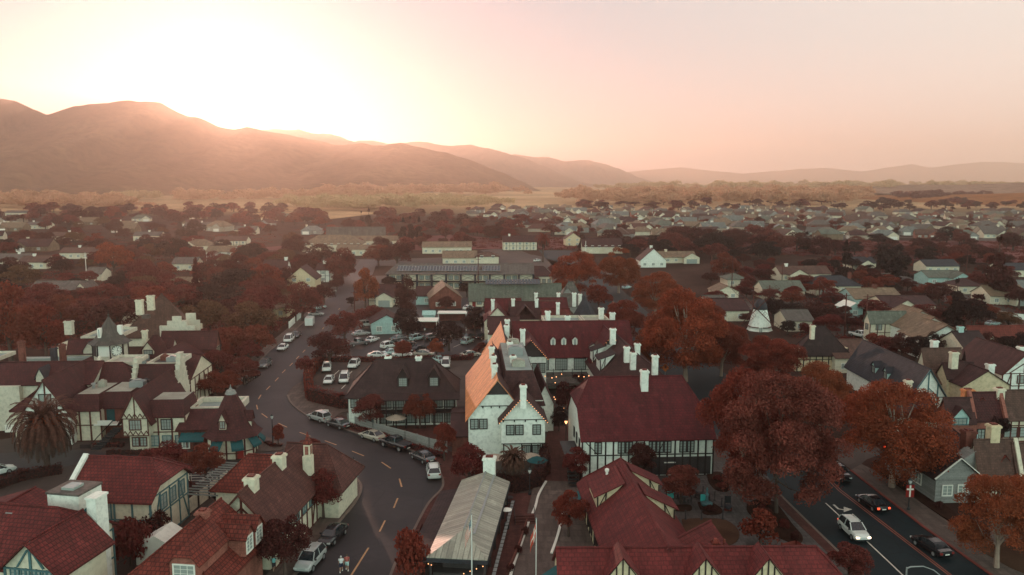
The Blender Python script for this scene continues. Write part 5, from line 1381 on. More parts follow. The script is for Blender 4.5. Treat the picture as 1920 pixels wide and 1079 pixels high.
c0, c1, cy0, cy1 = fmass(b, 258, 328, 719, 6.6, 687, 9.2, roof='tile_maroon', wall='ivory')
b.stepped(c0 - .5, cy0 - .6, cy1 + .8, 6.0, 10.6, 6, .6, 'ivory'); b.stepped(c1 + .5, cy0 - 1.2, cy1 + 1.2, 4.2, 11.4, 8, .7, 'ivory')
b.flat_roof(c0 + .5, c1 - .5, cy1 - .3, cy1 + 7, 8.9, 'deck_dark', .5); b.flat_roof(a0 + .5, a1 - .5, ay1 - .5, ay1 + 5, 9.2, 'deck_white', .4)
b.part('raked_parapet', MB().bar((a0 - .5, ay0 - .2, 7.0), (a0 - .5, ay1, 10.3), .5, .5), 'ivory')
b.unit(c0 + 4, cy1 + 2, 8.9, 1.6, 1.4, 1.0, 'metal_grey'); b.unit(c0 + 2, cy1 + 4, 8.9, 1.2, 1.0, .8, 'brick')
e0, e1, ey0, ey1 = fmass(b, 330, 356, 712, 5.6, 663, 8.6, roof='tile_maroon', wall='cream', dmax=12)
b.timber_front(ey0, ey1, e1, 0, 5.5, 5, 2.8, 'timber_red', ((1, 1), (3, -1)), face='r')
for px, yb, yt, mt in ((42, 668, 640, 'brick'), (102, 674, 652, 'slate'), (118, 668, 646, 'brick')): chims(b, [(px, yb, yt)], 8.6, .9, .8, mt)
b.flat_roof(b.at(-40, 668, 8.2).x, b.at(20, 668, 8.2).x, y1 + 3, y1 + 11, 8.4, 'deck_teal', .4)
b = Bld('clock_tower_block', 'white clock tower with a pointed weathered copper spire on a maroon roofed block', 'clock tower', (208, 663), 7.2, short='the clock tower')
R8 = b.pl(246, 640, 0).x; zt = b.pl(208, 641, 0).z; za = b.pl(208, 592, 0).z
tb = MB(); tb.lathe((0, 0, 0), [(R8 * .76, 0), (R8 * .76, zt + .1)], 8, math.pi / 8); b.part('tower_wall', tb, 'ivory')
tr = MB()
for i in range(8):
    a = math.pi / 8 + i * math.pi / 4
    tr.bar((math.cos(a) * R8 * .77, math.sin(a) * R8 * .77, 5), (math.cos(a) * R8 * .77, math.sin(a) * R8 * .77, zt), .25, .25)
b.part('timber_frame', tr, 'timber')
cr = MB(); cr.lathe((0, 0, zt - .1), [(R8, 0), (R8 * .72, .7), (R8 * .5, (za - zt) * .38), (R8 * .22, (za - zt) * .75), (.04, za - zt)], 8, math.pi / 8); b.part('spire', cr, 'copper')
b.part('finial', MB().lathe((0, 0, za - .2), [(.05, 0), (.22, .3), (.05, .6), (.03, 1.4)], 8), 'copper')
def clockface(parent, name='clock_face'):
    q = MB(); q.mat(0).lathe((0, 0, 0), [(1.02, 0), (1.02, .06)], 28); q.mat(1)
    for k in range(28):
        a, c = 2 * math.pi * k / 28, 2 * math.pi * (k + 1) / 28
        q.bar((math.cos(a) * .98, math.sin(a) * .98, .07), (math.cos(c) * .98, math.sin(c) * .98, .07), .1, .06)
    for k in range(12):
        a = 2 * math.pi * k / 12; q.bar((math.cos(a) * .66, math.sin(a) * .66, .075), (math.cos(a) * .86, math.sin(a) * .86, .075), .1, .03)
    q.bar((0, 0, .09), (.2, .55, .09), .07, .03); q.bar((0, 0, .1), (.38, -.1, .1), .09, .03)
    return q.build(name, [MAT['white'], MAT['timber']], parent)
a = -math.pi / 4 + .0
o = clockface(b.root); o.location = (math.cos(a) * R8 * .72, math.sin(a) * R8 * .72, zt - 1.35); o.rotation_euler = (math.pi / 2, 0, a + math.pi / 2)
for a in (-3 * math.pi / 4,):
    d = MB(); d.T = Matrix.Translation((math.cos(a) * R8 * .72, math.sin(a) * R8 * .72, 0)) @ Matrix.Rotation(a + math.pi / 2, 4, 'Z'); d.box(-.9, .9, -.06, .05, zt - 2.4, zt - .3); b.part('dark_opening', d, 'dark_wall')
pa = MB(); pa.box(-1.35, 1.35, -R8 * .725, -R8 * .70, zt - 2.3, zt - .3); b.part('blank_panel', pa, 'trim')
d = MB(); d.box(-.85 - .3, -.85 + .25, -R8 * .62, -R8 * .4, zt + 1.2, zt + 3.0); b.part('lucarne', d, 'trim')
b.part('lucarne_light', MB().box(-.85 - .12, -.85 + .08, -R8 * .63, -R8 * .621, zt + 1.4, zt + 2.8), 'glass')
b.part('lucarne_side', MB().box(R8 * .42, R8 * .62, -.5, .3, zt + 1.4, zt + 3.2), 'trim')
fx0, fx1, fy0, fy1 = fmass(b, 112, 182, 664, 7.0, 638, 9.0, roof='tile_maroon', wall='ivory', ov=.3)
b.flat_roof(fx0 + 1, fx1 + 1, fy1 - .3, fy1 + 10, 8.6, 'deck_teal', .5)
b.dormer(b.pl(168, 655, fy0).x, fy0 - .2, 6.6, 2.2, 1.1, 3, 'slate', 'ivory', 1.6, win=False)
b.chimney(b.at(126, 620, 9).x, fy1 + 8, 8, 10.9, 1.5, 1.2, 'ivory')
b.wall(fx0 - 6, R8 + 3, -1.0, 0.6, 0, 6.6, 'deck_teal', 'low_wall')
o_ = b.pl(100, 660, fy0 - 1); b.part('side_gable', MB().add([(fx0 - 1.2, fy0 - .5, 6.3), (fx0 + 1.6, fy0 - .5, 6.3), (fx0 + .2, fy0 - .5, 9.0), (fx0 - 1.2, fy0 + 4, 6.3), (fx0 + 1.6, fy0 + 4, 6.3), (fx0 + .2, fy0 + 4, 9.0)], [(0, 1, 2), (1, 4, 5, 2), (0, 2, 5, 3)]), 'cream')
b = Bld('maroon_pyramid_house', 'maroon pyramid roofed house with white triangular dormers beside the long timbered house', 'house', (262, 664), 6.2, short='the pyramid-roofed house')
x0, x1, y0, y1 = fmass(b, 258, 318, 664, 6.2, 634, 9.4, roof='tile_maroon', wall='cream', h0=(2.6, 0), h1=(2.6, 0))
b.dormer(b.pl(278, 655, y0).x, y0 - .1, 6.0, 2.2, 1.0, 3, 'tile_maroon', 'cream', 1.5, cols=3, rows=1)
b.dormer(x1 + .1, y0 + 2.5, 6.0, 2.6, 1.2, 3, 'tile_maroon', 'ivory', 1.6, face='r', win=False)
chims(b, [(272, 634, 619)], 9.0, .9, .8, 'cream')
b = Bld('long_maroon_house', 'long maroon tiled house with red brick and timber walls near the tree-lined street', 'house', (300, 652), 6.0, short='the long maroon house')
x0, x1, y0, y1 = fmass(b, 302, 404, 651, 6.0, 626, 8.8, roof='tile_maroon', wall='brick', ov=.4)
b.timber_front(x0, x1, y0, 0, 5.9, 8, 3, 'timber_red'); b.part('end_panel', MB().box(x1 + .02, x1 + .1, y0 + .5, y1 - .5, 1, 5.8), 'cream')
b.timber_front(y0, y1, x1 + .1, 0, 5.8, 4, 3, 'timber', face='r')
b.mass(x1 - 11, x1 - 1, y0 - 13, y0 - 1.2, 4.2, 7.2, 'y', None, None, roof='tile_maroon', wall='cream')
b.timber_front(y0 - 13, y0 - 1.2, x1 - 1, 0, 4.1, 8, 2.2, 'timber', face='r')
b.stepped(b.at(330, 624, 9).x, y1 + 1.5, y1 + 2.2, 7.5, 8, 1, .3)
st = MB(); c = b.at(325, 620, 9)
st.box(c.x - 3.6, c.x + 3.6, y1 + 1.4, y1 + 1.9, 6, 9.6); st.box(c.x - 2, c.x + 2, y1 + 1.4, y1 + 1.9, 9.6, 10.6); st.box(c.x - .9, c.x + .9, y1 + 1.4, y1 + 1.9, 10.6, 11.6); b.part('stepped_gable', st, 'ivory')
c = b.at(360, 612, 9); st = MB(); st.box(c.x - 2, c.x + 1.6, c.y, c.y + .5, 6, 10.3); st.box(c.x - 1.2, c.x + .8, c.y, c.y + .5, 10.3, 11.8); b.part('stepped_gable', st, 'ivory')
b = Bld('red_hipped_mansion', 'large red brown hipped roof with roof windows and two white chimneys behind the clock tower', 'mansion', (232, 612), 5.0, short='the big red hipped roof')
x0, x1, y0, y1 = fmass(b, 228, 372, 612, 5.0, 562, 12.5, dmax=30, roof='shingle_brown', wall='cream', h0=(9.5, 0), h1=(9, 0), ov=.6)
chims(b, [(262, 577, 562), (283, 569, 554)], 11.6, 1.4, 1.2, 'cream', None)
for px, py in ((274, 594), (295, 585), (313, 579)):
    c = b.at(px, py, 8.0); b.part('roof_light', MB().box(c.x - .8, c.x + .8, c.y - .6, c.y + .6, 7.6, 8.5), 'shingle_grey')
b = Bld('flat_roofed_store', 'pale green flat roofed store with a railed parapet beside the red hipped mansion', 'store', (224, 583), 5.5)
c = b.pl(264, 583, 0); b.wall(0, c.x, 0, 12, 0, 5.2, 'cream'); b.flat_roof(0, c.x, 0, 12, 5.5, 'deck_teal', .7)
for i in range(4): b.vent(1.2 + i * 1.8, 2 + i % 2 * 3, 5.5, .3, .8, 'trim')
b = Bld('windmill', 'white tapering windmill with a dark domed cap and bare lattice sails', 'windmill', (1424, 619), 0, short='the windmill')
OCC.append((b.o.x, b.o.y, 8)); OCC.append((b.o.x - 1, b.o.y - 12, 7))
hh_ = lambda y: b.pl(1424, y, 0).z
zb, zc, zt = hh_(622), hh_(579), hh_(561)
k8 = 8
rB, rT = b.pl(1446, 616, 0).x, b.pl(1437, 579, 0).x
tw = MB(); tw.lathe((0, 0, 0), [(rB * 1.06, 0), (rB * .98, hh_(616)), (rT * 1.02, zc)], 8, math.pi / 8); b.part('tower', tw, 'white')
cp_ = MB(); cp_.lathe((0, 0, zc), [(rT * 1.16, -.1), (rT * 1.1, .35), (rT * .95, (zt - zc) * .5), (rT * .6, (zt - zc) * .85), (.1, zt - zc + .1)], 14); b.part('domed_cap', cp_, 'slate', True)
hub = Vector((-rT * 1.0, -rT * 1.15, zc + .2)); ax = Vector((-.55, -.83, 0)).normalized(); ux = Vector((-ax.y, ax.x, 0))
b.part('windshaft', MB().tube([hub - ax * .6 + Vector((rT * .6, rT * .8, 0)), hub + ax * .3], .22, 8), 'timber')
SLn = 8.2
for k in range(4):
    ang = math.pi / 2 * k + .82
    d = ux * math.cos(ang) + Vector((0, 0, 1)) * math.sin(ang); e = ux * -math.sin(ang) + Vector((0, 0, 1)) * math.cos(ang)
    s_ = MB(); s_.bar(hub, hub + d * SLn, .2, .2); s_.bar(hub + d * 1.4 + e * 1.1, hub + d * SLn + e * 1.1, .07, .07)
    for i in range(12): q = hub + d * (1.4 + i * .61); s_.bar(q, q + e * 1.1, .06, .06)
    b.part('sail', s_, 'timber_red')
b.win(.2, -rT * 1.12, zc - 2.4, .8, 1.3, 'f', 'trim', 2, 2); b.win(-.9, -rB * 1.0, hh_(616) - .6, .9, 1.4, 'f', 'trim', 2, 2)
gy = MB(); gy.lathe((0, 0, hh_(612)), [(rB * 1.02, 0), (rB * 1.02, .12)], 16); b.part('gallery', gy, 'timber_red')
b = Bld('solar_roof_motel', 'long two storey cream motel with a row of dark panels along its roof', 'motel', (735, 513), 5.6, vp=960, short='the long motel with roof panels')
x0, x1, y0, y1 = fmass(b, 728, 1000, 513, 5.8, 496, 8.4, dmax=16, roof='shingle_grey', wall='cream', h0=(2, 0), ov=1.0)
n = 34; w0 = b.pl(743, 505, y0).x; w1 = b.pl(938, 505, y0).x
sl_ = (8.4 - 5.8) / ((y1 - y0) / 2)
sm = MB(); fr = MB()
for i in range(n):
    if i == 27: continue
    u0, u1 = w0 + (w1 - w0) * i / n, w0 + (w1 - w0) * (i + .88) / n
    ya, yb = y0 + .8, y0 + 4.6
    sm.add([(u0, ya, 5.8 + sl_ * .8 + .6), (u1, ya, 5.8 + sl_ * .8 + .6), (u1, yb, 5.8 + sl_ * 4.6 + .7), (u0, yb, 5.8 + sl_ * 4.6 + .7)], [(0, 1, 2, 3)])
    fr.bar((u1 + .03, ya, 5.8 + sl_ * .8 + .6), (u1 + .03, yb, 5.8 + sl_ * 4.6 + .7), .12, .08)
b.part('panel_glazing', sm, 'solar'); fr.bar((w0, y0 + .8, 5.8 + sl_ * .8 + .6), (w1, y0 + .8, 5.8 + sl_ * .8 + .6), .1, .1); fr.bar((w0, y0 + 4.6, 5.8 + sl_ * 4.6 + .7), (w1, y0 + 4.6, 5.8 + sl_ * 4.6 + .7), .1, .1); b.part('panel_frame', fr, 'metal_grey')
fl = MB(); fl.box(x0, x1, y0 - 1.6, y0, 2.75, 2.95); fl.box(x0, x1, y0 - 1.6, y0 - 1.52, 2.95, 3.3); b.part('gallery', fl, 'timber')
pil = 10
for i in range(pil + 1):
    x = x0 + (x1 - x0) * i / pil; pm = MB(); pm.box(x - .35, x + .35, y0 - 1.75, y0 - .02, 0, 5.6); b.part('pillar', pm, 'slate')
for i in range(pil):
    a, c = x0 + (x1 - x0) * i / pil, x0 + (x1 - x0) * (i + 1) / pil
    for z in (3.5, .6):
        if i % 2: b.beams([((a, y0 - .04, z - .4), (c, y0 - .04, z + 1.7)), ((a, y0 - .04, z + 1.7), (c, y0 - .04, z - .4))], 'timber', .16)
        else:
            b.win(a + (c - a) * .3, y0 - .03, z, 1.5, 1.4, 'f', 'timber', 2, 2); b.win(a + (c - a) * .72, y0 - .03, z, 1.5, 1.4, 'f', 'timber', 2, 2)
gx0, gx1, gy0, gy1 = fmass(b, 975, 1035, 518, 4.2, 498, 7.0, dmax=14, roof='shingle_plum', wall='cream', h1=(3, 0))
wrow(b, gx0, gx1, gy0, 1.4, 6, 1.2, 1.6, 'timber_red')
b = Bld('sage_roof_motel', 'low motel with a long sage green roof, three small dormers and red doors', 'motel', (882, 557), 3.4, short='the sage-roofed motel')
x0, x1, y0, y1 = fmass(b, 880, 1052, 556, 3.4, 536, 7.0, dmax=16, roof='shingle_sage', wall='cream', ov=.7)
for px in (913, 960, 1009):
    p = b.pl(px, 550, y0 + 1.8); b.dormer(p.x, y0 + 2.0, 4.0, 2.0, 1.0, 3, 'shingle_brown', 'brick', 1.1, frame='timber_red', cols=2, rows=1)
for i in range(8):
    x = x0 + (x1 - x0) * (i + .4) / 8; d = MB(); d.box(x - .55, x + .55, y0 - .08, y0 - .01, 0, 2.2); b.part('door', d, 'red_door'); b.win(x + 1.7, y0 - .03, .8, 1.4, 1.3, 'f', 'timber_red')
sm = MB(); u0, u1 = b.pl(910, 532, y1).x, b.pl(1012, 532, y1).x
for i in range(18):
    a = u0 + (u1 - u0) * i / 18; sm.add([(a, y1 - 3, 7.2), (a + (u1 - u0) / 20, y1 - 3, 7.2), (a + (u1 - u0) / 20, y1, 8.4), (a, y1, 8.4)], [(0, 1, 2, 3)])
b.part('panel_glazing', sm, 'solar')
b = Bld('turreted_hotel', 'grey shingled hotel wing with clipped roof beside the copper turret', 'hotel', (1048, 566), 4.6, short='the grey clipped-roof hotel')
x0, x1, y0, y1 = fmass(b, 1046, 1096, 566, 4.6, 531, 10.0, dmax=16, roof='shingle_grey', wall='grey_wall', h0=(3.2, 0), h1=(3.2, 0))
p = b.pl(1064, 556, y0 + .8); b.dormer(p.x, y0 + .6, 5.2, 2.8, 1.8, 4, 'shingle_grey', 'grey_wall', 1.6, frame='timber_red', cols=2, rows=1)
b = Bld('copper_turret', 'steep hexagonal turret roof of dark blue ribbed metal among the red roofs', 'turret', (1092, 602), 5.0, short='the blue metal turret')
za = b.pl(1098, 555, 0).z; R8 = b.pl(1122, 600, 0).x - b.pl(1098, 600, 0).x; c = b.pl(1098, 598, 0)
tr = MB(); tr.lathe((c.x, 2, 0), [(R8 * .82, 0), (R8 * .82, c.z)], 6); b.part('turret_wall', tr, 'cream')
tr = MB(); tr.lathe((c.x, 2, c.z - .3), [(R8 * 1.08, 0), (R8 * .55, (za - c.z) * .5), (.08, za - c.z)], 6); b.part('turret_roof', tr, 'slate')
b.mass(c.x - 14, c.x - 1.5, 1, 12, 4.5, 9.0, 'x', (3, 0), (4, 0), roof='shingle_brown', wall='cream'); b.chimney(c.x - 2.4, 4, 8, 11.6, .9, .9); b.chimney(c.x - .6, 6, 8, 11.0, .8, .8)
b = Bld('red_roof_cluster', 'cluster of bright red roofs round a dark central roof with small white chimneys', 'hotel', (917, 608), 5.5, short='the bright red roof cluster')
x0, x1, y0, y1 = fmass(b, 958, 1012, 597, 6.0, 567, 9.4, dmax=12, roof='shingle_plum', wall='cream', ov=.4)
b.mass(x0 - 6.5, x0 - .3, y0 - 1.5, y1, 5.6, 8.9, 'y', None, None, roof='tile_wine', wall='cream', ov=.3); b.mass(x1 + .3, x1 + 7.5, y0 + 1.5, y1 + 8, 6.0, 9.6, 'x', None, None, roof='tile_wine', wall='cream', ov=.3)
b.mass(x0 - 6.0, x0 + 3, y1 - 1, y1 + 6, 6.0, 9.3, 'x', None, None, roof='tile_wine', wall='cream')
b.mass(x1 + .6, x1 + 7.2, y0 - 3, y0 + 3, 5.6, 8.2, 'x', None, None, roof='tile_red', wall='cream', ov=.3)
gm = MB(); xm = (x0 + x1) / 2
solid_roof(gm, [[(xm - 2.5, y0 - .9, 6.2), (xm, y0 - .9, 9.2), (xm, y0 + 3, 9.2), (xm - 2.5, y0 + 1, 6.9)][::1], [(xm, y0 - .9, 9.2), (xm + 2.5, y0 - .9, 6.2), (xm + 2.5, y0 + 1, 6.9), (xm, y0 + 3, 9.2)]], .12); b.part('cross_gable_roof', gm, 'shingle_plum')
wrow(b, xm - 2.2, xm + 2.2, y0 - .02, 4.5, 3, 1.2, .7, 'trim')
chims(b, [(924, 574, 561), (962, 571, 560), (1006, 571, 560), (1005, 560, 549), (1047, 560, 549), (1046, 578, 567)], 9.0, .8, .8)
b = Bld('plum_end_house', 'plum shingled end house closing the red roof cluster beside the car park', 'house', (917, 622), 5.0)
c = b.pl(958, 622, 0); b.mass(0, c.x + 2, 0, 9, 4.6, 7.6, 'x', None, None, roof='shingle_plum', wall='cream'); b.wall(-.3, -.02, 0, 1.2, 0, 5.2, 'trim', 'corner_post')
b = Bld('timbered_hall_house', 'cream hall with black timber grid under a near black hipped roof', 'hall', (1496, 654), 5.0, short='the black hipped timber hall')
x0, x1, y0, y1 = fmass(b, 1496, 1590, 654, 5.0, 615, 9.2, dmax=15, roof='shingle_black', wall='yellow', h0=(4.5, 0), h1=(4.5, 0), ov=.6)
b.timber_front(x0, x1, y0, 0, 4.9, 8, 2.6, 'timber', ((5, -1), (6, 1))); chims(b, [(1523, 622, 610)], 8.8, .8, .8, 'cream')
b = Bld('slate_gabled_hall', 'long dark slate roofed hall with a white timbered gable and small blue dormers', 'hall', (1716, 742), 4.2, vp=937, short='the slate gabled hall')
p = b.at(1744, 745, 4.2)
x0, x1, y0, zr = gmass(b, 1706, 1772, 745, 4.2, 694, 24, y0=p.y, roof='slate', wall='white', og=.5, ov=.5)
xm = (x0 + x1) / 2
b.beams([((xm, y0 - .04, 0), (xm, y0 - .04, zr)), ((x0, y0 - .04, 4.2), (x1, y0 - .04, 4.2)), ((xm + 1.6, y0 - .04, 0), (xm + 1.6, y0 - .04, 6.4)), ((x0 - .4, y0 - .4, 3.8), (xm, y0 - .4, zr + .1)), ((x1 + .4, y0 - .4, 3.8), (xm, y0 - .4, zr + .1)), ((xm, y0 - .04, 5.8), (xm + 1.7, y0 - .04, 4.3))], 'timber_teal', .2)
for yy in (9.5, 14): b.dormer(x0 + .4, y0 + yy, 4.8, 1.4, 1.5, 3, 'slate', 'teal_wall', .8, face='l', cols=2, rows=2)
b.mass(x0 - 6, x0 + 1.5, y0 - 6, y0 + 1.5, 3.0, 5.4, 'x', None, None, roof='shingle_plum', wall='cream'); b.chimney(x0 - 1, y0 - 1, 4.5, 7.4, 1.0, .9, 'cream')
b = Bld('cream_townhouse', 'cream townhouse with grey roof and brown timber lines', 'townhouse', (1632, 604), 5.4, short='the cream townhouse')
x0, x1, y0, y1 = fmass(b, 1632, 1702, 604, 5.4, 587, 7.6, dmax=12, roof='shingle_sage', wall='cream', ov=.4)
b.timber_front(x0, x1, y0, 0, 5.3, 5, 2.7, 'timber_red'); b.win(x0 + 2.2, y0 - .04, 3.4, 1.4, 1.4); b.win(x0 - .05, (y0 + y1) / 2, 3.4, 1.2, 1.3, 'l')
b = Bld('stepped_tan_house', 'row house with three tan roofs stepping down one beyond another', 'row house', (1690, 612), 5.0, short='the stepped tan row house')
for i, (xl, ye) in enumerate(((1684, 606), (1704, 618), (1726, 632))):
    p = b.at(xl, ye, 5.0)
    b.mass(p.x, p.x + 11.5, p.y, p.y + 9, 4.9 - .2 * i, 8.0 - .2 * i, 'y', None, None, roof='shingle_tan', wall='white', ov=.3, og=.5)
    b.beams([((p.x - .3, p.y - .5, 4.7 - .2 * i), (p.x + 5.75, p.y - .5, 8.0 - .2 * i)), ((p.x + 11.8, p.y - .5, 4.7 - .2 * i), (p.x + 5.75, p.y - .5, 8.0 - .2 * i))], 'timber_red', .25)
    wrow(b, p.x + .5, p.x + 6, p.y, 2.8, 2, 1.1, 1.4)
b = Bld('low_red_house', 'low house with a plain bright red tiled roof behind the dark hedge trees', 'house', (1822, 640), 3.2, short='the low red house')
x0, x1, y0, y1 = fmass(b, 1822, 2010, 642, 3.2, 612, 6.4, dmax=18, roof='tile_rust', wall='cream', ov=.4)
b.dormer(b.pl(1859, 640, y0).x, y0 - .2, 2.8, 1.6, 1.0, 3, 'tile_rust', 'cream', 1.0, win=False)
b = Bld('brown_timbered_house', 'brown roofed cream house with crossed timber gable and one chimney', 'house', (1738, 694), 5.0, short='the brown timber-gabled house')
x0, x1, y0, y1 = fmass(b, 1736, 1806, 694, 5.0, 660, 8.6, dmax=13, roof='shingle_brown', wall='cream')
b.timber_front(y0, y1, x0, 0, 5, 4, 2.6, 'timber_red', ((0, 1), (1, -1), (2, 1), (3, -1)), face='l'); chims(b, [(1788, 675, 660)], 8.0, 1.2, 1.0, 'cream')
f0 = b.at(1742, 716, 3.6); b.mass(f0.x, x1 + 1, f0.y, y0 + 1, 3.4, 5.2, 'x', None, None, roof='shingle_brown', wall='red_wall'); wrow(b, f0.x + 1, x1, f0.y, 1.0, 3, 1.4, 1.2)
b = Bld('yellow_gabled_house', 'yellow stucco house with long low gable and plum roofs', 'house', (1776, 728), 4.6, short='the yellow gabled house')
x0, x1, y0, y1 = fmass(b, 1776, 1830, 706, 5.0, 690, 7.0, dmax=11, roof='shingle_plum', wall='yellow'); wrow(b, x0, x0 + 5, y0, 2.4, 2, .9, 1.3)
p = b.at(1806, 722, 4.4); q = b.pl(1893, 722, p.y); b.mass(p.x, q.x, p.y, p.y + 11, 4.2, 6.8, 'y', None, None, roof='shingle_plum', wall='yellow', ov=.3)
p = b.at(1808, 735, 3.0); q = b.pl(1884, 735, p.y); b.mass(p.x, q.x, p.y, p.y + 6.5, 3.0, 4.9, 'x', (3, 0), (3, 0), roof='shingle_brown', wall='cream'); b.chimney(q.x + .4, p.y + 5, 3, 6.8, 1.2, 1.0); b.chimney(q.x - 5.5, p.y + 13, 5, 9.6, 1.1, 1.0)
b = Bld('red_timber_house', 'white house with red timber lattice gable and plum roof', 'house', (1862, 708), 5.2, short='the red-timbered white house')
p = b.at(1880, 700, 5.2); q = b.pl(1960, 700, p.y)
b.mass(p.x, q.x, p.y, p.y + 14, 5.2, 8.8, 'y', None, None, roof='shingle_plum', wall='white', ov=.4)
b.timber_front(p.x, q.x, p.y, 0, 5.2, 5, 2.8, 'timber_red', ((0, 1), (4, -1))); xm = (p.x + q.x) / 2
b.beams([((xm, p.y - .04, 5.2), (xm, p.y - .04, 8.6)), ((p.x + 1.3, p.y - .04, 5.2), (xm, p.y - .04, 7.0)), ((q.x - 1.3, p.y - .04, 5.2), (xm, p.y - .04, 7.0)), ((p.x - .3, p.y - .4, 4.9), (xm, p.y - .4, 8.8)), ((q.x + .3, p.y - .4, 4.9), (xm, p.y - .4, 8.8))], 'timber_red', .2)
b.win(xm, p.y - .06, 3.3, 2.4, 1.4, 'f', 'timber_red', 4, 2); b.win(xm, p.y - .06, .8, 1.3, 1.3, 'f', 'timber_red'); chims(b, [(1914, 665, 650)], 8.0, 1.1, 1.0)
b = Bld('salmon_shop_row', 'salmon brick shop row with maroon roof and two little dormers above parked bays', 'shop row', (1782, 786), 4.2, short='the salmon brick shops')
x0, x1, y0, y1 = fmass(b, 1828, 1880, 784, 4.2, 742, 7.6, dmax=13, roof='tile_maroon', wall='pink', ov=.3)
for px in (1839, 1868): p = b.pl(px, 775, y0 + 1.2); b.dormer(p.x, y0 + 1.2, 4.6, 1.5, 1.5, 3, 'tile_rust', 'white', .9, frame='timber')
a0, a1, b0, b1 = fmass(b, 1882, 2000, 782, 4.0, 740, 7.6, dmax=13, roof='shingle_brown', wall='cream', ov=.3); b.timber_front(a0, a1, b0, 0, 3.9, 8, 2.6, 'timber_red'); wrow(b, a0, a0 + 5, b0, .8, 2, 2.0, 1.5, 'timber_red')
c0, c1, d0, d1 = fmass(b, 1780, 1827, 790, 4.0, 748, 7.0, dmax=13, roof='shingle_plum', wall='pink', ov=.3)
b.part('raked_parapet', MB().bar((x0 - .3, y0 - .4, 4.2), (x0 - .3, (y0 + y1) / 2, 8.1), .5, .5).bar((x1 + .2, y0 - .4, 4.2), (x1 + .2, (y0 + y1) / 2, 8.1), .5, .5), 'pink')
b.dormer((c0 + c1) / 2 - .4, d0 - .3, 3.4, 2.6, 1.2, 3, 'shingle_plum', 'teal_wall', 1.5, frame='timber_teal', cols=3, rows=2)
wrow(b, x0 + .6, x1 - .3, y0, .9, 3, 1.2, 1.5); chims(b, [(1814, 742, 730)], 7.0, 1.6, 1.0, 'tile_orange'); chims(b, [(1873, 742, 728)], 7.2, 1.2, 1.0, 'cream')
d = MB(); d.box(c1 - 1.6, c1 - .5, d0 - .12, d0 - .02, 0, 2.4); b.part('door', d, 'teal_wall')
b = Bld('dark_cottage', 'dark board roofed cottage with white rake trim and a red brick chimney', 'cottage', (1718, 925), 3.6, short='the dark-roofed cottage')
p = b.at(1752, 944, 0); p.y += 3
b.mass(p.x, p.x + 5.6, p.y - 3, p.y + 9, 3.4, 5.8, 'y', None, None, roof='shingle_black', wall='grey_wall', ov=.4)
b.mass(p.x + 2, p.x + 11, p.y + 3, p.y + 11, 3.2, 6.2, 'x', None, (3, 0), roof='shingle_plum', wall='grey_wall')
b.win(p.x - .05, p.y + 1, 1.2, 2.0, 1.4, 'l', 'trim', 3, 2); wrow(b, p.x + .5, p.x + 4.5, p.y - 3, 1.0, 2, 1.2, 1.3, 'trim')
b.beams([((p.x - .4, p.y - 3.4, 3.3), (p.x + 2.8, p.y - 3.4, 5.9)), ((p.x + 6, p.y - 3.4, 3.3), (p.x + 2.8, p.y - 3.4, 5.9))], 'trim', .18)
c = b.at(1812, 862, 4.5); b.chimney(c.x, c.y, 0, 8.4, 1.3, 1.2, 'brick')
b = Bld('brown_dormer_cottage', 'brown roofed cottage with pale ridge trim, cream chimney and tiny red dormer', 'cottage', (1838, 892), 3.4, short='the brown dormer cottage')
x0, x1, y0, y1 = fmass(b, 1838, 1908, 896, 3.4, 841, 7.6, dmax=13, roof='shingle_brown', wall='cream', ov=.4)
a0, a1, b0, b1 = fmass(b, 1911, 2000, 896, 3.4, 848, 7.2, dmax=13, roof='shingle_brown', wall='cream', ov=.4)
p = b.pl(1880, 885, y0 + 1.0); b.dormer(p.x, y0 + .8, 3.8, 1.4, 1.2, 3, 'tile_rust', 'cream', .9, frame='timber_red')
b.chimney(b.at(1897, 852, 7).x, (y0 + y1) / 2 + .4, 6, 9.6, 1.2, 1.1, 'yellow'); b.part('raked_parapet', MB().bar((x1 + .3, y0 - .3, 3.5), (x1 + .3, (y0 + y1) / 2, 7.9), .5, .4), 'cream')
b.part('end_wall', MB().add([(x0 - 3, y0 + 1, 0), (x0 - .1, y0 + 1, 0), (x0 - .1, y0 + 1, 6.5), (x0 - 3, y0 + 1, 4.5), (x0 - 3, y1, 0), (x0 - .1, y1, 0), (x0 - .1, y1, 6.5), (x0 - 3, y1, 4.5)], [(0, 1, 2, 3), (3, 2, 6, 7), (0, 3, 7, 4), (5, 6, 2, 1)]), 'grey_wall')
def loft(b, secs, k):
    vs, fs = [], []
    for s in secs: vs += s
    for i in range(len(secs) - 1):
        for j in range(k):
            fs.append((i*k+j, (i+1)*k+j, (i+1)*k+(j+1) % k, i*k+(j+1) % k))
    fs.append(tuple(range(k))); fs.append(tuple((len(secs)-1)*k+j for j in range(k))[::-1])
    b.add(vs, fs)
def ring(y, zb, zt, hw, top=.86):
    zs = zb + (zt - zb) * .72
    half = [(hw * .88, zb), (hw, zb + .14), (hw, zs), (hw * top, zt), (hw * top * .5, zt + .015)]
    return [(x, y, z) for x, z in half] + [(-x, y, z) for x, z in half[::-1]]
CARS = {}
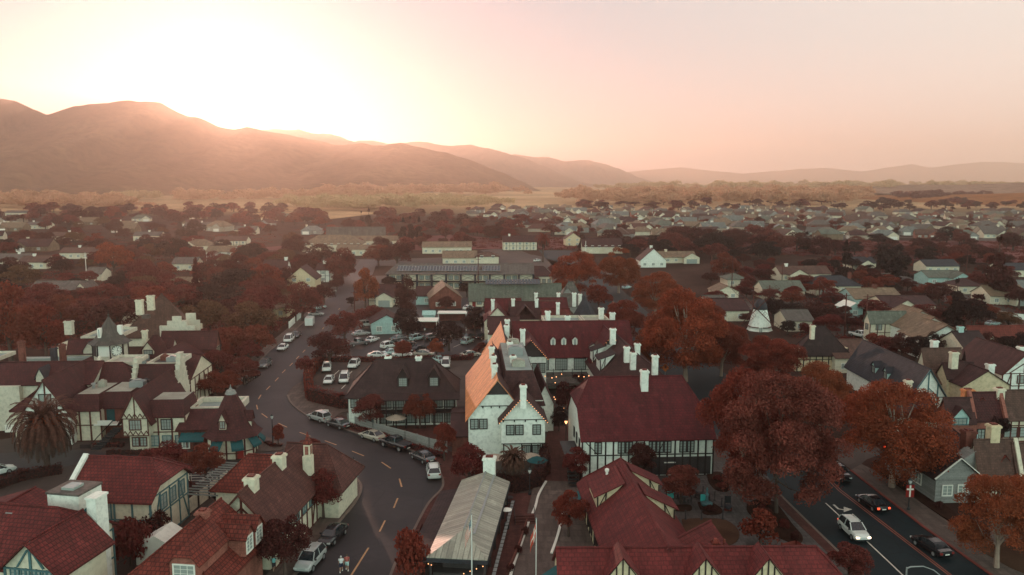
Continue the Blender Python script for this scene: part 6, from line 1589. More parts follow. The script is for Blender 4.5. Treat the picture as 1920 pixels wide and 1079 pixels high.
def car_proto(kind):
    spec = dict(
        sedan=dict(L=4.75, W=1.82, low=[(-2.37, .42, .70, .72), (-2.25, .28, .92, .84), (-1.5, .22, .98, .91), (0, .2, .95, .91), (1.1, .22, .92, .91), (1.9, .25, .82, .86), (2.28, .3, .70, .76), (2.37, .4, .6, .66)],
                   gh=[(-1.75, .94, .97, .74, .72), (-1.0, .95, 1.38, .80, .60), (-.1, .95, 1.45, .82, .63), (.55, .94, 1.36, .80, .60), (1.3, .92, .95, .76, .72)], wb=1.36, r=.33),
        suv=dict(L=4.65, W=1.88, low=[(-2.3, .5, .95, .80), (-2.22, .34, 1.08, .88), (-1.4, .27, 1.1, .94), (0, .25, 1.08, .94), (1.0, .27, 1.06, .94), (1.85, .3, .98, .90), (2.22, .36, .82, .82), (2.32, .45, .7, .72)],
                 gh=[(-2.2, 1.06, 1.10, .82, .78), (-1.85, 1.06, 1.62, .84, .66), (-.5, 1.06, 1.72, .86, .68), (.35, 1.05, 1.66, .85, .66), (1.15, 1.04, 1.08, .82, .78)], wb=1.35, r=.37),
        pickup=dict(L=5.8, W=1.98, low=[(-2.88, .6, 1.08, .88), (-2.8, .5, 1.15, .94), (-1.0, .42, 1.15, .98), (0, .4, 1.15, .98), (1.3, .42, 1.15, .98), (2.4, .45, 1.1, .95), (2.8, .5, .98, .9), (2.9, .55, .85, .84)],
                    gh=[(-.75, 1.13, 1.17, .86, .8), (-.6, 1.13, 1.78, .88, .70), (.35, 1.13, 1.86, .88, .72), (.8, 1.12, 1.76, .87, .69), (1.5, 1.12, 1.16, .84, .8)], wb=1.75, r=.41),
        van=dict(L=4.9, W=1.95, low=[(-2.42, .5, 1.0, .86), (-2.38, .34, 1.12, .94), (-1.4, .28, 1.14, .97), (0, .26, 1.12, .97), (1.3, .28, 1.1, .97), (2.05, .32, .98, .93), (2.36, .38, .8, .84), (2.45, .48, .68, .76)],
                 gh=[(-2.36, 1.1, 1.14, .86, .84), (-2.2, 1.1, 1.82, .87, .74), (-.5, 1.1, 1.9, .88, .76), (.9, 1.09, 1.82, .87, .74), (1.85, 1.06, 1.1, .83, .8)], wb=1.45, r=.36))[kind]
    root = empty('parked_car')
    b = MB(); loft(b, [ring(*s) for s in spec['low']], 10)
    g_ = spec['gh']
    tops = g_[1:-1]
    rv, rf = [], []
    for y, zb, zt, hb, ht in tops: rv += [(-ht * .99, y, zt - .02), (-ht * .6, y, zt + .035), (ht * .6, y, zt + .035), (ht * .99, y, zt - .02)]
    for i in range(len(tops) - 1):
        for j in range(3): rf.append((i*4+j, i*4+j+1, (i+1)*4+j+1, (i+1)*4+j))
    b.add(rv, rf)
    for i, (y, zb, zt, hb, ht) in enumerate(g_[1:-1]):
        yy = (g_[0][0] if i == 0 else g_[-1][0] if i == len(tops) - 1 else y)
        for sx in (-1, 1): b.bar((sx * hb * 1.005, yy, zb), (sx * ht * 1.005, y, zt), .09, .05)
    if kind == 'suv':
        for sx in (-1, 1): b.bar((sx * .6, -1.7, 1.74), (sx * .6, .2, 1.76), .05, .06)
    b.build('body', MAT['car_white'], root)
    w = MB()
    secs = [[(-hb, y, zb - .02), (hb, y, zb - .02), (ht, y, zt), (-ht, y, zt)] for y, zb, zt, hb, ht in g_]
    loft(w, [s[::-1] for s in secs], 4); w.build('window_glass', MAT['car_glass'], root)
    if kind == 'pickup':
        bd = MB(); bd.box(-.78, .78, -2.7, -.85, 1.1, 1.185); bd.build('load_bed', MAT['black_metal'], root)
    for sy in (-1, 1):
        for sx in (-1, 1):
            t = MB(); r = spec['r']; x = sx * (spec['W'] / 2 - .1)
            t.tube([(x - .11, sy * spec['wb'], r), (x + .11, sy * spec['wb'], r)], r, 14)
            o = t.build('wheel', MAT['tyre'], root)
            q = MB(); q.tube([(x + sx * .1, sy * spec['wb'], r), (x + sx * .125, sy * spec['wb'], r)], r * .62, 10); q.build('rim', MAT['rim'], o)
    yF, yB = spec['low'][-1][0], spec['low'][0][0]
    zf, zr = spec['low'][-2][2] - .12, spec['low'][1][2] - .2
    for sx in (-1, 1):
        h = MB(); h.box(sx * spec['W'] * .34 - .17, sx * spec['W'] * .34 + .17, yF - .16, yF + .005, zf - .08, zf + .08); h.build('headlight', MAT['lamp_off'], root)
        h = MB(); h.box(sx * spec['W'] * .38 - .14, sx * spec['W'] * .38 + .14, yB - .005, yB + .15, zr - .1, zr + .12); h.build('tail_lamp', MAT['tail_off'], root)
        m = MB(); m.box(sx * (spec['W'] / 2 + .08) - .09, sx * (spec['W'] / 2 + .08) + .09, .85, 1.0, spec['low'][3][2] - .02, spec['low'][3][2] + .14); m.build('wing_mirror', MAT['black_metal'], root)
    pl = MB(); pl.box(-.26, .26, yB - .02, yB + .02, .55, .68); pl.build('number_plate', MAT['trim'], root)
    bp = MB(); bp.box(-spec['W'] * .4, spec['W'] * .4, yF - .12, yF + .03, .36, .5); bp.build('grille', MAT['black_metal'], root)
    return root
used_proto = set()
def car(kind, rear, front, paint, label, lights=False, brakes=False, roof_white=False, name='parked_car', zoff=0.04):
    """wheels on the road, from the rear pixel towards the front pixel"""
    if kind not in CARS: CARS[kind] = car_proto(kind)
    r = CARS[kind] if kind not in used_proto else copy_tree(CARS[kind])
    used_proto.add(kind)
    a, c = g(*rear), g(*front)
    r.name = name
    mid = (a + c) / 2
    r.location = (mid.x, mid.y, zoff); r.rotation_euler = (0, 0, math.atan2(c.y - a.y, c.x - a.x) - math.pi / 2)
    tag(r, label, 'car' if kind != 'pickup' else 'pickup truck', 'cars parked along the streets' if name == 'parked_car' else 'cars driving on the avenue')
    for ch in r.children:
        st = ch.name.split('.')[0]
        if st in ('body', 'headlight', 'tail_lamp') :
            ch.material_slots[0].link = 'OBJECT'
            ch.material_slots[0].material = MAT[{'body': 'car_' + paint, 'headlight': 'headlight' if lights else 'lamp_off', 'tail_lamp': 'tail' if (lights or brakes) else 'tail_off'}[st]]
    OCC.append((mid.x, mid.y, 2.6))
    return r
car('suv', (619, 795), (579, 783), 'silver', 'silver estate car with roof bars, first in line below the hedge corner')
car('sedan', (655, 807), (614, 796), 'dark', 'dark grey saloon parked behind the silver estate on the curve')
car('sedan', (719, 830), (678, 818), 'beige', 'pale beige saloon parked in front of the black pickup')
car('pickup', (769, 849), (716, 832), 'black', 'black pickup truck parked beside the grey garden fence')
car('sedan', (811, 873), (775, 855), 'dark', 'dark saloon parked between the black pickup and the white hatchback')
car('suv', (815, 905), (811, 879), 'white', 'white hatchback seen from behind at the end of the parked line')
car('sedan', (640, 996), (607, 1028), 'black', 'glossy black saloon facing us beside the pavement')
car('suv', (600, 1040), (563, 1082), 'silver', 'silver car with roof rails facing us at the bottom kerb')
car('suv', (508, 681), (485, 697), 'grey', 'dark grey off-roader parked alone beyond the motorcycles')
car('sedan', (540, 649), (520, 664), 'white', 'white saloon at the front of the three cars by the red hedge')
car('van', (551, 633), (532, 650), 'white', 'white people carrier parked behind the white saloon')
car('sedan', (564, 625), (547, 640), 'black', 'small black car last of the three by the red hedge')
car('sedan', (578, 593), (606, 592), 'silver', 'silver saloon parked nose to the road under the drooping tree')
car('sedan', (588, 583), (612, 577), 'aqua', 'pale aqua car angled beside the silver saloon under the drooping tree')
car('suv', (608, 552), (631, 548), 'white', 'white off-roader alone on the upper street near the orange tree')
car('suv', (615, 688), (611, 704), 'white', 'white off-roader alone in the rear bay inside the hedge corner')
car('sedan', (622, 711), (612, 726), 'white', 'white saloon close to the front hedge of the small car park')
car('van', (648, 708), (643, 725), 'white', 'tall white van beside the dark-roofed guest house')
car('suv', (672, 682), (655, 697), 'white', 'white car half hidden behind the guest house lean-to')
car('van', (838, 680), (834, 697), 'white', 'white van behind the right end of the guest house'.replace('right', 'east'))
car('sedan', (830, 683), (815, 676), 'aqua', 'aqua car with its roof just over the guest house ridge')
car('suv', (860, 652), (892, 638), 'aqua', 'pale aqua people carrier standing across the big car park')
car('sedan', (843, 641), (820, 655), 'black', 'black car with a pale roof beside the orange bush in the car park')
car('sedan', (770, 663), (800, 655), 'black', 'black saloon in the shade of the car park island tree')
car('sedan', (868, 671), (896, 668), 'beige', 'cream car half behind the car park hedge')
car('sedan', (695, 671), (722, 671), 'white', 'white car with only its roof over the guest house, westernmost')
car('sedan', (740, 670), (768, 669), 'white', 'white car between the two guest house chimneys')
car('sedan', (726, 667), (745, 664), 'aqua', 'aqua car behind the first guest house chimney')
car('sedan', (783, 668), (806, 668), 'beige', 'cream car behind the second guest house chimney')
car('suv', (770, 641), (792, 636), 'aqua', 'aqua car under the lamp post in the car park')
car('pickup', (655, 651), (688, 646), 'grey', 'grey pickup truck under the dark car park trees')
car('sedan', (688, 645), (708, 638), 'white', 'white saloon beside the grey pickup in the car park')
car('sedan', (663, 631), (690, 628), 'silver', 'silver saloon in front of the teal gabled house')
car('suv', (674, 614), (700, 611), 'white', 'white hatchback behind the car park trees')
car('sedan', (872, 638), (893, 635), 'black', 'black car with lit pale roof under the parasol trees')
car('sedan', (895, 638), (918, 634), 'black', 'dark car next to the red hotel corner')
car('sedan', (868, 584), (887, 578), 'white', 'white car in front of the sage-roofed motel')
for i, (px, py, pt, w_) in enumerate(((752, 652, 'black', 'second'), (738, 641, 'grey', 'first'), (800, 640, 'dark', 'third'), (812, 634, 'white', 'fourth'), (850, 634, 'silver', 'fifth'), (908, 650, 'dark', 'sixth'), (720, 655, 'white', 'seventh'))):
    car('sedan' if i % 2 else 'suv', (px, py), (px + 20, py - 4), pt, f'{pt} car, {w_} among the loosely parked ones in the middle of the big car park')
car('suv', (158, 566), (184, 560), 'black', 'black car on the lane behind the clock tower')
car('pickup', (176, 570), (198, 563), 'silver', 'silver car on the lane behind the clock tower')
car('sedan', (-30, 897), (14, 886), 'white', 'white car cut by the edge beside the great palm')
car('suv', (1580, 985), (1622, 1024), 'white', 'white car with headlamps on driving towards us on the avenue', True, name='moving_car')
car('sedan', (1616, 938), (1655, 964), 'black', 'black saloon with tail lamps lit beside the turn arrow', False, True, name='moving_car').rotation_euler[2] += math.pi
car('sedan', (1722, 1018), (1770, 1048), 'black', 'black saloon with dim tail lamps lowest on the avenue', name='moving_car').rotation_euler[2] += math.pi
car('suv', (1560, 886), (1583, 905), 'black', 'black car in the shade under the mauve plane tree', name='moving_car')
car('van', (1828, 822), (1816, 842), 'aqua', 'pale aqua van parked nose out before the salmon brick shops')
for kind, r, f, p, l in (('sedan', (1390, 551), (1413, 549), 'white', 'white saloon on the back lane near the cream garage'), ('pickup', (1420, 561), (1454, 556), 'aqua', 'aqua pickup truck beside the sage roofed garage'),
                         ('sedan', (1695, 563), (1723, 562), 'white', 'white saloon on the residential road'), ('pickup', (1598, 630), (1626, 636), 'white', 'white pickup truck below the utility pole'),
                         ('suv', (1500, 585), (1524, 582), 'beige', 'cream car behind the dark garden trees'), ('sedan', (1360, 570), (1380, 566), 'white', 'white car beside the cream garage yard'),
                         ('sedan', (1850, 612), (1872, 610), 'aqua', 'aqua car beside the round clipped tree'), ('sedan', (1664, 536), (1680, 536), 'black', 'black car on the bend of the residential road'),
                         ('sedan', (1617, 513), (1626, 511), 'grey', 'grey car in the drive of the slate house'), ('van', (1632, 514), (1640, 511), 'white', 'white van in the drive of the slate house'),
                         ('sedan', (1165, 544), (1184, 540), 'aqua', 'aqua car glimpsed between plane trees on the avenue'), ('sedan', (1000, 492), (1014, 490), 'white', 'white car in the yard past the long motel'),
                         ('sedan', (570, 478), (590, 474), 'white', 'white car beside the school roofs'), ('sedan', (1448, 573), (1452, 590), 'grey', 'grey car in the yard behind the windmill'),
                         ('sedan', (1462, 580), (1468, 594), 'silver', 'silver car in the yard behind the windmill'), ('sedan', (1170, 505), (1178, 512), 'white', 'white car far up the avenue'),
                         ('sedan', (1690, 395), (1696, 397), 'white', 'distant white car by the orange fields')):
    car(kind, r, f, p, l)
tr = empty('box_trailer', g(581, 612), math.atan2(*(g(606, 580) - g(560, 640)).yx) - math.pi / 2, 'white box trailer parked by the white fence on the upper street', 'trailer')
b = MB(); b.box(-1.05, 1.05, -2.0, 2.0, .5, 2.6); b.build('body', MAT['car_white'], tr)
for sx in (-1, 1):
    w = MB(); w.tube([(sx * 1.0 - .1, -.2, .36), (sx * 1.0 + .1, -.2, .36)], .36, 12); w.build('wheel', MAT['tyre'], tr)
w = MB(); w.bar((0, 2, .6), (0, 3.2, .55), .12, .12); w.build('drawbar', MAT['black_metal'], tr)
mo = empty('motorcycle')
for y in (-.7, .7):
    w = MB(); w.tube([(-.06, y, .32), (.06, y, .32)], .32, 12); o = w.build('wheel', MAT['tyre'], mo)
    q = MB(); q.tube([(-.07, y, .32), (.07, y, .32)], .2, 8); q.build('rim', MAT['rim'], o)
b = MB(); b.bar((0, -.6, .5), (0, .5, .62), .16, .3); b.lathe((0, .1, .3), [(.12, 0), (.22, .1), (.2, .35), (.05, .4)], 8); b.build('frame', MAT['black_metal'], mo)
b = MB(); b.add([(-.14, -.05, .8), (.14, -.05, .8), (.16, .45, .85), (-.16, .45, .85), (-.08, 0, 1.0), (.08, 0, 1.0), (.1, .4, 1.02), (-.1, .4, 1.02)], [(4, 5, 6, 7), (0, 1, 5, 4), (1, 2, 6, 5), (2, 3, 7, 6), (3, 0, 4, 7)]); b.build('tank', MAT['car_red'], mo)
b = MB(); b.box(-.14, .14, -.75, -.05, .74, .86); b.build('seat', MAT['tyre'], mo)
b = MB(); b.tube([(0, .7, .32), (0, .5, .95)], .04, 6); b.tube([(-.36, .38, 1.08), (0, .5, 1.02), (.36, .38, 1.08)], .025, 5); b.build('fork', MAT['rim'], mo)
b = MB(); b.lathe((0, .62, .86), [(.02, -.08), (.1, 0), (.02, .08)], 8); b.build('headlight', MAT['lamp_off'], mo)
paints = ['car_black', 'car_red', 'car_dark', 'car_black', 'car_silver', 'car_white']
wd = ['black', 'red', 'charcoal', 'second black', 'silver', 'white']
for i in range(6):
    m_ = mo if i == 0 else copy_tree(mo)
    q = g(459 + i * 4.6, 719 - i * 2.9)
    m_.location = (q.x, q.y, .03); m_.rotation_euler = (0, 0, R_(62)); tag(m_, f'{wd[i]} tanked motorcycle, {["first", "second", "third", "fourth", "fifth", "last"][i]} up the row at the kerb', 'motorcycle', 'motorcycles in a row at the kerb')
    for ch in m_.children:
        if ch.name.startswith('tank'): ch.material_slots[0].link = 'OBJECT'; ch.material_slots[0].material = MAT[paints[i]]
def person(px, py, rz, label, top, bottom, hair, skin=(.42, .24, .17), h=1.72, stride=.22):
    k = h / 1.72
    V = {'pel': (0, 0, .93), 'wst': (0, .01, 1.08), 'chs': (0, 0, 1.3), 'nck': (0, .0, 1.46), 'hd1': (0, .015, 1.56), 'hd2': (0, .01, 1.68)}
    Rr = {'pel': (.155, .12), 'wst': (.145, .11), 'chs': (.17, .12), 'nck': (.055, .06), 'hd1': (.085, .1), 'hd2': (.075, .09)}
    E = [('pel', 'wst'), ('wst', 'chs'), ('chs', 'nck'), ('nck', 'hd1'), ('hd1', 'hd2')]
    for s, sg in (('L', -1), ('R', 1)):
        f = stride * sg
        V.update({'hip' + s: (sg * .095, 0, .87), 'kne' + s: (sg * .1, f * .55 + .02, .49), 'ank' + s: (sg * .1, f - .02 * sg, .09), 'toe' + s: (sg * .115, f + .15, .035),
                  'shl' + s: (sg * .19, 0, 1.4), 'elb' + s: (sg * .25, -f * .35 - .02, 1.12), 'wri' + s: (sg * .245, -f * .5 + .06, .88), 'plm' + s: (sg * .24, -f * .5 + .09, .81)})
        Rr.update({'hip' + s: (.095, .1), 'kne' + s: (.06, .065), 'ank' + s: (.04, .045), 'toe' + s: (.035, .03), 'shl' + s: (.062, .065), 'elb' + s: (.042, .042), 'wri' + s: (.026, .03), 'plm' + s: (.018, .032)})
        E += [('pel', 'hip' + s), ('hip' + s, 'kne' + s), ('kne' + s, 'ank' + s), ('ank' + s, 'toe' + s), ('chs', 'shl' + s), ('shl' + s, 'elb' + s), ('elb' + s, 'wri' + s), ('wri' + s, 'plm' + s)]
        p0 = V['plm' + s]
        for i, (dy, ln) in enumerate(((.028, .075), (.01, .085), (-.01, .08), (-.028, .062))):
            V[f'f{i}{s}'] = (p0[0], p0[1] + dy, p0[2] - .035); V[f't{i}{s}'] = (p0[0] - sg * .012, p0[1] + dy * 1.1 + .005, p0[2] - .035 - ln)
            Rr[f'f{i}{s}'] = Rr[f't{i}{s}'] = (.009, .009); E += [('plm' + s, f'f{i}{s}'), (f'f{i}{s}', f't{i}{s}')]
        V['th' + s] = (p0[0] - sg * .01, p0[1] + .06, p0[2] - .01); Rr['th' + s] = (.01, .01); E.append(('wri' + s, 'th' + s))
    ks = list(V)
    me = bpy.data.meshes.new('person_body')
    me.from_pydata([tuple(c * k for c in V[n]) for n in ks], [(ks.index(a), ks.index(c)) for a, c in E], [])
    o = bpy.data.objects.new('tmp', me); COL.objects.link(o)
    md = o.modifiers.new('s', 'SKIN'); md.use_smooth_shade = True
    for i, n in enumerate(ks): me.skin_vertices[0].data[i].radius = tuple(r * k for r in Rr[n])
    me.skin_vertices[0].data[0].use_root = True
    o.modifiers.new('d', 'SUBSURF').levels = 1
    dg = bpy.context.evaluated_depsgraph_get()
    bm_ = bpy.data.meshes.new_from_object(o.evaluated_get(dg)); bpy.data.objects.remove(o)
    bm_.materials.clear(); bm_.materials.append(skin_mat)
    root = empty('person', g(px, py), rz, label, 'person'); root.location.z = .03
    link('body', bm_, root)
    T = lambda t: tuple(c * k for c in t)
    c = MB(); c.tube([T((0, 0, .9)), T((0, .005, 1.05)), T((0, 0, 1.28)), T((0, 0, 1.42)), T((0, 0, 1.47))], [.185 * k, .175 * k, .205 * k, .17 * k, .075 * k], 12)
    for s, sg in (('L', -1), ('R', 1)): c.tube([T((sg * .15, 0, 1.4)), T(V['shl' + s]), tuple(k * (V['shl' + s][i] * .4 + V['elb' + s][i] * .6) for i in range(3))], [.09 * k, .085 * k, .07 * k], 8)
    c.build('shirt', top, root, True)
    c = MB(); c.tube([T((0, 0, 1.0)), T((0, 0, .84))], [.185 * k, .185 * k], 12)
    for s, sg in (('L', -1), ('R', 1)): c.tube([T(V['hip' + s]), tuple(k * (V['hip' + s][i] * .12 + V['kne' + s][i] * .88) for i in range(3))], [.115 * k, .09 * k], 9)
    c.build('shorts', bottom, root, True)
    c = MB(); c.lathe(T((0, -.01, 1.6)), [(.098 * k, -.03), (.102 * k, .05), (.08 * k, .13), (.03 * k, .155)], 12); c.build('hair', hair, root, True)
    c = MB()
    for sx in (-1, 1): c.lathe(T((sx * .032, .1, 1.61)), [(.004, -.008), (.009, 0), (.004, .008)], 6)
    c.lathe(T((0, .118, 1.575)), [(.014, -.015), (.006, .03)], 5); c.build('face', skin_mat, root)
    for s in 'LR':
        v = V['toe' + s]; c = MB(); c.box(v[0] * k - .05, v[0] * k + .05, v[1] * k - .2, v[1] * k + .08, .0, .09); c.build('shoe', MAT['trim'], root)
    return root
skin_mat = plain('skin', (.42, .24, .17), .6, .3)
cloth = lambda n, c: M(n, c, rough=.9, var=.12, fine=0)
person(640, 1073, R_(12), 'person in white t-shirt and navy shorts walking on the road', cloth('white cotton', (.7, .7, .68)), cloth('navy cotton', (.02, .03, .06)), plain('grey hair', (.45, .43, .4), .7))
person(651, 1070, R_(8), 'person in dusty red t-shirt and pale shorts walking on the road', cloth('red cotton', (.38, .10, .085)), cloth('pale aqua cotton', (.45, .6, .58)), plain('brown hair', (.08, .045, .03), .7), stride=-.2)
person(514, 1072, R_(30), 'person in aqua top half hidden under the pavement tree', cloth('aqua cotton', (.2, .5, .5)), cloth('dark cotton', (.03, .03, .04)), plain('dark hair', (.03, .02, .02), .7))
def pole_thing(name, px, yb, yt, r, label, cat, mat='black_metal'):
    base = g(px, yb); H = height_at(px, yb, yt)
    root = empty(name, base, 0, label, cat)
    MB().tube([(0, 0, -.1), (0, 0, H)], [r * 1.15, r * .85], 8).build('pole', MAT[mat], root)
    return root, H
def street_lamp(px, yb, yt, label, banner=None, bmat='teal_cloth', lit=False):
    root, H = pole_thing('street_lamp', px, yb, yt, .07, label, 'street lamp')
    MB().lathe((0, 0, 0), [(.22, 0), (.2, .35), (.1, .5)], 8).build('base', MAT['black_metal'], root)
    MB().lathe((0, 0, H), [(.08, 0), (.2, .25), (.22, .5), (.05, .7)], 8).build('lantern', MAT['bulb' if lit else 'lamp_off'], root)
    MB().lathe((0, 0, H), [(.26, .5), (.12, .68), (.02, .85)], 8).build('cap', MAT['black_metal'], root)
    if banner:
        z0, z1, w = banner
        o = MB().box(-w / 2, w / 2, -.12, -.09, H * z0, H * z1).build('banner', MAT[bmat], root)
        MB().box(-w / 2, w / 2, -.1, -.02, H * z1, H * z1 + .05).build('banner_arm', MAT['black_metal'], root)
        if bmat == 'red_door':
            m = MB(); m.box(-w * .1, w * .1, -.135, -.121, H * z0 + .05, H * z1 - .05); m.box(-w * .42, w * .42, -.134, -.1205, H * (z0 * .35 + z1 * .65) - .1, H * (z0 * .35 + z1 * .65) + .1); m.build('white_cross', MAT['trim'], o)
        else:
            m = MB(); m.box(-w * .3, w * .3, -.135, -.121, H * (z0 + z1) / 2 - .02, H * (z0 + z1) / 2 + .08); m.box(-w * .18, w * .18, -.134, -.1205, H * (z0 + z1) / 2 - .3, H * (z0 + z1) / 2 - .22); m.build('lettering', MAT['trim'], o)
    return root
MAT['banner_teal'] = M('bright teal banner', (.06, .42, .40), rough=.8, var=.08, fine=0)
street_lamp(664, 912, 868, 'black street lamp with a bright teal banner on the corner pavement', (.42, .74, 1.15), 'banner_teal')
street_lamp(512, 836, 786, 'black street lamp in the little island by the cone roof')
street_lamp(1703, 958, 908, 'black lamp post with a red banner bearing a white cross', (.52, .98, 1.0), 'red_door')
street_lamp(993, 929, 888, 'dark lamp post between the hedge and the walk')
street_lamp(797, 660, 620, 'tall dark lamp post in the big car park')
street_lamp(957 + 104, 835, 795, 'lit lamp at the head of the terrace steps', lit=True)
r, H = pole_thing('arm_lamp', 1697, 1110, 1064, .09, 'pale street lamp with a long curved arm at the bottom edge', 'street lamp', 'metal_grey')
MB().tube([(0, 0, H - .1), (.4, 0, H + .05), (1.6, 0, H + .1), (2.6, -.1, H - .25), (3.4, -.2, H - .9)], [.07, .07, .06, .055, .05], 7).build('arm', MAT['metal_grey'], r)
MB().box(3.2, 3.8, -.35, -.05, H - 1.05, H - .88).build('lamp_head', MAT['metal_grey'], r)
r, H = pole_thing('traffic_signal', 1655, 882, 848, .08, 'traffic signal with a red light showing beyond the orange plane tree', 'traffic light')
MB().box(-.3, .3, -.2, .2, H - .2, H + 1.3).build('housing', MAT['black_metal'], r); MB().lathe((0, -.21, H + .85), [(.02, -.2), (.28, 0), (.02, .2)], 8).build('red_lens', MAT['signal'], r)
r, H = pole_thing('warning_sign', 1247, 708, 690, .05, 'orange diamond warning sign on the avenue by the plane tree', 'sign', 'metal_grey')
MAT['sign_orange'] = M('orange sign', (.75, .17, .03), rough=.5, var=.05, fine=0)
o = MB().poly([(-.85, -.06, H), (0, -.06, H - .85), (.85, -.06, H), (0, -.06, H + .85)]).build('sign_plate', MAT['sign_orange'], r)
MB().box(-.1, .1, -.075, -.063, H - .1, H + .4).build('symbol', MAT['black_metal'], r).parent = o; o.children[0].name = 'symbol'
def flag(px, ytop, kind, label, ypole, ybase):
    base = g(px, ybase); H = at_dist(px, ypole, base.y).z
    root = empty('flagpole', base, 0, label, 'flagpole')
    MB().tube([(0, 0, 0), (0, 0, H)], [.07, .045], 8).build('pole', MAT['steel_white'], root)
    MB().lathe((0, 0, H), [(.03, 0), (.09, .08), (.03, .16)], 8).build('finial', MAT['metal_grey'], root)
    return root, H
def cloth_flag(root, H, L, h, kind, dx):
    nu, nv = 26, 26
    b = MB()
    vs = []
    for i in range(nu + 1):
        u = i / nu
        for j in range(nv + 1):
            v = j / nv
            x = dx * (L * .27 * u) ; z = H - .25 - (h * .92) * v - L * .78 * u
            y = .16 * math.sin(u * 9 + v * 1.3) * (.3 + u) - .05
            vs.append((x, y, z))
    def mt(u, v):
        if kind == 'stripes': return 2 if (u < .4 and v < .54) else (0 if int(v * 13) % 2 == 0 else 1)
        return 1 if (abs(v - .5) < .085 or abs(u - .36) < .07) else 0
    n0 = len(b.v); b.v += vs
    for i in range(nu):
        for j in range(nv):
            b.f.append((n0 + i*(nv+1)+j, n0 + (i+1)*(nv+1)+j, n0 + (i+1)*(nv+1)+j+1, n0 + i*(nv+1)+j+1)); b.m.append(mt((i + .5) / nu, (j + .5) / nv))
    o = b.build('flag', [MAT['flag_red'], MAT['trim'], MAT['flag_blue']], root, True)
    if kind == 'stripes':
        s = MB()
        for r_ in range(5):
            for c_ in range(6):
                u, v = .035 + c_ * .062, .05 + r_ * .1
                x = dx * (L * .27 * u); z = H - .25 - h * .92 * v - L * .78 * u; y = .16 * math.sin(u * 9 + v * 1.3) * (.3 + u) - .05
                s.lathe((x, y - .015, z), [(.004, -.02), (.022, 0), (.004, .02)], 5)
        s.build('star_field', MAT['trim'], o)
MAT['flag_red'] = M('flag red', (.50, .085, .05), rough=.85, var=.06, fine=0); MAT['flag_blue'] = M('flag blue', (.02, .09, .13), rough=.85, var=.06, fine=0)
r, H = flag(885, 0, 's', 'white pole with a limp striped and starred flag before the metal roof', 966, 1110); cloth_flag(r, H, 2.4, 1.35, 'stripes', -1)
r, H = flag(1005, 0, 'd', 'white pole with a limp red flag with a white cross over the walk', 974, 1110); cloth_flag(r, H, 2.2, 1.5, 'cross', -1)
UP = []
for px, yb, yt, lab in ((1583, 630, 550, 'tall brown utility pole beside the white pickup'), (1622, 640, 552, 'brown utility pole before the cream townhouse'), (1441, 590, 535, 'utility pole behind the windmill cap'), (1411, 600, 538, 'utility pole just west of the windmill'),
                        (1372, 540, 480, 'utility pole with two cross arms before the rust tree'), (1333, 515, 468, 'utility pole over the tan bungalow'), (1535, 570, 525, 'utility pole before the slate hip house'), (1558, 505, 462, 'thin utility pole by the brown meadow'),
                        (1811, 520, 465, 'utility pole by the big conifer'), (1466, 530, 495, 'pole beside the red brown bungalow'), (162, 513, 474, 'white topped utility pole among the west trees'), (14, 528, 511, 'low utility pole at the western edge'),
                        (545, 482, 445, 'utility pole by the school roofs'), (457, 520, 484, 'utility pole beside the white west house'), (897, 560, 478, 'tall reddish pole before the long motel'), (970, 530, 505, 'white pole at the end of the long motel'), (1098, 480, 452, 'pale street pole near the far conifer'), (665, 585, 545, 'thin pole below the orange street tree')):
    r, H = pole_thing('utility_pole', px, yb, yt, .16, lab, 'utility pole', 'timber_red' if px not in (162, 970, 1098) else 'trim')
    r['group'] = 'utility poles across the town'
    MB().bar((-1.1, 0, H - .6), (1.1, 0, H - .6), .14, .12).build('cross_arm', MAT['timber_red'], r)
    if H > 7: MB().bar((-.8, 0, H - 1.6), (.8, 0, H - 1.6), .14, .12).build('cross_arm', MAT['timber_red'], r)
    UP.append((r.location.copy(), H))
def cable(i, j, lab):
    a, H0 = UP[i]; c, H1 = UP[j]
    p0, p1 = a + Vector((0, 0, H0 - .5)), c + Vector((0, 0, H1 - .5))
    b = MB()
    pts = [p0.lerp(p1, t / 10) - Vector((0, 0, 1.6 * math.sin(math.pi * t / 10))) for t in range(11)]
    b.tube(pts, .03, 4)
    tag(b.build('power_cable', MAT['black_metal']), lab, 'cable')
for i, j, l in ((0, 2, 'power cable from the tall brown pole towards the windmill'), (1, 0, 'power cable between the two brown poles by the townhouse'), (2, 4, 'power cable from the windmill pole to the rust tree pole'), (4, 5, 'power cable running to the tan bungalow pole'), (0, 6, 'power cable rising towards the slate hip house'), (12, 13, 'power cable between the west house and the school')): cable(i, j, l)
def umbrella(px, yb, rad, mat, label, H=2.5):
    root = empty('parasol', g(px, yb), 0, label, 'parasol')
    MB().tube([(0, 0, 0), (0, 0, H)], .04, 6).build('pole', MAT['timber'], root)
    MB().lathe((0, 0, H - .55), [(rad, 0), (rad * .5, .32), (.03, .6)], 8, caps=False).build('canopy', MAT[mat], root)
    return root
umbrella(743, 806, 1.75, 'cream_cloth', 'cream parasol in the guest house garden')
umbrella(927, 884, 1.6, 'cream_cloth', 'cream parasol west of the fan palm'); umbrella(995, 882, 1.5, 'cream_cloth', 'cream parasol east of the fan palm'); umbrella(1007, 889, 1.5, 'teal_cloth', 'teal parasol beside the terrace hedge')
def table_set(px, yb, label, rz=0, mat='black_metal'):
    root = empty('cafe_table', g(px, yb), rz, label, 'table', 'cafe tables in the square'); root.location.z = .12
    MB().lathe((0, 0, .7), [(.5, 0), (.5, .05)], 12).build('table_top', MAT[mat], root); MB().lathe((0, 0, 0), [(.28, 0), (.05, .06), (.05, .7)], 8).build('pedestal', MAT[mat], root)
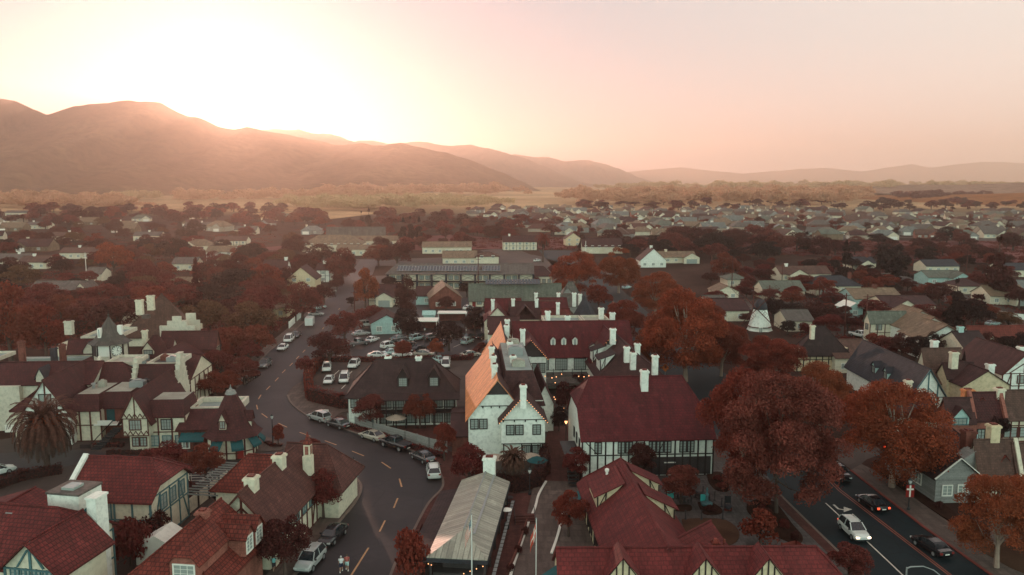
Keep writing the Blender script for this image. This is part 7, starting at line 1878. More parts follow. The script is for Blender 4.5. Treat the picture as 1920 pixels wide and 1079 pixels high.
def chair(px, yb, rz, label, mat='black_metal'):
    root = empty('cafe_chair', g(px, yb), rz, label, 'chair', 'cafe chairs in the square'); root.location.z = .12
    MB().box(-.22, .22, -.22, .22, .42, .46).build('seat', MAT[mat], root); MB().box(-.22, .22, .19, .22, .46, .92).build('backrest', MAT[mat], root)
    for sx in (-1, 1):
        for sy in (-1, 1): MB().box(sx * .2 - .02, sx * .2 + .02, sy * .2 - .02, sy * .2 + .02, 0, .42).build('leg', MAT[mat], root)
for i, (px, py) in enumerate(((1270, 936), (1284, 943), (1304, 934), (1318, 938))):
    w_ = ['first', 'second', 'third', 'fourth'][i]
    table_set(px, py, f'dark round cafe table, {w_} along from the shop dormers')
    for k in range(2): chair(px + (9 if k else -9), py + (2 if k else -2), R_(90 + 180 * k), f'dark cafe chair on the {["shop", "avenue"][k]} side of the {w_} cafe table')
table_set(955, 945, 'dark table on the brick patio by the steps'); chair(962, 948, R_(90), 'dark chair at the brick patio table')
for i, (px, py) in enumerate(((1285, 976), (1315, 976), (1355, 976), (1353, 952), (1359, 958), (1340, 940), (1249, 934), (1294, 932), (1318, 930), (1432, 935))):
    bo = empty('bollard', g(px, py), 0, f'black iron bollard, {["first", "second", "third", "fourth", "fifth", "sixth", "seventh", "eighth", "ninth", "tenth"][i]} met going round the square from the lawn', 'bollard', 'iron bollards in the square'); bo.location.z = .1
    MB().lathe((0, 0, 0), [(.2, 0), (.16, .12), (.06, .2), (.055, 1.05)], 8).build('post', MAT['black_metal'], bo); MB().lathe((0, 0, 1.05), [(.07, 0), (.1, .07), (.03, .16)], 8).build('cap', MAT['black_metal'], bo)
fo = empty('fountain', g(1325, 950), 0, 'small teal fountain figure in the planted bed of the square', 'fountain'); fo.location.z = .2
MB().lathe((0, 0, 0), [(.7, 0), (.75, .3), (.6, .35), (.2, .5), (.15, 1.2), (.3, 1.3), (.1, 1.6), (.14, 2.0), (.03, 2.3)], 10).build('figure', MAT['timber_teal'], fo)
for i, (px, py, lab, cat, nm, mt) in enumerate(((1257, 941, 'small teal menu board by the shop stair', 'sign', 'menu_board', 'banner_teal'), (1319, 947, 'teal menu board at the fountain bed', 'sign', 'menu_board', 'banner_teal'), (1364, 950, 'black notice board on a post in the square', 'sign', 'notice_board', 'black_metal'), (612, 783, 'pale sandwich board on the hedge corner pavement', 'sign', 'sandwich_board', 'trim'))):
    r = empty(nm, g(px, py), 0, lab, cat); r.location.z = .12
    MB().box(-.4, .4, -.03, .03, .35, 1.25).build('board', MAT[mt], r)
    for sx in (-1, 1): MB().box(sx * .36 - .03, sx * .36 + .03, -.02, .02, 0, .35).build('leg', MAT['black_metal'], r)
r = empty('flower_tub', g(1365, 962), 0, 'dark flower tub by the notice board', 'planter'); r.location.z = .1
MB().lathe((0, 0, 0), [(.3, 0), (.42, .5), (.36, .52)], 10).build('tub', MAT['slate'], r); link('foliage', PROTO['bush'][0][1], r).scale = (.5, .5, .5); r.children[1].location.z = .35
r = empty('flower_tub', g(1434, 950), 0, 'flower tub with reddish bush at the avenue pavement', 'planter'); r.location.z = .1
MB().lathe((0, 0, 0), [(.35, 0), (.5, .5), (.4, .52)], 10).build('tub', MAT['slate'], r); link('foliage', PROTO['bush'][1][1], r).scale = (.9, .9, .9); r.children[1].location.z = .3
r = empty('patio_heater', g(950, 993), 0, 'patio heater with a round white top beside the metal roof', 'patio heater'); r.location.z = .1
MB().lathe((0, 0, 0), [(.3, 0), (.28, .7), (.06, .75), (.05, 2.0), (.14, 2.05), (.14, 2.3)], 10).build('stand', MAT['black_metal'], r); MB().lathe((0, 0, 2.3), [(.62, 0), (.4, .1), (.05, .16)], 16).build('reflector', MAT['trim'], r)
for i, (px, py, lab) in enumerate(((815, 983, 'black bench nearer the road curve beside the dark awning'), (806, 999, 'black bench below it beside the small conifers'))):
    r = empty('bench', g(px, py), R_(-68), lab, 'bench', 'benches on the brick pavement'); r.location.z = .12
    MB().box(-.85, .85, -.25, .25, .42, .48).build('seat', MAT['black_metal'], r); MB().box(-.85, .85, .22, .28, .48, .95).build('backrest', MAT['black_metal'], r)
    for sx in (-1, 1): MB().box(sx * .75 - .04, sx * .75 + .04, -.22, .25, 0, .42).build('leg', MAT['black_metal'], r)
r = empty('patio_steps', g(985, 985), R_(4), 'brick patio steps with dark rails beside the walk edging', 'steps')
st = MB()
for i in range(4): st.box(-1.2, 1.2, i * .4, 1.8, i * .16, i * .16 + .16)
st.build('tread', MAT['pave_brick'], r).name = 'step_treads'
for sx in (-1, 1):
    rl = MB(); rl.bar((sx * 1.2, -.1, .9), (sx * 1.2, 1.8, 1.5), .05, .05); rl.bar((sx * 1.2, -.1, 0), (sx * 1.2, -.1, .9), .05, .05); rl.bar((sx * 1.2, 1.8, .5), (sx * 1.2, 1.8, 1.5), .05, .05); rl.build('handrail', MAT['black_metal'], r)
r = empty('planter_fence', g(975, 1040), 0, 'low red board fence with plants between patio and walk', 'fence')
fp = [g(x, y) - g(975, 1040) for x, y in ((996, 985), (990, 1005), (982, 1030), (972, 1055), (963, 1075))]
fb = MB()
for a, c in zip(fp[:-1], fp[1:]): fb.bar((a.x - .5, a.y, .45), (c.x - .5, c.y, .45), .12, .7)
fb.build('boards', MAT['brick'], r)
for k, (px, py) in enumerate(((985, 1000), (972, 1035), (957, 1068))): tree('bush', px, py + 5, py - 10, 9, 'leaf_dark', f'dark shrub {["at the top", "halfway down", "at the bottom"][k]} of the walk planter', group='shrubs in the walk planter')
def fence(name, px, h, mat, label, post=2.4, th=.08):
    P = [g(*p) for p in px]
    r = empty(name, P[0], 0, label, 'fence')
    b = MB(); pm = MB()
    for a, c in zip(P[:-1], P[1:]):
        a, c = a - P[0], c - P[0]
        b.bar(a + Vector((0, 0, h / 2)), c + Vector((0, 0, h / 2)), th, h)
        n = max(1, int((c - a).length / post))
        for i in range(n + 1):
            q = a.lerp(c, i / n); pm.box(q.x - .07, q.x + .07, q.y - .07, q.y + .07, 0, h + .12)
    b.build('panel', MAT[mat], r); pm.build('post_frame', MAT[mat], r).name = 'fence_frame'
    return r
fence('garden_fence', [(652, 795), (700, 812), (760, 828), (805, 842), (838, 850)], 1.7, 'grey_wall', 'grey board fence curving round the guest house garden')
fence('white_fence', [(542, 617), (553, 607)], 1.9, 'white', 'white fence panel by the upper street, nearer one'); fence('white_fence', [(557, 603), (567, 594)], 1.9, 'white', 'white fence panel by the upper street, beyond the gap')
fence('red_fence', [(1385, 537), (1400, 540), (1420, 541)], 1.9, 'red_wall', 'red board fence behind the sage garage'); fence('white_fence', [(1870, 592), (1900, 598), (1960, 604)], 1.6, 'white', 'long pale garden wall near the eastern edge')
fence('brown_fence', [(1440, 585), (1500, 600), (1560, 606)], 1.8, 'timber_red', 'brown garden fence under the utility wires')
fence('gate_rail', [(1465, 1036), (1492, 1030), (1508, 1040)], 1.0, 'kerb_red', 'red handrail beside the courtyard ramp', 1.2, .05)
r = empty('cart_rack', g(377, 905), R_(5), 'pale metal frame standing on the lane under the rust tree', 'rack')
fb = MB()
for x in (-1.4, 1.4):
    for y in (-.5, .5): fb.bar((x, y, 0), (x, y, 1.2), .06, .06)
for y in (-.5, .5): fb.bar((-1.4, y, 1.2), (1.4, y, 1.2), .06, .06); fb.bar((-1.4, y, .5), (1.4, y, .5), .06, .06)
fb.build('frame', MAT['trim'], r)
for (xl, xr_, yb, dep, lab) in ((755, 820, 622, 5.5, 'long flat white canopy beside the car park'), (872, 904, 622, 4.5, 'white canopy behind the parasol trees'), (820, 875, 606, 4, 'pale canopy by the teal kiosk')):
    a = g(xl, yb); c = g(xr_, yb); L_ = (c - a).length
    r = empty('canopy_shelter', a, 0, lab, 'canopy')
    MB().box(0, L_, 0, dep, 2.6, 2.85).build('canopy_roof', MAT['trim'], r); MB().box(.3, L_ - .3, dep - .5, dep - .2, 0, 2.59).build('rear_wall', MAT['brick'], r)
    for x in (.2, L_ - .3): MB().box(x, x + .15, .2, .35, 0, 2.59).build('post', MAT['trim'], r)
r = empty('teal_kiosk', g(805, 606), 0, 'small teal kiosk with white gables behind the canopy', 'kiosk')
MB().box(-1.5, 1.5, -1, 1, 0, 2.6).build('wall', MAT['teal_wall'], r); q = MB(); F, G = roof_faces(-1.9, 1.9, -1.4, 1.4, 2.5, 3.6, 'x', None, None); solid_roof(q, F, .12); q.build('roof', MAT['teal_wall'], r)
r = empty('string_lights', g(1050, 800), 0, 'scattered warm string lights in the courtyard trees', 'string lights')
sb = MB(); rs_ = random.Random(5)
for px, py in ((1043, 707), (1053, 702), (1041, 718), (1062, 725), (1039, 745), (1050, 744), (1057, 766), (1056, 772), (1051, 782), (1064, 758), (1022, 706), (1035, 709), (1041, 749), (1076, 770), (1085, 706), (1095, 707), (1104, 705)):
    d = at_dist(px, py, g(1050, 790).y + rs_.uniform(-1, 9)) - g(1050, 800); sb.lathe(d, [(.01, -.1), (.1, 0), (.01, .1)], 6)
sb.build('bulb', MAT['bulb'], r).name = 'string_light'
def T(kind, x, yb, yt, r, leaf, label, **k):
    o = tree(kind, x, yb, yt, r, leaf, label, **k)
    OCC.append((o.location.x, o.location.y, o.scale.x * .8))
    return o
T('plane', 1285, 716, 526, 86, 'leaf_orange', 'huge orange plane tree towering west of the windmill')
T('plane', 1165, 650, 553, 45, 'leaf_rust', 'rust plane tree just beyond the wine-red hotel roof')
T('plane', 1078, 566, 462, 50, 'leaf_orange', 'orange plane tree at the end of the long motel')
T('plane', 1160, 550, 454, 44, 'leaf_orange', 'orange plane tree before the far slate roof on the avenue')
T('plane', 1228, 592, 502, 47, 'leaf_orange', 'orange plane tree between the hotel range and the tan bungalows')
T('oak', 1122, 584, 530, 26, 'leaf_rust', 'small rust tree above the blue metal turret')
T('plane', 1442, 742, 618, 68, 'leaf_rust', 'rust plane tree at the foot of the windmill')
T('plane', 1392, 925, 664, 84, 'leaf_rust', 'tall rust plane tree beside the big half-timbered hall')
T('plane', 1352, 706, 588, 58, 'leaf_rust', 'rust plane tree tucked beyond the half-timbered hall roof')
T('plane', 1318, 655, 556, 46, 'leaf_rust', 'rust plane tree half hidden behind the huge orange one')
T('plane', 1222, 700, 600, 40, 'leaf_orange', 'orange plane tree over the four-chimney annex')
T('wispy', 1455, 965, 680, 122, 'leaf_mauve', 'great faded mauve plane tree with bare pale limbs over the avenue')
T('plane', 1535, 812, 668, 62, 'leaf_orange', 'rounded rust plane tree below the slate gabled hall')
T('plane', 1672, 915, 694, 110, 'leaf_orange', 'broad orange plane tree over the cottage beside the avenue')
T('plane', 1868, 1066, 868, 92, 'leaf_gold', 'golden brown plane tree at the lower eastern corner')
T('plane', 1968, 1040, 862, 75, 'leaf_gold', 'golden plane tree cut by the eastern edge')
T('far', 1425, 1028, 953, 38, 'leaf_rust', 'small bare-limbed tree on the lawn of the square')
T('street', 1277, 945, 872, 42, 'leaf_mauve', 'spreading mauve tree over the cafe tables')
T('street', 1202, 903, 832, 33, 'leaf_dark', 'dark round tree against the half-timbered wall')
T('street', 1080, 905, 836, 30, 'leaf_maroon', 'maroon tree at the foot of the hall stair')
T('street', 1066, 1008, 916, 36, 'leaf_rust', 'rust street tree on the walk beside the steep red roof')
T('street', 880, 920, 828, 43, 'leaf_maroon', 'maroon tree west of the fan palm below the white gable')
T('street', 833, 866, 793, 27, 'leaf_rust', 'small rust tree at the end of the garden fence')
T('street', 695, 806, 741, 38, 'leaf_maroon', 'maroon garden tree before the white end of the guest house')
T('street', 788, 804, 731, 32, 'leaf_rust', 'rust garden tree before the guest house balconies')
T('street', 607, 974, 872, 42, 'leaf_maroon', 'round maroon street tree below the belfry')
T('street', 535, 1082, 958, 52, 'leaf_dark', 'dark street tree in front of the timbered gable')
T('street', 486, 1075, 972, 40, 'leaf_maroon', 'maroon tree against the pink dormers')
T('street', 386, 908, 830, 41, 'leaf_rust', 'rust tree on the lane before the cone roofed shop')
T('street', 308, 892, 828, 48, 'leaf_maroon', 'dull maroon tree before the timbered bay')
T('street', 582, 866, 820, 30, 'leaf_maroon', 'maroon flowering tree behind the belfry')
T('street', 522, 838, 795, 14, 'leaf_rust', 'little rust tree in the island beside the lamp')
T('bush', 290, 1020, 968, 30, 'leaf_dark', 'dark bush below the white lean-to'); T('bush', 246, 1062, 990, 42, 'leaf_maroon', 'big dark maroon bush beside the tall white chimney')
T('bush', 352, 940, 905, 26, 'leaf_dark', 'dark bush beside the pergola'); T('bush', 318, 872, 858, 14, 'leaf_dark', 'small dark bush behind the villa hip')
T('street', 1590, 1095, 1020, 42, 'leaf_brown', 'brown tree over the end of the long shop range')
T('bush', 772, 1090, 1010, 40, 'leaf_rust', 'rust shrub at the front corner of the metal roof')
T('column', 792, 1020, 983, 9, 'leaf_dark', 'small dark conifer beside the lower bench'); T('bush', 782, 1032, 1005, 17, 'leaf_dark', 'dark shrub below the small conifer')
T('street', 404, 752, 695, 38, 'leaf_rust', 'rust tree next to the crow-stepped wall'); T('street', 458, 722, 668, 38, 'leaf_maroon', 'maroon tree before the parked motorcycles')
T('oak', 432, 668, 610, 42, 'leaf_rust', 'rust tree behind the long maroon house'); T('oak', 484, 672, 603, 36, 'leaf_rust', 'rust tree level with the two white parked cars')
T('oak', 618, 690, 616, 40, 'leaf_dark', 'dark tree at the entrance of the big car park'); T('oak', 646, 645, 578, 34, 'leaf_brown', 'brown tree beside the upper street car park')
T('street', 572, 706, 665, 18, 'leaf_maroon', 'small maroon tree on the hedge corner')
T('oak', 762, 605, 515, 25, 'leaf_dark', 'tall dark tree before the long motel'); T('oak', 765, 648, 573, 30, 'leaf_black', 'blackish tree in the car park island')
T('oak', 842, 658, 596, 32, 'leaf_black', 'blackish parasol tree before the white canopy'); T('oak', 890, 630, 572, 28, 'leaf_black', 'blackish parasol tree next to the plum end house')
T('oak', 836, 585, 554, 17, 'leaf_dark', 'round dark tree before the tan gable'); T('oak', 700, 612, 572, 38, 'leaf_maroon', 'low maroon tree below the dark timber house')
T('street', 755, 678, 634, 20, 'leaf_rust', 'rust tree in the car park behind the guest house chimney'); T('street', 818, 676, 633, 17, 'leaf_orange', 'small orange tree in the car park beside the black car')
T('oak', 685, 578, 501, 25, 'leaf_gold', 'bright golden tree at the bend of the upper street')
T('oak', 642, 528, 464, 36, 'leaf_brown', 'brown tree closing the end of the upper street'); T('oak', 567, 602, 527, 40, 'leaf_brown', 'drooping brown tree over the parked silver cars')
T('oak', 608, 570, 530, 22, 'leaf_dark', 'dark tree before the white off-roader on the upper street'); T('oak', 632, 545, 515, 18, 'leaf_dark', 'small dark tree by the yellow gabled house')
T('oak', 710, 500, 455, 30, 'leaf_rust', 'rust tree behind the golden street tree'); T('oak', 745, 505, 448, 34, 'leaf_dark', 'dark tree at the west end of the long motel')
T('conifer', 678, 432, 395, 9, 'leaf_black', 'shorter dark conifer before the school roof'); T('conifer', 692, 433, 387, 12, 'leaf_black', 'taller dark conifer before the school roof')
for x, w in ((756, 'first'), (770, 'second'), (786, 'third')): T('conifer', x, 462, 404 - (x == 786) * 1, 13, 'leaf_black', f'{w} of three dark conifers east of the school')
T('conifer', 371, 575, 483, 24, 'leaf_dark', 'dark conifer beside the white west house'); T('conifer', 1584, 524, 450, 23, 'leaf_black', 'slim blackish conifer before the slate bungalow')
T('conifer', 1682, 524, 452, 40, 'leaf_black', 'wide blackish conifer above the residential road'); T('conifer', 1866, 568, 438, 42, 'leaf_dark', 'tallest dark conifer at the eastern end of town'); T('conifer', 1091, 474, 427, 11, 'leaf_black', 'lone conifer beyond the orange plane trees')
T('conifer', 1790, 612, 520, 26, 'leaf_black', 'blackish conifer over the stepped tan roofs')
T('conifer', 1655, 505, 446, 20, 'leaf_black', 'narrow blackish conifer beside the wide one')
T('conifer', 1512, 470, 432, 16, 'leaf_black', 'blackish conifer at the edge of the brown meadow')
T('oak', 214, 518, 450, 38, 'leaf_orange', 'orange brown tree in the middle of the west town'); T('oak', 272, 552, 480, 37, 'leaf_maroon', 'tall maroon tree near the west town lane')
T('oak', 22, 682, 528, 62, 'leaf_rust', 'big rust tree at the western edge'); T('oak', 88, 672, 572, 46, 'leaf_rust', 'rust tree between the edge tree and the clock tower'); T('oak', 137, 612, 560, 30, 'leaf_rust', 'round rust tree behind the copper spire')
T('oak', 1890, 618, 582, 27, 'leaf_olive', 'round olive tree at the eastern edge'); T('oak', 1824, 618, 556, 34, 'leaf_black', 'blackish tree above the low red house'); T('oak', 1612, 533, 504, 17, 'leaf_rust', 'small round rust tree on the residential road'); T('oak', 1760, 570, 528, 32, 'leaf_dark', 'dark tree beside the residential road')
T('oak', 1448, 600, 555, 26, 'leaf_black', 'blackish tree in the garden beyond the windmill'); T('oak', 1490, 606, 566, 30, 'leaf_black', 'blackish garden tree behind the timber hall'); T('oak', 1530, 606, 566, 30, 'leaf_dark', 'dark garden tree behind the timber hall'); T('oak', 1357, 522, 472, 28, 'leaf_rust', 'rust tree by the two armed utility pole'); T('oak', 1430, 532, 500, 25, 'leaf_dark', 'dark tree beside the sage garage')
T('column', 1802, 745, 660, 9, 'leaf_black', 'blackish cypress spire before the yellow gabled house'); T('street', 1868, 832, 770, 24, 'leaf_black', 'blackish round tree before the salmon brick shops')
for i, x in enumerate(range(1690, 1960, 27)): T('oak', x, 676 + (i % 3) * 3, 622 + (i % 2) * 5, 24, 'leaf_black' if i % 3 else 'leaf_dark', f'dark hedge tree, {["first", "second", "third", "fourth", "fifth", "sixth", "seventh", "eighth", "ninth", "tenth"][i]} in the row before the low red house', group='dark hedge trees before the red house')
T('oak', 1640, 660, 622, 26, 'leaf_rust', 'rust flecked bush tree below the cream townhouse'); T('oak', 1662, 668, 630, 26, 'leaf_maroon', 'maroon bush tree below the stepped tan roofs')
T('oak', 1060, 772, 715, 26, 'leaf_dark', 'dark courtyard tree hung with lights'); T('oak', 1085, 735, 700, 24, 'leaf_dark', 'dark tree under the hotel verandah'); T('oak', 1035, 728, 700, 20, 'leaf_maroon', 'maroon tree close to the hotel verandah'); T('oak', 1048, 810, 760, 20, 'leaf_black', 'blackish courtyard tree at the head of the terrace')
palm(g(90, 884), height_at(90, 884, 750), 68 * mpp(90, 884) * 1.12, 'huge shaggy date palm with orange fruit clusters', n=190)
palm(g(962, 915), height_at(962, 915, 836), 2.3, 'brown fan palm below the white gables', 'palm_frond', False, 130, .28, 'fan_palm', 5)
palm(g(1018, 492), height_at(1018, 492, 424), 22 * mpp(1018, 492) * .95, 'date palm standing beyond the long motel', 'leaf_rust', False, 80, .4, 'date_palm', 7)
def hx(pts): return [tuple(g(x, y)) for x, y in pts]
hedge('hedge', hx([(585, 752), (640, 766), (652, 766)]), 1.6, 2.6, 'leaf_maroon', 'tall clipped maroon hedge at the front of the small car park')
hedge('hedge', hx([(581, 748), (577, 715), (592, 690), (606, 680)]), 1.4, 1.9, 'leaf_rust', 'curved rust hedge along the street side of the small car park')
hedge('hedge', hx([(608, 678), (660, 679), (760, 678), (880, 675), (905, 650)]), 1.1, 1.1, 'leaf_maroon', 'long low maroon hedge between the two car parks')
hedge('hedge', hx([(915, 912), (965, 922), (1008, 912), (1022, 888), (1018, 862)]), 1.2, 2.2, 'leaf_dark', 'dark hedge curving round the inn terrace')
hedge('hedge', hx([(-20, 922), (40, 900), (110, 888)]), 1.3, 1.3, 'leaf_dark', 'dark hedge between the palm and the lane')
hedge('hedge', hx([(205, 852), (300, 852)]), .9, .6, 'leaf_dark', 'low dark hedge before the timbered bay'); hedge('hedge', hx([(180, 838), (228, 838)]), .9, .6, 'leaf_maroon', 'low maroon hedge under the outside stair')
hedge('hedge', hx([(655, 802), (720, 822), (790, 846), (830, 860)]), .8, .7, 'leaf_maroon', 'loose maroon planting outside the garden fence')
hedge('hedge', hx([(1070, 898), (1083, 900)]), 1.2, 1.1, 'leaf_dark', 'short dark hedge by the teal awning')
hedge('hedge', hx([(1640, 560), (1700, 558), (1745, 560)]), 1.5, 1.8, 'leaf_dark', 'dark hedge behind the stepped tan roofs')
hedge('hedge', hx([(500, 832), (512, 838), (526, 838)]), .8, .4, 'leaf_maroon', 'small maroon hedge round the lamp island')
for i, (px, py) in enumerate(((1345, 900), (1440, 965), (1470, 990), (1330, 958), (1428, 958), (1490, 1012), (1352, 914), (1730, 915), (1695, 905), (1760, 950))):
    T('bush', px, py + 4, py - 8 - (i % 3) * 3, 9 + i % 4, 'leaf_dark' if i % 2 else 'leaf_maroon', ['flowering dark shrub in the bed by the hall', 'maroon shrub highest in the long avenue bed', 'dark shrub halfway down the long avenue bed', 'maroon shrub beside the fountain', 'dark shrub at the lawn end of the avenue bed', 'maroon shrub lowest in the long avenue bed', 'dark shrub at the tip of the bed by the hall', 'maroon shrub under the lamp with the red banner', 'dark shrub at the trunk of the orange plane tree', 'maroon shrub below the cottage windows'][i])
def house(x, yb, w, d, ze, zr, roof, wall, label, hip=False, axis='x', vp=880, chim=None, front=None, garage=False, nm='house', short=None, nwin=None, timber=None):
    m = mpp(x, yb)
    b = Bld(nm, label, 'house', (x - w / 2, yb), 0.0, vp=vp, short=short)
    W_ = w * m; h = (min(W_, d) * .42, 0) if hip else None
    b.mass(0, W_, 0, d, ze, zr, axis, h, h, roof=roof, wall=wall, ov=.5, t=.14)
    n = nwin if nwin is not None else max(1, int(W_ / 3.6))
    for i in range(n):
        b.win(W_ * (i + .5) / n, -.03, .9 if ze < 4 else 3.3, 1.3, 1.15, 'f', 'trim', 2, 1)
        if ze > 4: b.win(W_ * (i + .5) / n, -.03, .7, 1.3, 1.2, 'f', 'trim', 2, 1)
    if front:
        fw = min(W_ * .5, 7.5); fx = W_ * front
        b.mass(fx - fw / 2, fx + fw / 2, -3.2, d * .5, ze - .1, ze + fw * .27, 'y', None, None, roof=roof, wall=wall, ov=.4, t=.14)
        q = MB(); q.box(fx - fw * .34, fx + fw * .34, -3.26, -3.2, .05, 2.2); b.part('garage_door' if garage else 'porch_window', q, 'trim' if garage else 'glass')
    if timber: b.timber_front(0, W_, 0, 0, ze, max(3, int(W_ / 1.8)), ze * .52, timber)
    if chim: b.chimney(W_ * chim[0], d * .5, zr - 1.2, zr + 1.2, 1.1, .9, chim[1])
    return b
def pbad(): pass
H_ = house
H_(1471, 562, 78, 10, 3.0, 5.6, 'shingle_sage', 'cream', 'sage roofed garage with a cream gable and two roof windows')
H_(1364, 563, 42, 9, 2.8, 4.6, 'shingle_tan', 'cream', 'small cream garage with a tan roof beside the white car', axis='y')
H_(1382, 538, 36, 9, 2.8, 4.4, 'shingle_sage', 'cream', 'sage hipped cottage before the red board fence', hip=True)
H_(1512, 528, 96, 11, 3.0, 5.4, 'shingle_brown', 'cream', 'red brown bungalow with white front gables', chim=(.2, 'trim'), front=.3)
H_(1570, 552, 92, 11, 3.0, 5.8, 'slate', 'cream', 'slate hipped bungalow with a pale porch', hip=True, front=.2, chim=(.9, 'brick'))
H_(1648, 578, 92, 12, 3.0, 5.4, 'shingle_tan', 'teal_wall', 'patchy tan roofed bungalow with a teal side', chim=(.6, 'brick'))
H_(1603, 596, 30, 7, 2.8, 4.2, 'trim', 'teal_wall', 'little white and teal shed below the utility wires', axis='y')
H_(1708, 592, 96, 12, 3.0, 5.0, 'shingle_plum', 'cream', 'plum roofed bungalow with pale roof lights', front=.3)
H_(1775, 535, 70, 10, 3.0, 5.0, 'shingle_sage', 'teal_wall', 'pale sage roofed bungalow on the residential road', axis='x', front=.8)
H_(1820, 552, 44, 9, 3.0, 5.0, 'shingle_plum', 'cream', 'plum roofed cottage below the tallest conifer', hip=True)
H_(1893, 572, 74, 10, 3.0, 5.6, 'shingle_tan', 'cream', 'tan roofed bungalow with a red brick chimney', chim=(.25, 'brick'), front=.75)
H_(1768, 512, 64, 10, 3.0, 5.2, 'slate', 'cream', 'slate bungalow behind the wide conifer'); H_(1620, 506, 46, 9, 3.0, 5.2, 'slate', 'cream', 'slate bungalow with a brick chimney and two parked cars', chim=(.8, 'brick'), front=.5)
H_(1268, 494, 76, 10, 3.0, 5.2, 'shingle_tan', 'cream', 'tan bungalow with a posted porch at the meadow edge', chim=(.3, 'cream'), front=.85, short='the tan bungalow')
H_(1225, 502, 48, 10, 3.4, 8.6, 'shingle_plum', 'white', 'white house with a sweeping curved white gable', axis='y', chim=(.5, 'white'), short='the curved white gable')
H_(1372, 603, 66, 12, 3.2, 5.6, 'shingle_plum', 'cream', 'brown roofed house behind the windmill sails'); H_(1500, 622, 50, 9, 3.0, 5.0, 'shingle_grey', 'cream', 'grey roofed house between the windmill and the timber hall')
H_(1345, 590, 40, 9, 3, 5, 'shingle_grey', 'cream', 'grey roofed house beyond the huge plane tree')
H_(1830, 692, 50, 9, 4.6, 7.2, 'shingle_black', 'cream', 'black roofed house behind the cypress', chim=(.3, 'teal_wall'))
H_(1600, 700, 70, 10, 3.4, 6.0, 'shingle_brown', 'cream', 'brown roofed house under the slate hall trees')
H_(1930, 560, 50, 10, 3, 5.5, 'seam_end', 'cream', 'teal roofed bungalow on the eastern edge'); H_(1905, 520, 60, 10, 3, 5.2, 'slate', 'cream', 'dark roofed bungalow at the far eastern edge')
b = Bld('school_hall', 'large dark roofed hall with three glowing arched windows', 'hall', (612, 448), 4.0, vp=900, short='the hall with lit arches')
x0, x1, y0, y1 = fmass(b, 612, 722, 448, 4.0, 428, 11.0, dmax=40, roof='shingle_grey', wall='cream')
for px in (681, 694, 706):
    p = b.pl(px, 444, y0 + 1.5)
    r = MB()
    r.box(p.x - 1.9, p.x + 1.9, y0 + 1.4, y0 + 4, 3.5, 5.0)
    o = b.part('arched_dormer', r, 'shingle_grey')
    am = MB()
    pts = [(-1.7, 0)] + [(1.7 * math.cos(math.pi - math.pi * i / 8), 3.0 + 1.5 * math.sin(math.pi * i / 8)) for i in range(9)] + [(1.7, 0)]
    for a, c in zip(pts[:-1], pts[1:]): am.bar((p.x + a[0], y0 + 1.2, p.z + a[1] - 2.0), (p.x + c[0], y0 + 1.2, p.z + c[1] - 2.0), .5, .3, (0, 1, 0))
    am.build('lit_arch', MAT['window_lit'], o)
H_(622, 472, 110, 18, 4.0, 8.5, 'shingle_tan', 'cream', 'wide tan roofed school wing before the lit arches', hip=True, short='the tan school wing'); H_(695, 463, 112, 12, 3.6, 6.0, 'shingle_tan', 'cream', 'long tan roofed school block with a window band'); H_(670, 480, 78, 10, 3.4, 5.2, 'shingle_tan', 'cream', 'lower tan roofed school block near the street')
H_(487, 538, 62, 10, 5.0, 7.2, 'shingle_plum', 'yellow', 'white two storey house with a plum hip roof', hip=True, short='the white west house'); H_(515, 530, 44, 9, 5.0, 8.4, 'shingle_plum', 'white', 'white timbered house behind the plum hip roof', timber='timber', chim=(.9, 'white'))
H_(565, 545, 52, 11, 4.2, 8.4, 'shingle_plum', 'yellow', 'yellow house with a broad plain gable', axis='y', short='the yellow west gable'); H_(606, 530, 24, 9, 5, 7, 'shingle_plum', 'white', 'narrow white timbered house by the yellow gable', timber='timber', chim=(.5, 'white'))
H_(500, 597, 74, 11, 3.2, 6.0, 'shingle_tan', 'yellow', 'tan roofed yellow bungalow with a big brick chimney', chim=(.4, 'brick'), front=.55, short='the brick-chimney bungalow')
H_(420, 512, 36, 9, 5.0, 7.4, 'shingle_tan', 'white', 'small tan roofed white timbered house', timber='timber', hip=True); H_(412, 490, 50, 10, 4.6, 7.0, 'shingle_tan', 'white', 'tan roofed house above the small timbered house'); H_(432, 468, 58, 10, 5, 7.2, 'shingle_brown', 'cream', 'long brown roofed house with a row of pale windows', timber='timber')
H_(100, 562, 92, 12, 3.2, 5.4, 'shingle_grey', 'brick', 'long low grey brown roofed building on the west lane', short='the low grey west building'); H_(152, 560, 22, 9, 3.0, 5.2, 'shingle_grey', 'cream', 'cream gabled cottage on the west lane', axis='y')
H_(160, 486, 96, 11, 3.2, 5.4, 'shingle_brown', 'cream', 'long brown roofed house with two tall white chimneys', chim=(.3, 'trim'), short='the two-chimney west house'); H_(338, 552, 42, 9, 3.4, 5.4, 'shingle_tan', 'cream', 'tan roofed timbered cottage by the dark conifer', timber='timber'); H_(175, 528, 30, 9, 3, 5, 'shingle_grey', 'cream', 'grey roofed cottage beneath the orange brown tree')
H_(722, 574, 62, 10, 3.2, 6.2, 'shingle_plum', 'cream', 'dark timbered house beside the golden tree', timber='timber', front=.5, short='the dark timber house'); H_(836, 580, 58, 14, 3.6, 7.2, 'shingle_tan', 'brick', 'tan roofed house with a wide front gable', axis='y', vp=700, short='the tan gabled house'); H_(800, 572, 40, 10, 3, 5.2, 'shingle_plum', 'teal_wall', 'dark roofed shed with a teal end')
H_(725, 628, 56, 10, 3.0, 5.0, 'shingle_plum', 'teal_wall', 'teal gabled house on the edge of the car park', axis='y', vp=650, short='the teal gabled house')
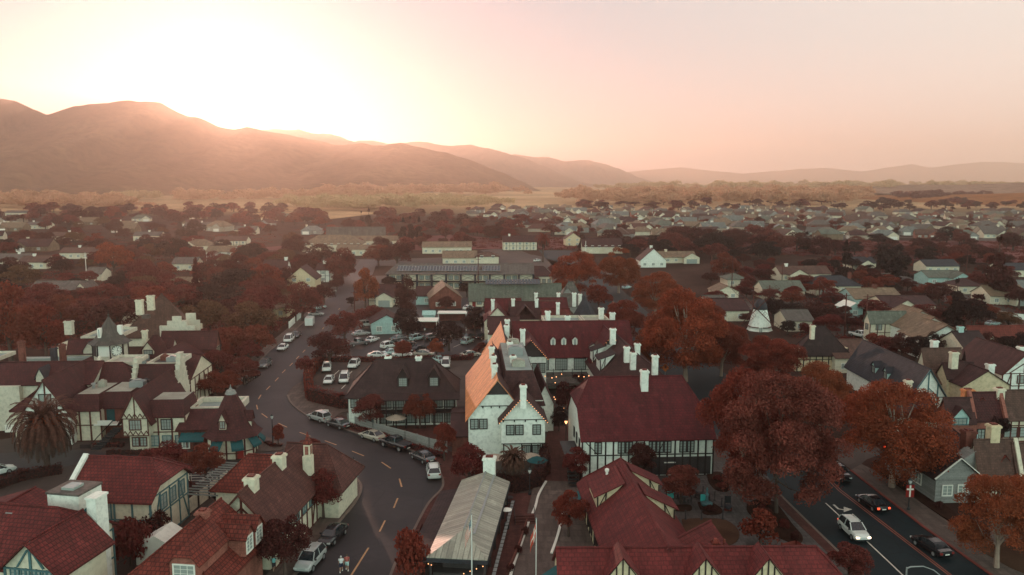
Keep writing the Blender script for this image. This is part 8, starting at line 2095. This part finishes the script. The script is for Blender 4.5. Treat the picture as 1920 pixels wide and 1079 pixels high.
H_(862, 497, 64, 12, 3.4, 6.0, 'shingle_tan', 'cream', 'tan roofed building before the far parking yard', short='the tan yard building'); H_(838, 476, 92, 12, 3.6, 6.0, 'shingle_tan', 'cream', 'long cream building with clipped bushes along it'); H_(914, 497, 42, 10, 4.0, 5.6, 'shingle_brown', 'cream', 'flat brown roofed store beside the yard', hip=True)
H_(975, 470, 64, 10, 5.0, 8.0, 'shingle_plum', 'cream', 'timbered cream house with roof dormers near the far palm', timber='timber', chim=(.2, 'trim'), short='the far timbered house'); H_(1075, 462, 30, 10, 4.5, 8, 'shingle_brown', 'yellow', 'yellow gabled house past the far palm', axis='y'); H_(1130, 476, 76, 12, 4, 8.0, 'shingle_plum', 'cream', 'dark roofed house behind the avenue plane trees')
H_(20, 500, 60, 10, 3.2, 5.4, 'shingle_grey', 'cream', 'grey roofed house at the western edge', chim=(.6, 'trim')); H_(60, 505, 50, 10, 3.2, 5.4, 'shingle_brown', 'cream', 'brown roofed house near the western edge', chim=(.4, 'trim')); H_(275, 452, 50, 10, 3.4, 5.6, 'shingle_grey', 'cream', 'pale grey roofed house deep in the west trees', chim=(.5, 'trim'))
H_(345, 508, 44, 10, 3.2, 5.4, 'shingle_grey', 'cream', 'grey roofed cottage north of the tan timbered cottage'); H_(115, 452, 44, 10, 3.2, 5.4, 'shingle_brown', 'cream', 'brown roofed cottage behind the two-chimney house', chim=(.7, 'trim')); H_(230, 428, 40, 10, 3.4, 5.6, 'shingle_tan', 'cream', 'tan roofed cottage far back in the west town', chim=(.3, 'trim')); H_(370, 432, 50, 10, 3.4, 6, 'shingle_grey', 'white', 'white cottage with two white chimneys far back in the west town', chim=(.6, 'trim')); H_(70, 430, 40, 10, 3.4, 5.6, 'shingle_grey', 'cream', 'grey roofed cottage far back at the west edge', chim=(.2, 'trim')); H_(30, 405, 40, 10, 3.4, 5.6, 'shingle_grey', 'cream', 'pale cottage on the farthest west lane')
H_(460, 440, 40, 10, 3.4, 5.8, 'shingle_grey', 'cream', 'grey roofed house beneath the sun behind the west trees', chim=(.4, 'trim')); H_(590, 415, 44, 12, 3.6, 5.8, 'shingle_tan', 'cream', 'pale farm building at the field edge beneath the sun')
PROTOH = []
def proto_house(i, W_, d, ze, zr, hip, fx, garage, chim):
    b = Bld('suburban_house', None, 'house', (960, 400), 0.0, vp=960)
    h = (d * .45, 0) if hip else None
    b.mass(-W_ / 2, W_ / 2, 0, d, ze, zr, 'x', h, h, roof='shingle_grey', wall='cream', ov=.6, t=.14, ridge=False)
    fw = 7.0
    b.mass(fx - fw / 2, fx + fw / 2, -3.5, d * .5, ze - .05, ze + 2.4, 'y', None, None, roof='shingle_grey', wall='cream', ov=.5, t=.14, ridge=False)
    q = MB(); q.box(fx - 2.4, fx + 2.4, -3.6, -3.5, .05, 2.3); b.part('garage_door', q, 'trim')
    for x in (-W_ * .32, -W_ * .08, W_ * .2):
        if abs(x - fx) > fw * .6: b.win(x, -.03, .9, 1.6, 1.2, 'f', 'trim', 2, 1)
    if chim: b.chimney(-W_ * .3, d * .6, zr - 1.5, zr + .9, 1.2, .9, 'cream')
    PROTOH.append(b.root)
proto_house(0, 17, 10, 3.0, 6.2, True, 4.5, True, False); proto_house(1, 19, 11, 3.1, 6.8, False, -4.5, True, True); proto_house(2, 15, 10, 3.0, 6.0, True, -3.0, False, True); proto_house(3, 18, 12, 4.2, 8.0, True, 3.5, True, False); proto_house(4, 16, 10, 3.0, 6.0, False, 3.5, True, False)
KINDW = ['hipped', 'long gabled', 'small hipped', 'tall hipped', 'low gabled']
ROOFS = [('seam_end', 'blue green'), ('shingle_sage', 'sage'), ('shingle_tan', 'tan'), ('shingle_grey', 'grey'), ('shingle_brown', 'brown'), ('tile_warm', 'rust brown'), ('shingle_plum', 'plum'), ('shingle_grey', 'grey'), ('shingle_tan', 'tan'), ('shingle_brown', 'brown')]
MAT['seam_end_far'] = MAT['seam_end']
ORD = 'first second third fourth fifth sixth seventh eighth ninth tenth eleventh twelfth thirteenth fourteenth fifteenth sixteenth seventeenth eighteenth nineteenth twentieth'.split()
def ordw(n):
    if n < 20: return ORD[n]
    t, u = divmod(n + 1, 10)
    tens = {2: ('twenty', 'twentieth'), 3: ('thirty', 'thirtieth'), 4: ('forty', 'fortieth'), 5: ('fifty', 'fiftieth')}[t]
    return tens[1] if u == 0 else tens[0] + '-' + ORD[u - 1]
usedh = set()
rs = random.Random(11)
rows = [(448, 1180, 1960), (441.5, 1060, 1960), (435, 1010, 1960), (429, 1000, 1960), (423.5, 980, 1960), (418, 960, 1960), (413, 950, 1960), (408.5, 920, 1960), (404.5, 880, 1960), (401, 860, 1900), (397.5, 850, 1700), (394, 900, 1500)]
n_h = 0
SUB = []
for ri, (yy, xa, xb) in enumerate(rows):
    x = xa; idx = 0
    while x < xb and n_h < 262:
        m = mpp(x, yy)
        step = rs.uniform(21, 31) / m
        dens = .96 if ri < 8 else .66
        if rs.random() < dens:
            py = yy + rs.uniform(-1.6, 1.6)
            k = rs.randrange(5)
            r = PROTOH[k] if k not in usedh else copy_tree(PROTOH[k]); usedh.add(k)
            q = g(x, py)
            r.location = (q.x, q.y, 0)
            base_rot = rs.choice([0, 0, math.pi, math.pi / 2, -math.pi / 2, 0]) + .25 * math.sin(x * .01 + ri) + rs.uniform(-.12, .12)
            r.rotation_euler = (0, 0, base_rot)
            rm, rw_ = rs.choice(ROOFS)
            wl = rs.choice(['grey_wall', 'cream_cloth', 'cream', 'grey_wall', 'shingle_tan', 'pink', 'cream_cloth', 'cream'])
            for ch in r.children:
                s0 = ch.name.split('.')[0]
                if s0 in ('roof', 'wall') and len(ch.material_slots):
                    ch.material_slots[0].link = 'OBJECT'; ch.material_slots[0].material = MAT[rm if s0 == 'roof' else wl]
            r['group'] = 'houses of the far suburb'
            r['label'] = f'{rw_} roofed {KINDW[k]} house, {ordw(idx)} from the west along the {ORD[ri]} far suburb street'
            SUB.append(r); OCC.append((q.x, q.y, 8.5)); n_h += 1; idx += 1
        x += step
for ri, (yy, xa, xb) in enumerate(((414, 20, 620), (424, -10, 560), (437, 20, 640), (453, -20, 430), (470, 60, 400))):
    x = xa; idx = 0
    while x < xb:
        m = mpp(x, yy); k = rs.randrange(5); q = g(x, yy + rs.uniform(-3, 3))
        if all((a - q.x) ** 2 + (c - q.y) ** 2 > (w_ + 7) ** 2 for a, c, w_ in OCC):
            r = copy_tree(PROTOH[k]); r.location = (q.x, q.y, 0); r.rotation_euler = (0, 0, rs.choice([0, 0, .3, -.3, math.pi / 2]))
            rm, rw_ = rs.choice(ROOFS); wl = rs.choice(['cream_cloth', 'grey_wall', 'shingle_tan', 'cream'])
            for ch in r.children:
                s0 = ch.name.split('.')[0]
                if s0 in ('roof', 'wall'): ch.material_slots[0].link = 'OBJECT'; ch.material_slots[0].material = MAT[rm if s0 == 'roof' else wl]
            r['group'] = 'houses of the west town'; r['label'] = f'{rw_} roofed {KINDW[k]} house, {ordw(idx)} from the west along the {ORD[ri]} west town lane'
            OCC.append((q.x, q.y, 9)); idx += 1
        x += rs.uniform(55, 100) / m
for i, (yy, xa, xb) in enumerate(((445, 1240, 1800), (432, 1050, 1800), (421, 1000, 1700))):
    z = ground_sheet('suburb_street', [(xa, yy + .9), (xb, yy + 1.6), (xb, yy - .2), (xa, yy - .4)], .02 + .004 * i, 'asphalt_pale')
def inpoly(x, y, P):
    c = False; j = len(P) - 1
    for i in range(len(P)):
        if (P[i][1] > y) != (P[j][1] > y) and x < (P[j][0] - P[i][0]) * (y - P[i][1]) / (P[j][1] - P[i][1]) + P[i][0]: c = not c
        j = i
    return c
NOGO = [PX(road_l + road_r[::-1]), PX(av_l + av_r[::-1]), PX([(590, 660), (610, 668), (900, 640), (925, 560), (700, 560), (640, 590)]), PX([(1625, 512), (1660, 514), (1720, 540), (1770, 566), (1990, 640), (1990, 612), (1800, 545), (1690, 512)]), PX([(900, 470), (960, 463), (1000, 480), (1110, 506), (1090, 522), (960, 496)])]
def free(x, y, r, f=.75):
    for P in NOGO:
        if inpoly(x, y, P): return False
    for a, c, q in OCC:
        if (a - x) ** 2 + (c - y) ** 2 < (f * (q + r)) ** 2: return False
    return True
def scatter(zone, n, kinds, leaves, rr, hh, seed, nm=None, group=None, f=.75, tries=30):
    rs = random.Random(seed); k = 0
    xs = [p[0] for p in zone]; ys = [p[1] for p in zone]
    for t in range(n * tries):
        if k >= n: break
        px, py = rs.uniform(min(xs), max(xs)), rs.uniform(min(ys), max(ys))
        if not inpoly(px, py, zone): continue
        q = g(px, py); r = rs.uniform(*rr)
        if not free(q.x, q.y, r, f): continue
        OCC.append((q.x, q.y, r * .8)); k += 1
        kd = rs.choice(kinds); lf = rs.choice(leaves)
        o = tree_at(kd, q, r, r * rs.uniform(*hh), lf, name=nm, group=group)
    return k
tot = {}
tot['w1'] = scatter([(-30, 420), (420, 410), (640, 425), (640, 480), (600, 560), (470, 640), (300, 640), (-30, 640)], 140, ['oak'], ['leaf_rust', 'leaf_maroon', 'leaf_brown', 'leaf_dark', 'leaf_dark', 'leaf_maroon', 'leaf_black', 'leaf_olive'], (3.2, 8.5), (1.1, 1.6), 1, group='trees of the west town', f=.62)
tot['w2'] = scatter([(-30, 395), (500, 395), (640, 408), (640, 425), (-30, 425)], 90, ['far'], ['leaf_rust', 'leaf_maroon', 'leaf_brown', 'leaf_dark'], (6, 11), (1.1, 1.5), 2, nm='shade_tree', group='trees at the far side of the west town', f=.5)
tot['w3'] = scatter([(380, 600), (530, 600), (470, 690), (420, 750), (380, 700)], 8, ['street'], ['leaf_rust', 'leaf_maroon'], (2.8, 4.0), (1.4, 1.7), 3, nm='street_tree', group='small trees along the upper street')
tot['m1'] = scatter([(640, 430), (960, 440), (1000, 465), (640, 480)], 34, ['oak', 'far'], ['leaf_maroon', 'leaf_dark', 'leaf_brown'], (4, 7), (1.3, 1.7), 4, nm='creek_tree', group='trees of the creek side', f=.65)
tot['m2'] = scatter([(700, 405), (1000, 420), (1100, 440), (1000, 445), (720, 440)], 26, ['far'], ['leaf_maroon', 'leaf_dark', 'leaf_brown'], (6, 10), (1.1, 1.5), 5, nm='creek_tree', group='trees of the creek side', f=.65)
tot['c1'] = scatter([(1140, 455), (1440, 452), (1500, 470), (1480, 492), (1300, 490), (1150, 480)], 34, ['oak'], ['leaf_black', 'leaf_dark', 'leaf_dark', 'leaf_brown'], (6, 10), (1.1, 1.4), 6, nm='oak_tree', group='dark oaks beside the brown meadow', f=.55)
tot['c2'] = scatter([(1500, 455), (1940, 455), (1950, 500), (1500, 492)], 30, ['oak'], ['leaf_black', 'leaf_dark', 'leaf_brown', 'leaf_dark'], (4, 8), (1.2, 1.5), 7, nm='oak_tree', group='dark oaks beside the brown meadow', f=.65)
tot['e1'] = scatter([(1320, 495), (1940, 495), (1950, 620), (1600, 640), (1450, 640), (1330, 600)], 84, ['oak', 'street'], ['leaf_dark', 'leaf_maroon', 'leaf_rust', 'leaf_black', 'leaf_dark'], (2.5, 5.0), (1.2, 1.6), 8, nm='garden_tree', group='garden trees of the east side', f=.75)
tot['e2'] = scatter([(1580, 640), (1940, 680), (1950, 790), (1790, 790), (1600, 740)], 14, ['street'], ['leaf_dark', 'leaf_maroon'], (1.6, 2.6), (1.2, 1.5), 9, nm='garden_tree', group='garden trees of the east side', f=.9)
tot['s1'] = scatter([(860, 395), (1950, 392), (1950, 450), (1100, 450), (900, 425)], 170, ['far'], ['leaf_maroon', 'leaf_dark', 'leaf_brown', 'leaf_rust'], (2.5, 5.0), (1.2, 1.6), 10, nm='suburb_tree', group='trees between the suburb houses', f=.72)
tot['s2'] = scatter([(1080, 384), (1950, 380), (1950, 396), (1080, 396)], 70, ['far'], ['leaf_maroon', 'leaf_dark', 'leaf_dark'], (7, 12), (1.0, 1.3), 12, nm='oak_tree', group='oaks behind the suburb', f=.6)
tot['p1'] = scatter([(640, 555), (930, 520), (1040, 520), (930, 640), (640, 640)], 14, ['oak', 'street'], ['leaf_dark', 'leaf_maroon', 'leaf_black'], (2.2, 3.8), (1.3, 1.6), 13, nm='garden_tree', group='trees round the motel yards', f=.9)
tot['av'] = scatter([(1190, 600), (1340, 690), (1420, 750), (1330, 700)], 3, ['plane'], ['leaf_rust'], (4, 6), (1.5, 1.8), 14, nm='plane_tree', f=.5)
tot['b1'] = scatter([(-30, 560), (560, 540), (520, 640), (380, 720), (330, 640), (100, 620), (-30, 700)], 40, ['bush'], ['leaf_dark', 'leaf_maroon', 'leaf_rust'], (1.4, 2.6), (1.0, 1.3), 15, group='bushes of the west gardens', f=.8)
tot['b2'] = scatter([(1330, 500), (1950, 500), (1950, 640), (1600, 640), (1450, 620)], 60, ['bush'], ['leaf_dark', 'leaf_maroon', 'leaf_rust'], (1.0, 2.2), (1.0, 1.3), 16, group='bushes of the east gardens', f=.85)
def wood(name, zone, n, rr, leaf, seed, hh=(1.0, 1.5)):
    rs = np.random.RandomState(seed); rp = random.Random(seed)
    xs = [p[0] for p in zone]; ys = [p[1] for p in zone]
    V = []
    k = 0
    while k < n:
        px, py = rp.uniform(min(xs), max(xs)), rp.uniform(min(ys), max(ys))
        if not inpoly(px, py, zone): continue
        q = g(px, py); r = rp.uniform(*rr); H = r * rp.uniform(*hh)
        lb = broad_lobes(rs, 6, .6, .4, .6, .95, .5)
        p, d = lobes_points(rs, lb, 520)
        v = leaf_cards(p, d, .22, rs)
        V.append(v * np.array([r, r, H / 1.75]) + np.array([q.x, q.y, 0])); k += 1
    o = link(name, cards_mesh(name, np.concatenate(V), [MAT[leaf]])); o['kind'] = 'stuff'
    tag(o, None, None)
    return o
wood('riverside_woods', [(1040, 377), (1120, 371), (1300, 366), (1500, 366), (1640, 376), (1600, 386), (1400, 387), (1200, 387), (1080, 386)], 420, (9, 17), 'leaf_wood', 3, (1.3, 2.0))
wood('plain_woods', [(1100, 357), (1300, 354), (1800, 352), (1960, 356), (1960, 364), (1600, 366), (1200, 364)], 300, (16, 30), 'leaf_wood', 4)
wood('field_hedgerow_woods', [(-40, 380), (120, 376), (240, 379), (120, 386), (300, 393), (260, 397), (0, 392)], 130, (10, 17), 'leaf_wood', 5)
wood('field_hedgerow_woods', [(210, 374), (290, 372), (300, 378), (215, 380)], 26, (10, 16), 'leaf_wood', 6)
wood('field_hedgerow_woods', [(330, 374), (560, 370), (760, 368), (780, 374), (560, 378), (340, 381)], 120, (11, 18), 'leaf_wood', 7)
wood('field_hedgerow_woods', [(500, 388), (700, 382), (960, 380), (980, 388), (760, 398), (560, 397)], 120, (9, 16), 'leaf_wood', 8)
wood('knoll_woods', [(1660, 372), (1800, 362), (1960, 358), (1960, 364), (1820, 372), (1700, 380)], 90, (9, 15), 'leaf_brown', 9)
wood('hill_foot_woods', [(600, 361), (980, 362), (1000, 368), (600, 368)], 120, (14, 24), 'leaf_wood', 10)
def scrub(name, zone, n, seed, size):
    rs = np.random.RandomState(seed); rp = random.Random(seed); P = []
    xs = [p[0] for p in zone]; ys = [p[1] for p in zone]
    while len(P) < n:
        px, py = rp.uniform(min(xs), max(xs)), rp.uniform(min(ys), max(ys))
        if inpoly(px, py, zone):
            q = g(px, py); c = rs.normal(0, 1.2, (30, 3)) * [1, 1, .25]; c[:, 2] = np.abs(c[:, 2])
            P.append(np.array(q) + c)
    P = np.concatenate(P)
    o = link(name, cards_mesh(name, leaf_cards(P, np.tile([0, 0, .6], (len(P), 1)), size, rs), [MAT['leaf_brown']])); o['kind'] = 'stuff'
scrub('undergrowth', [(640, 462), (960, 445), (1240, 446), (1560, 452), (1960, 455), (1960, 495), (1500, 480), (1000, 468)], 900, 3, .9)
scrub('undergrowth', [(-30, 430), (620, 430), (600, 560), (470, 650), (380, 720), (330, 640), (-30, 660)], 900, 4, .7)
scrub('undergrowth', [(1330, 500), (1960, 500), (1960, 640), (1500, 640)], 600, 5, .5)
anch = [(proj((b.o.x, b.o.y, 3)), s) for b, s in ANCH] + [(proj((p[0].x, p[0].y, 3)), s) for p, s in ()]
extra = [((760, 412), 'the three conifers'), ((684, 415), 'the paired school conifers'), ((1018, 470), 'the far palm'), ((685, 560), 'the golden street tree'), ((214, 495), 'the orange brown tree'), ((272, 535), 'the tall maroon tree'), ((22, 640), 'the rust tree at the western edge'), ((1584, 510), 'the slim conifer'), ((1682, 510), 'the wide conifer'), ((1866, 540), 'the tallest conifer'), ((1512, 462), 'the meadow conifer'), ((371, 560), 'the west conifer'),
         ((100, 555), 'the low grey west building'), ((1905, 415), 'the hill road'), ((1575, 445), 'the pale driveway'), ((1830, 455), 'the foot of the hill road'), ((1285, 640), 'the huge orange plane tree'), ((1333, 500), 'the bungalow utility pole'), ((1811, 505), 'the conifer utility pole'), ((581, 605), 'the box trailer'), ((1471, 555), 'the sage roofed garage'), ((1648, 570), 'the patchy tan bungalow'), ((1775, 530), 'the pale sage bungalow'), ((1512, 520), 'the red brown bungalow'), ((1570, 545), 'the slate hipped bungalow'), ((30, 402), 'the farthest west cottage'), ((370, 430), 'the white two-chimney cottage'), ((460, 438), 'the house beneath the sun'), ((590, 414), 'the pale farm building'), ((1905, 515), 'the far eastern bungalow'), ((432, 465), 'the long brown house')]
for h_ in SUB[::9]:
    extra.append((proj(h_.location), 'the ' + h_['label'].split(',')[0].replace('roofed ', '') + ', ' + h_['label'].split(', ')[1].replace(' from the west along the', ' on').replace('far suburb ', '')))
anch += extra
byk = {}
for root, desc, base, H in AUTO:
    p = proj((base.x, base.y, 0))
    best = min(anch, key=lambda a: ((a[0][0] - p[0]) ** 2 + 6 * (a[0][1] - p[1]) ** 2))
    dx, dy = p[0] - best[0][0], p[1] - best[0][1]
    rel = 'beyond' if dy < -abs(dx) * .35 else 'before' if dy > abs(dx) * .35 else ('west of' if dx < 0 else 'east of')
    byk.setdefault((desc, rel, best[1]), []).append(((dx * dx + dy * dy), root))
seen = set()
for (desc, rel, a), L in byk.items():
    L.sort(key=lambda t: t[0])
    for i, (_, root) in enumerate(L):
        lab = f'{desc} {rel} {a}' if len(L) == 1 else f'{desc}, {ordw(i)} out {rel} {a}'
        w = lab.split()
        if len(w) > 16: lab = ' '.join(w[:16])
        root['label'] = lab
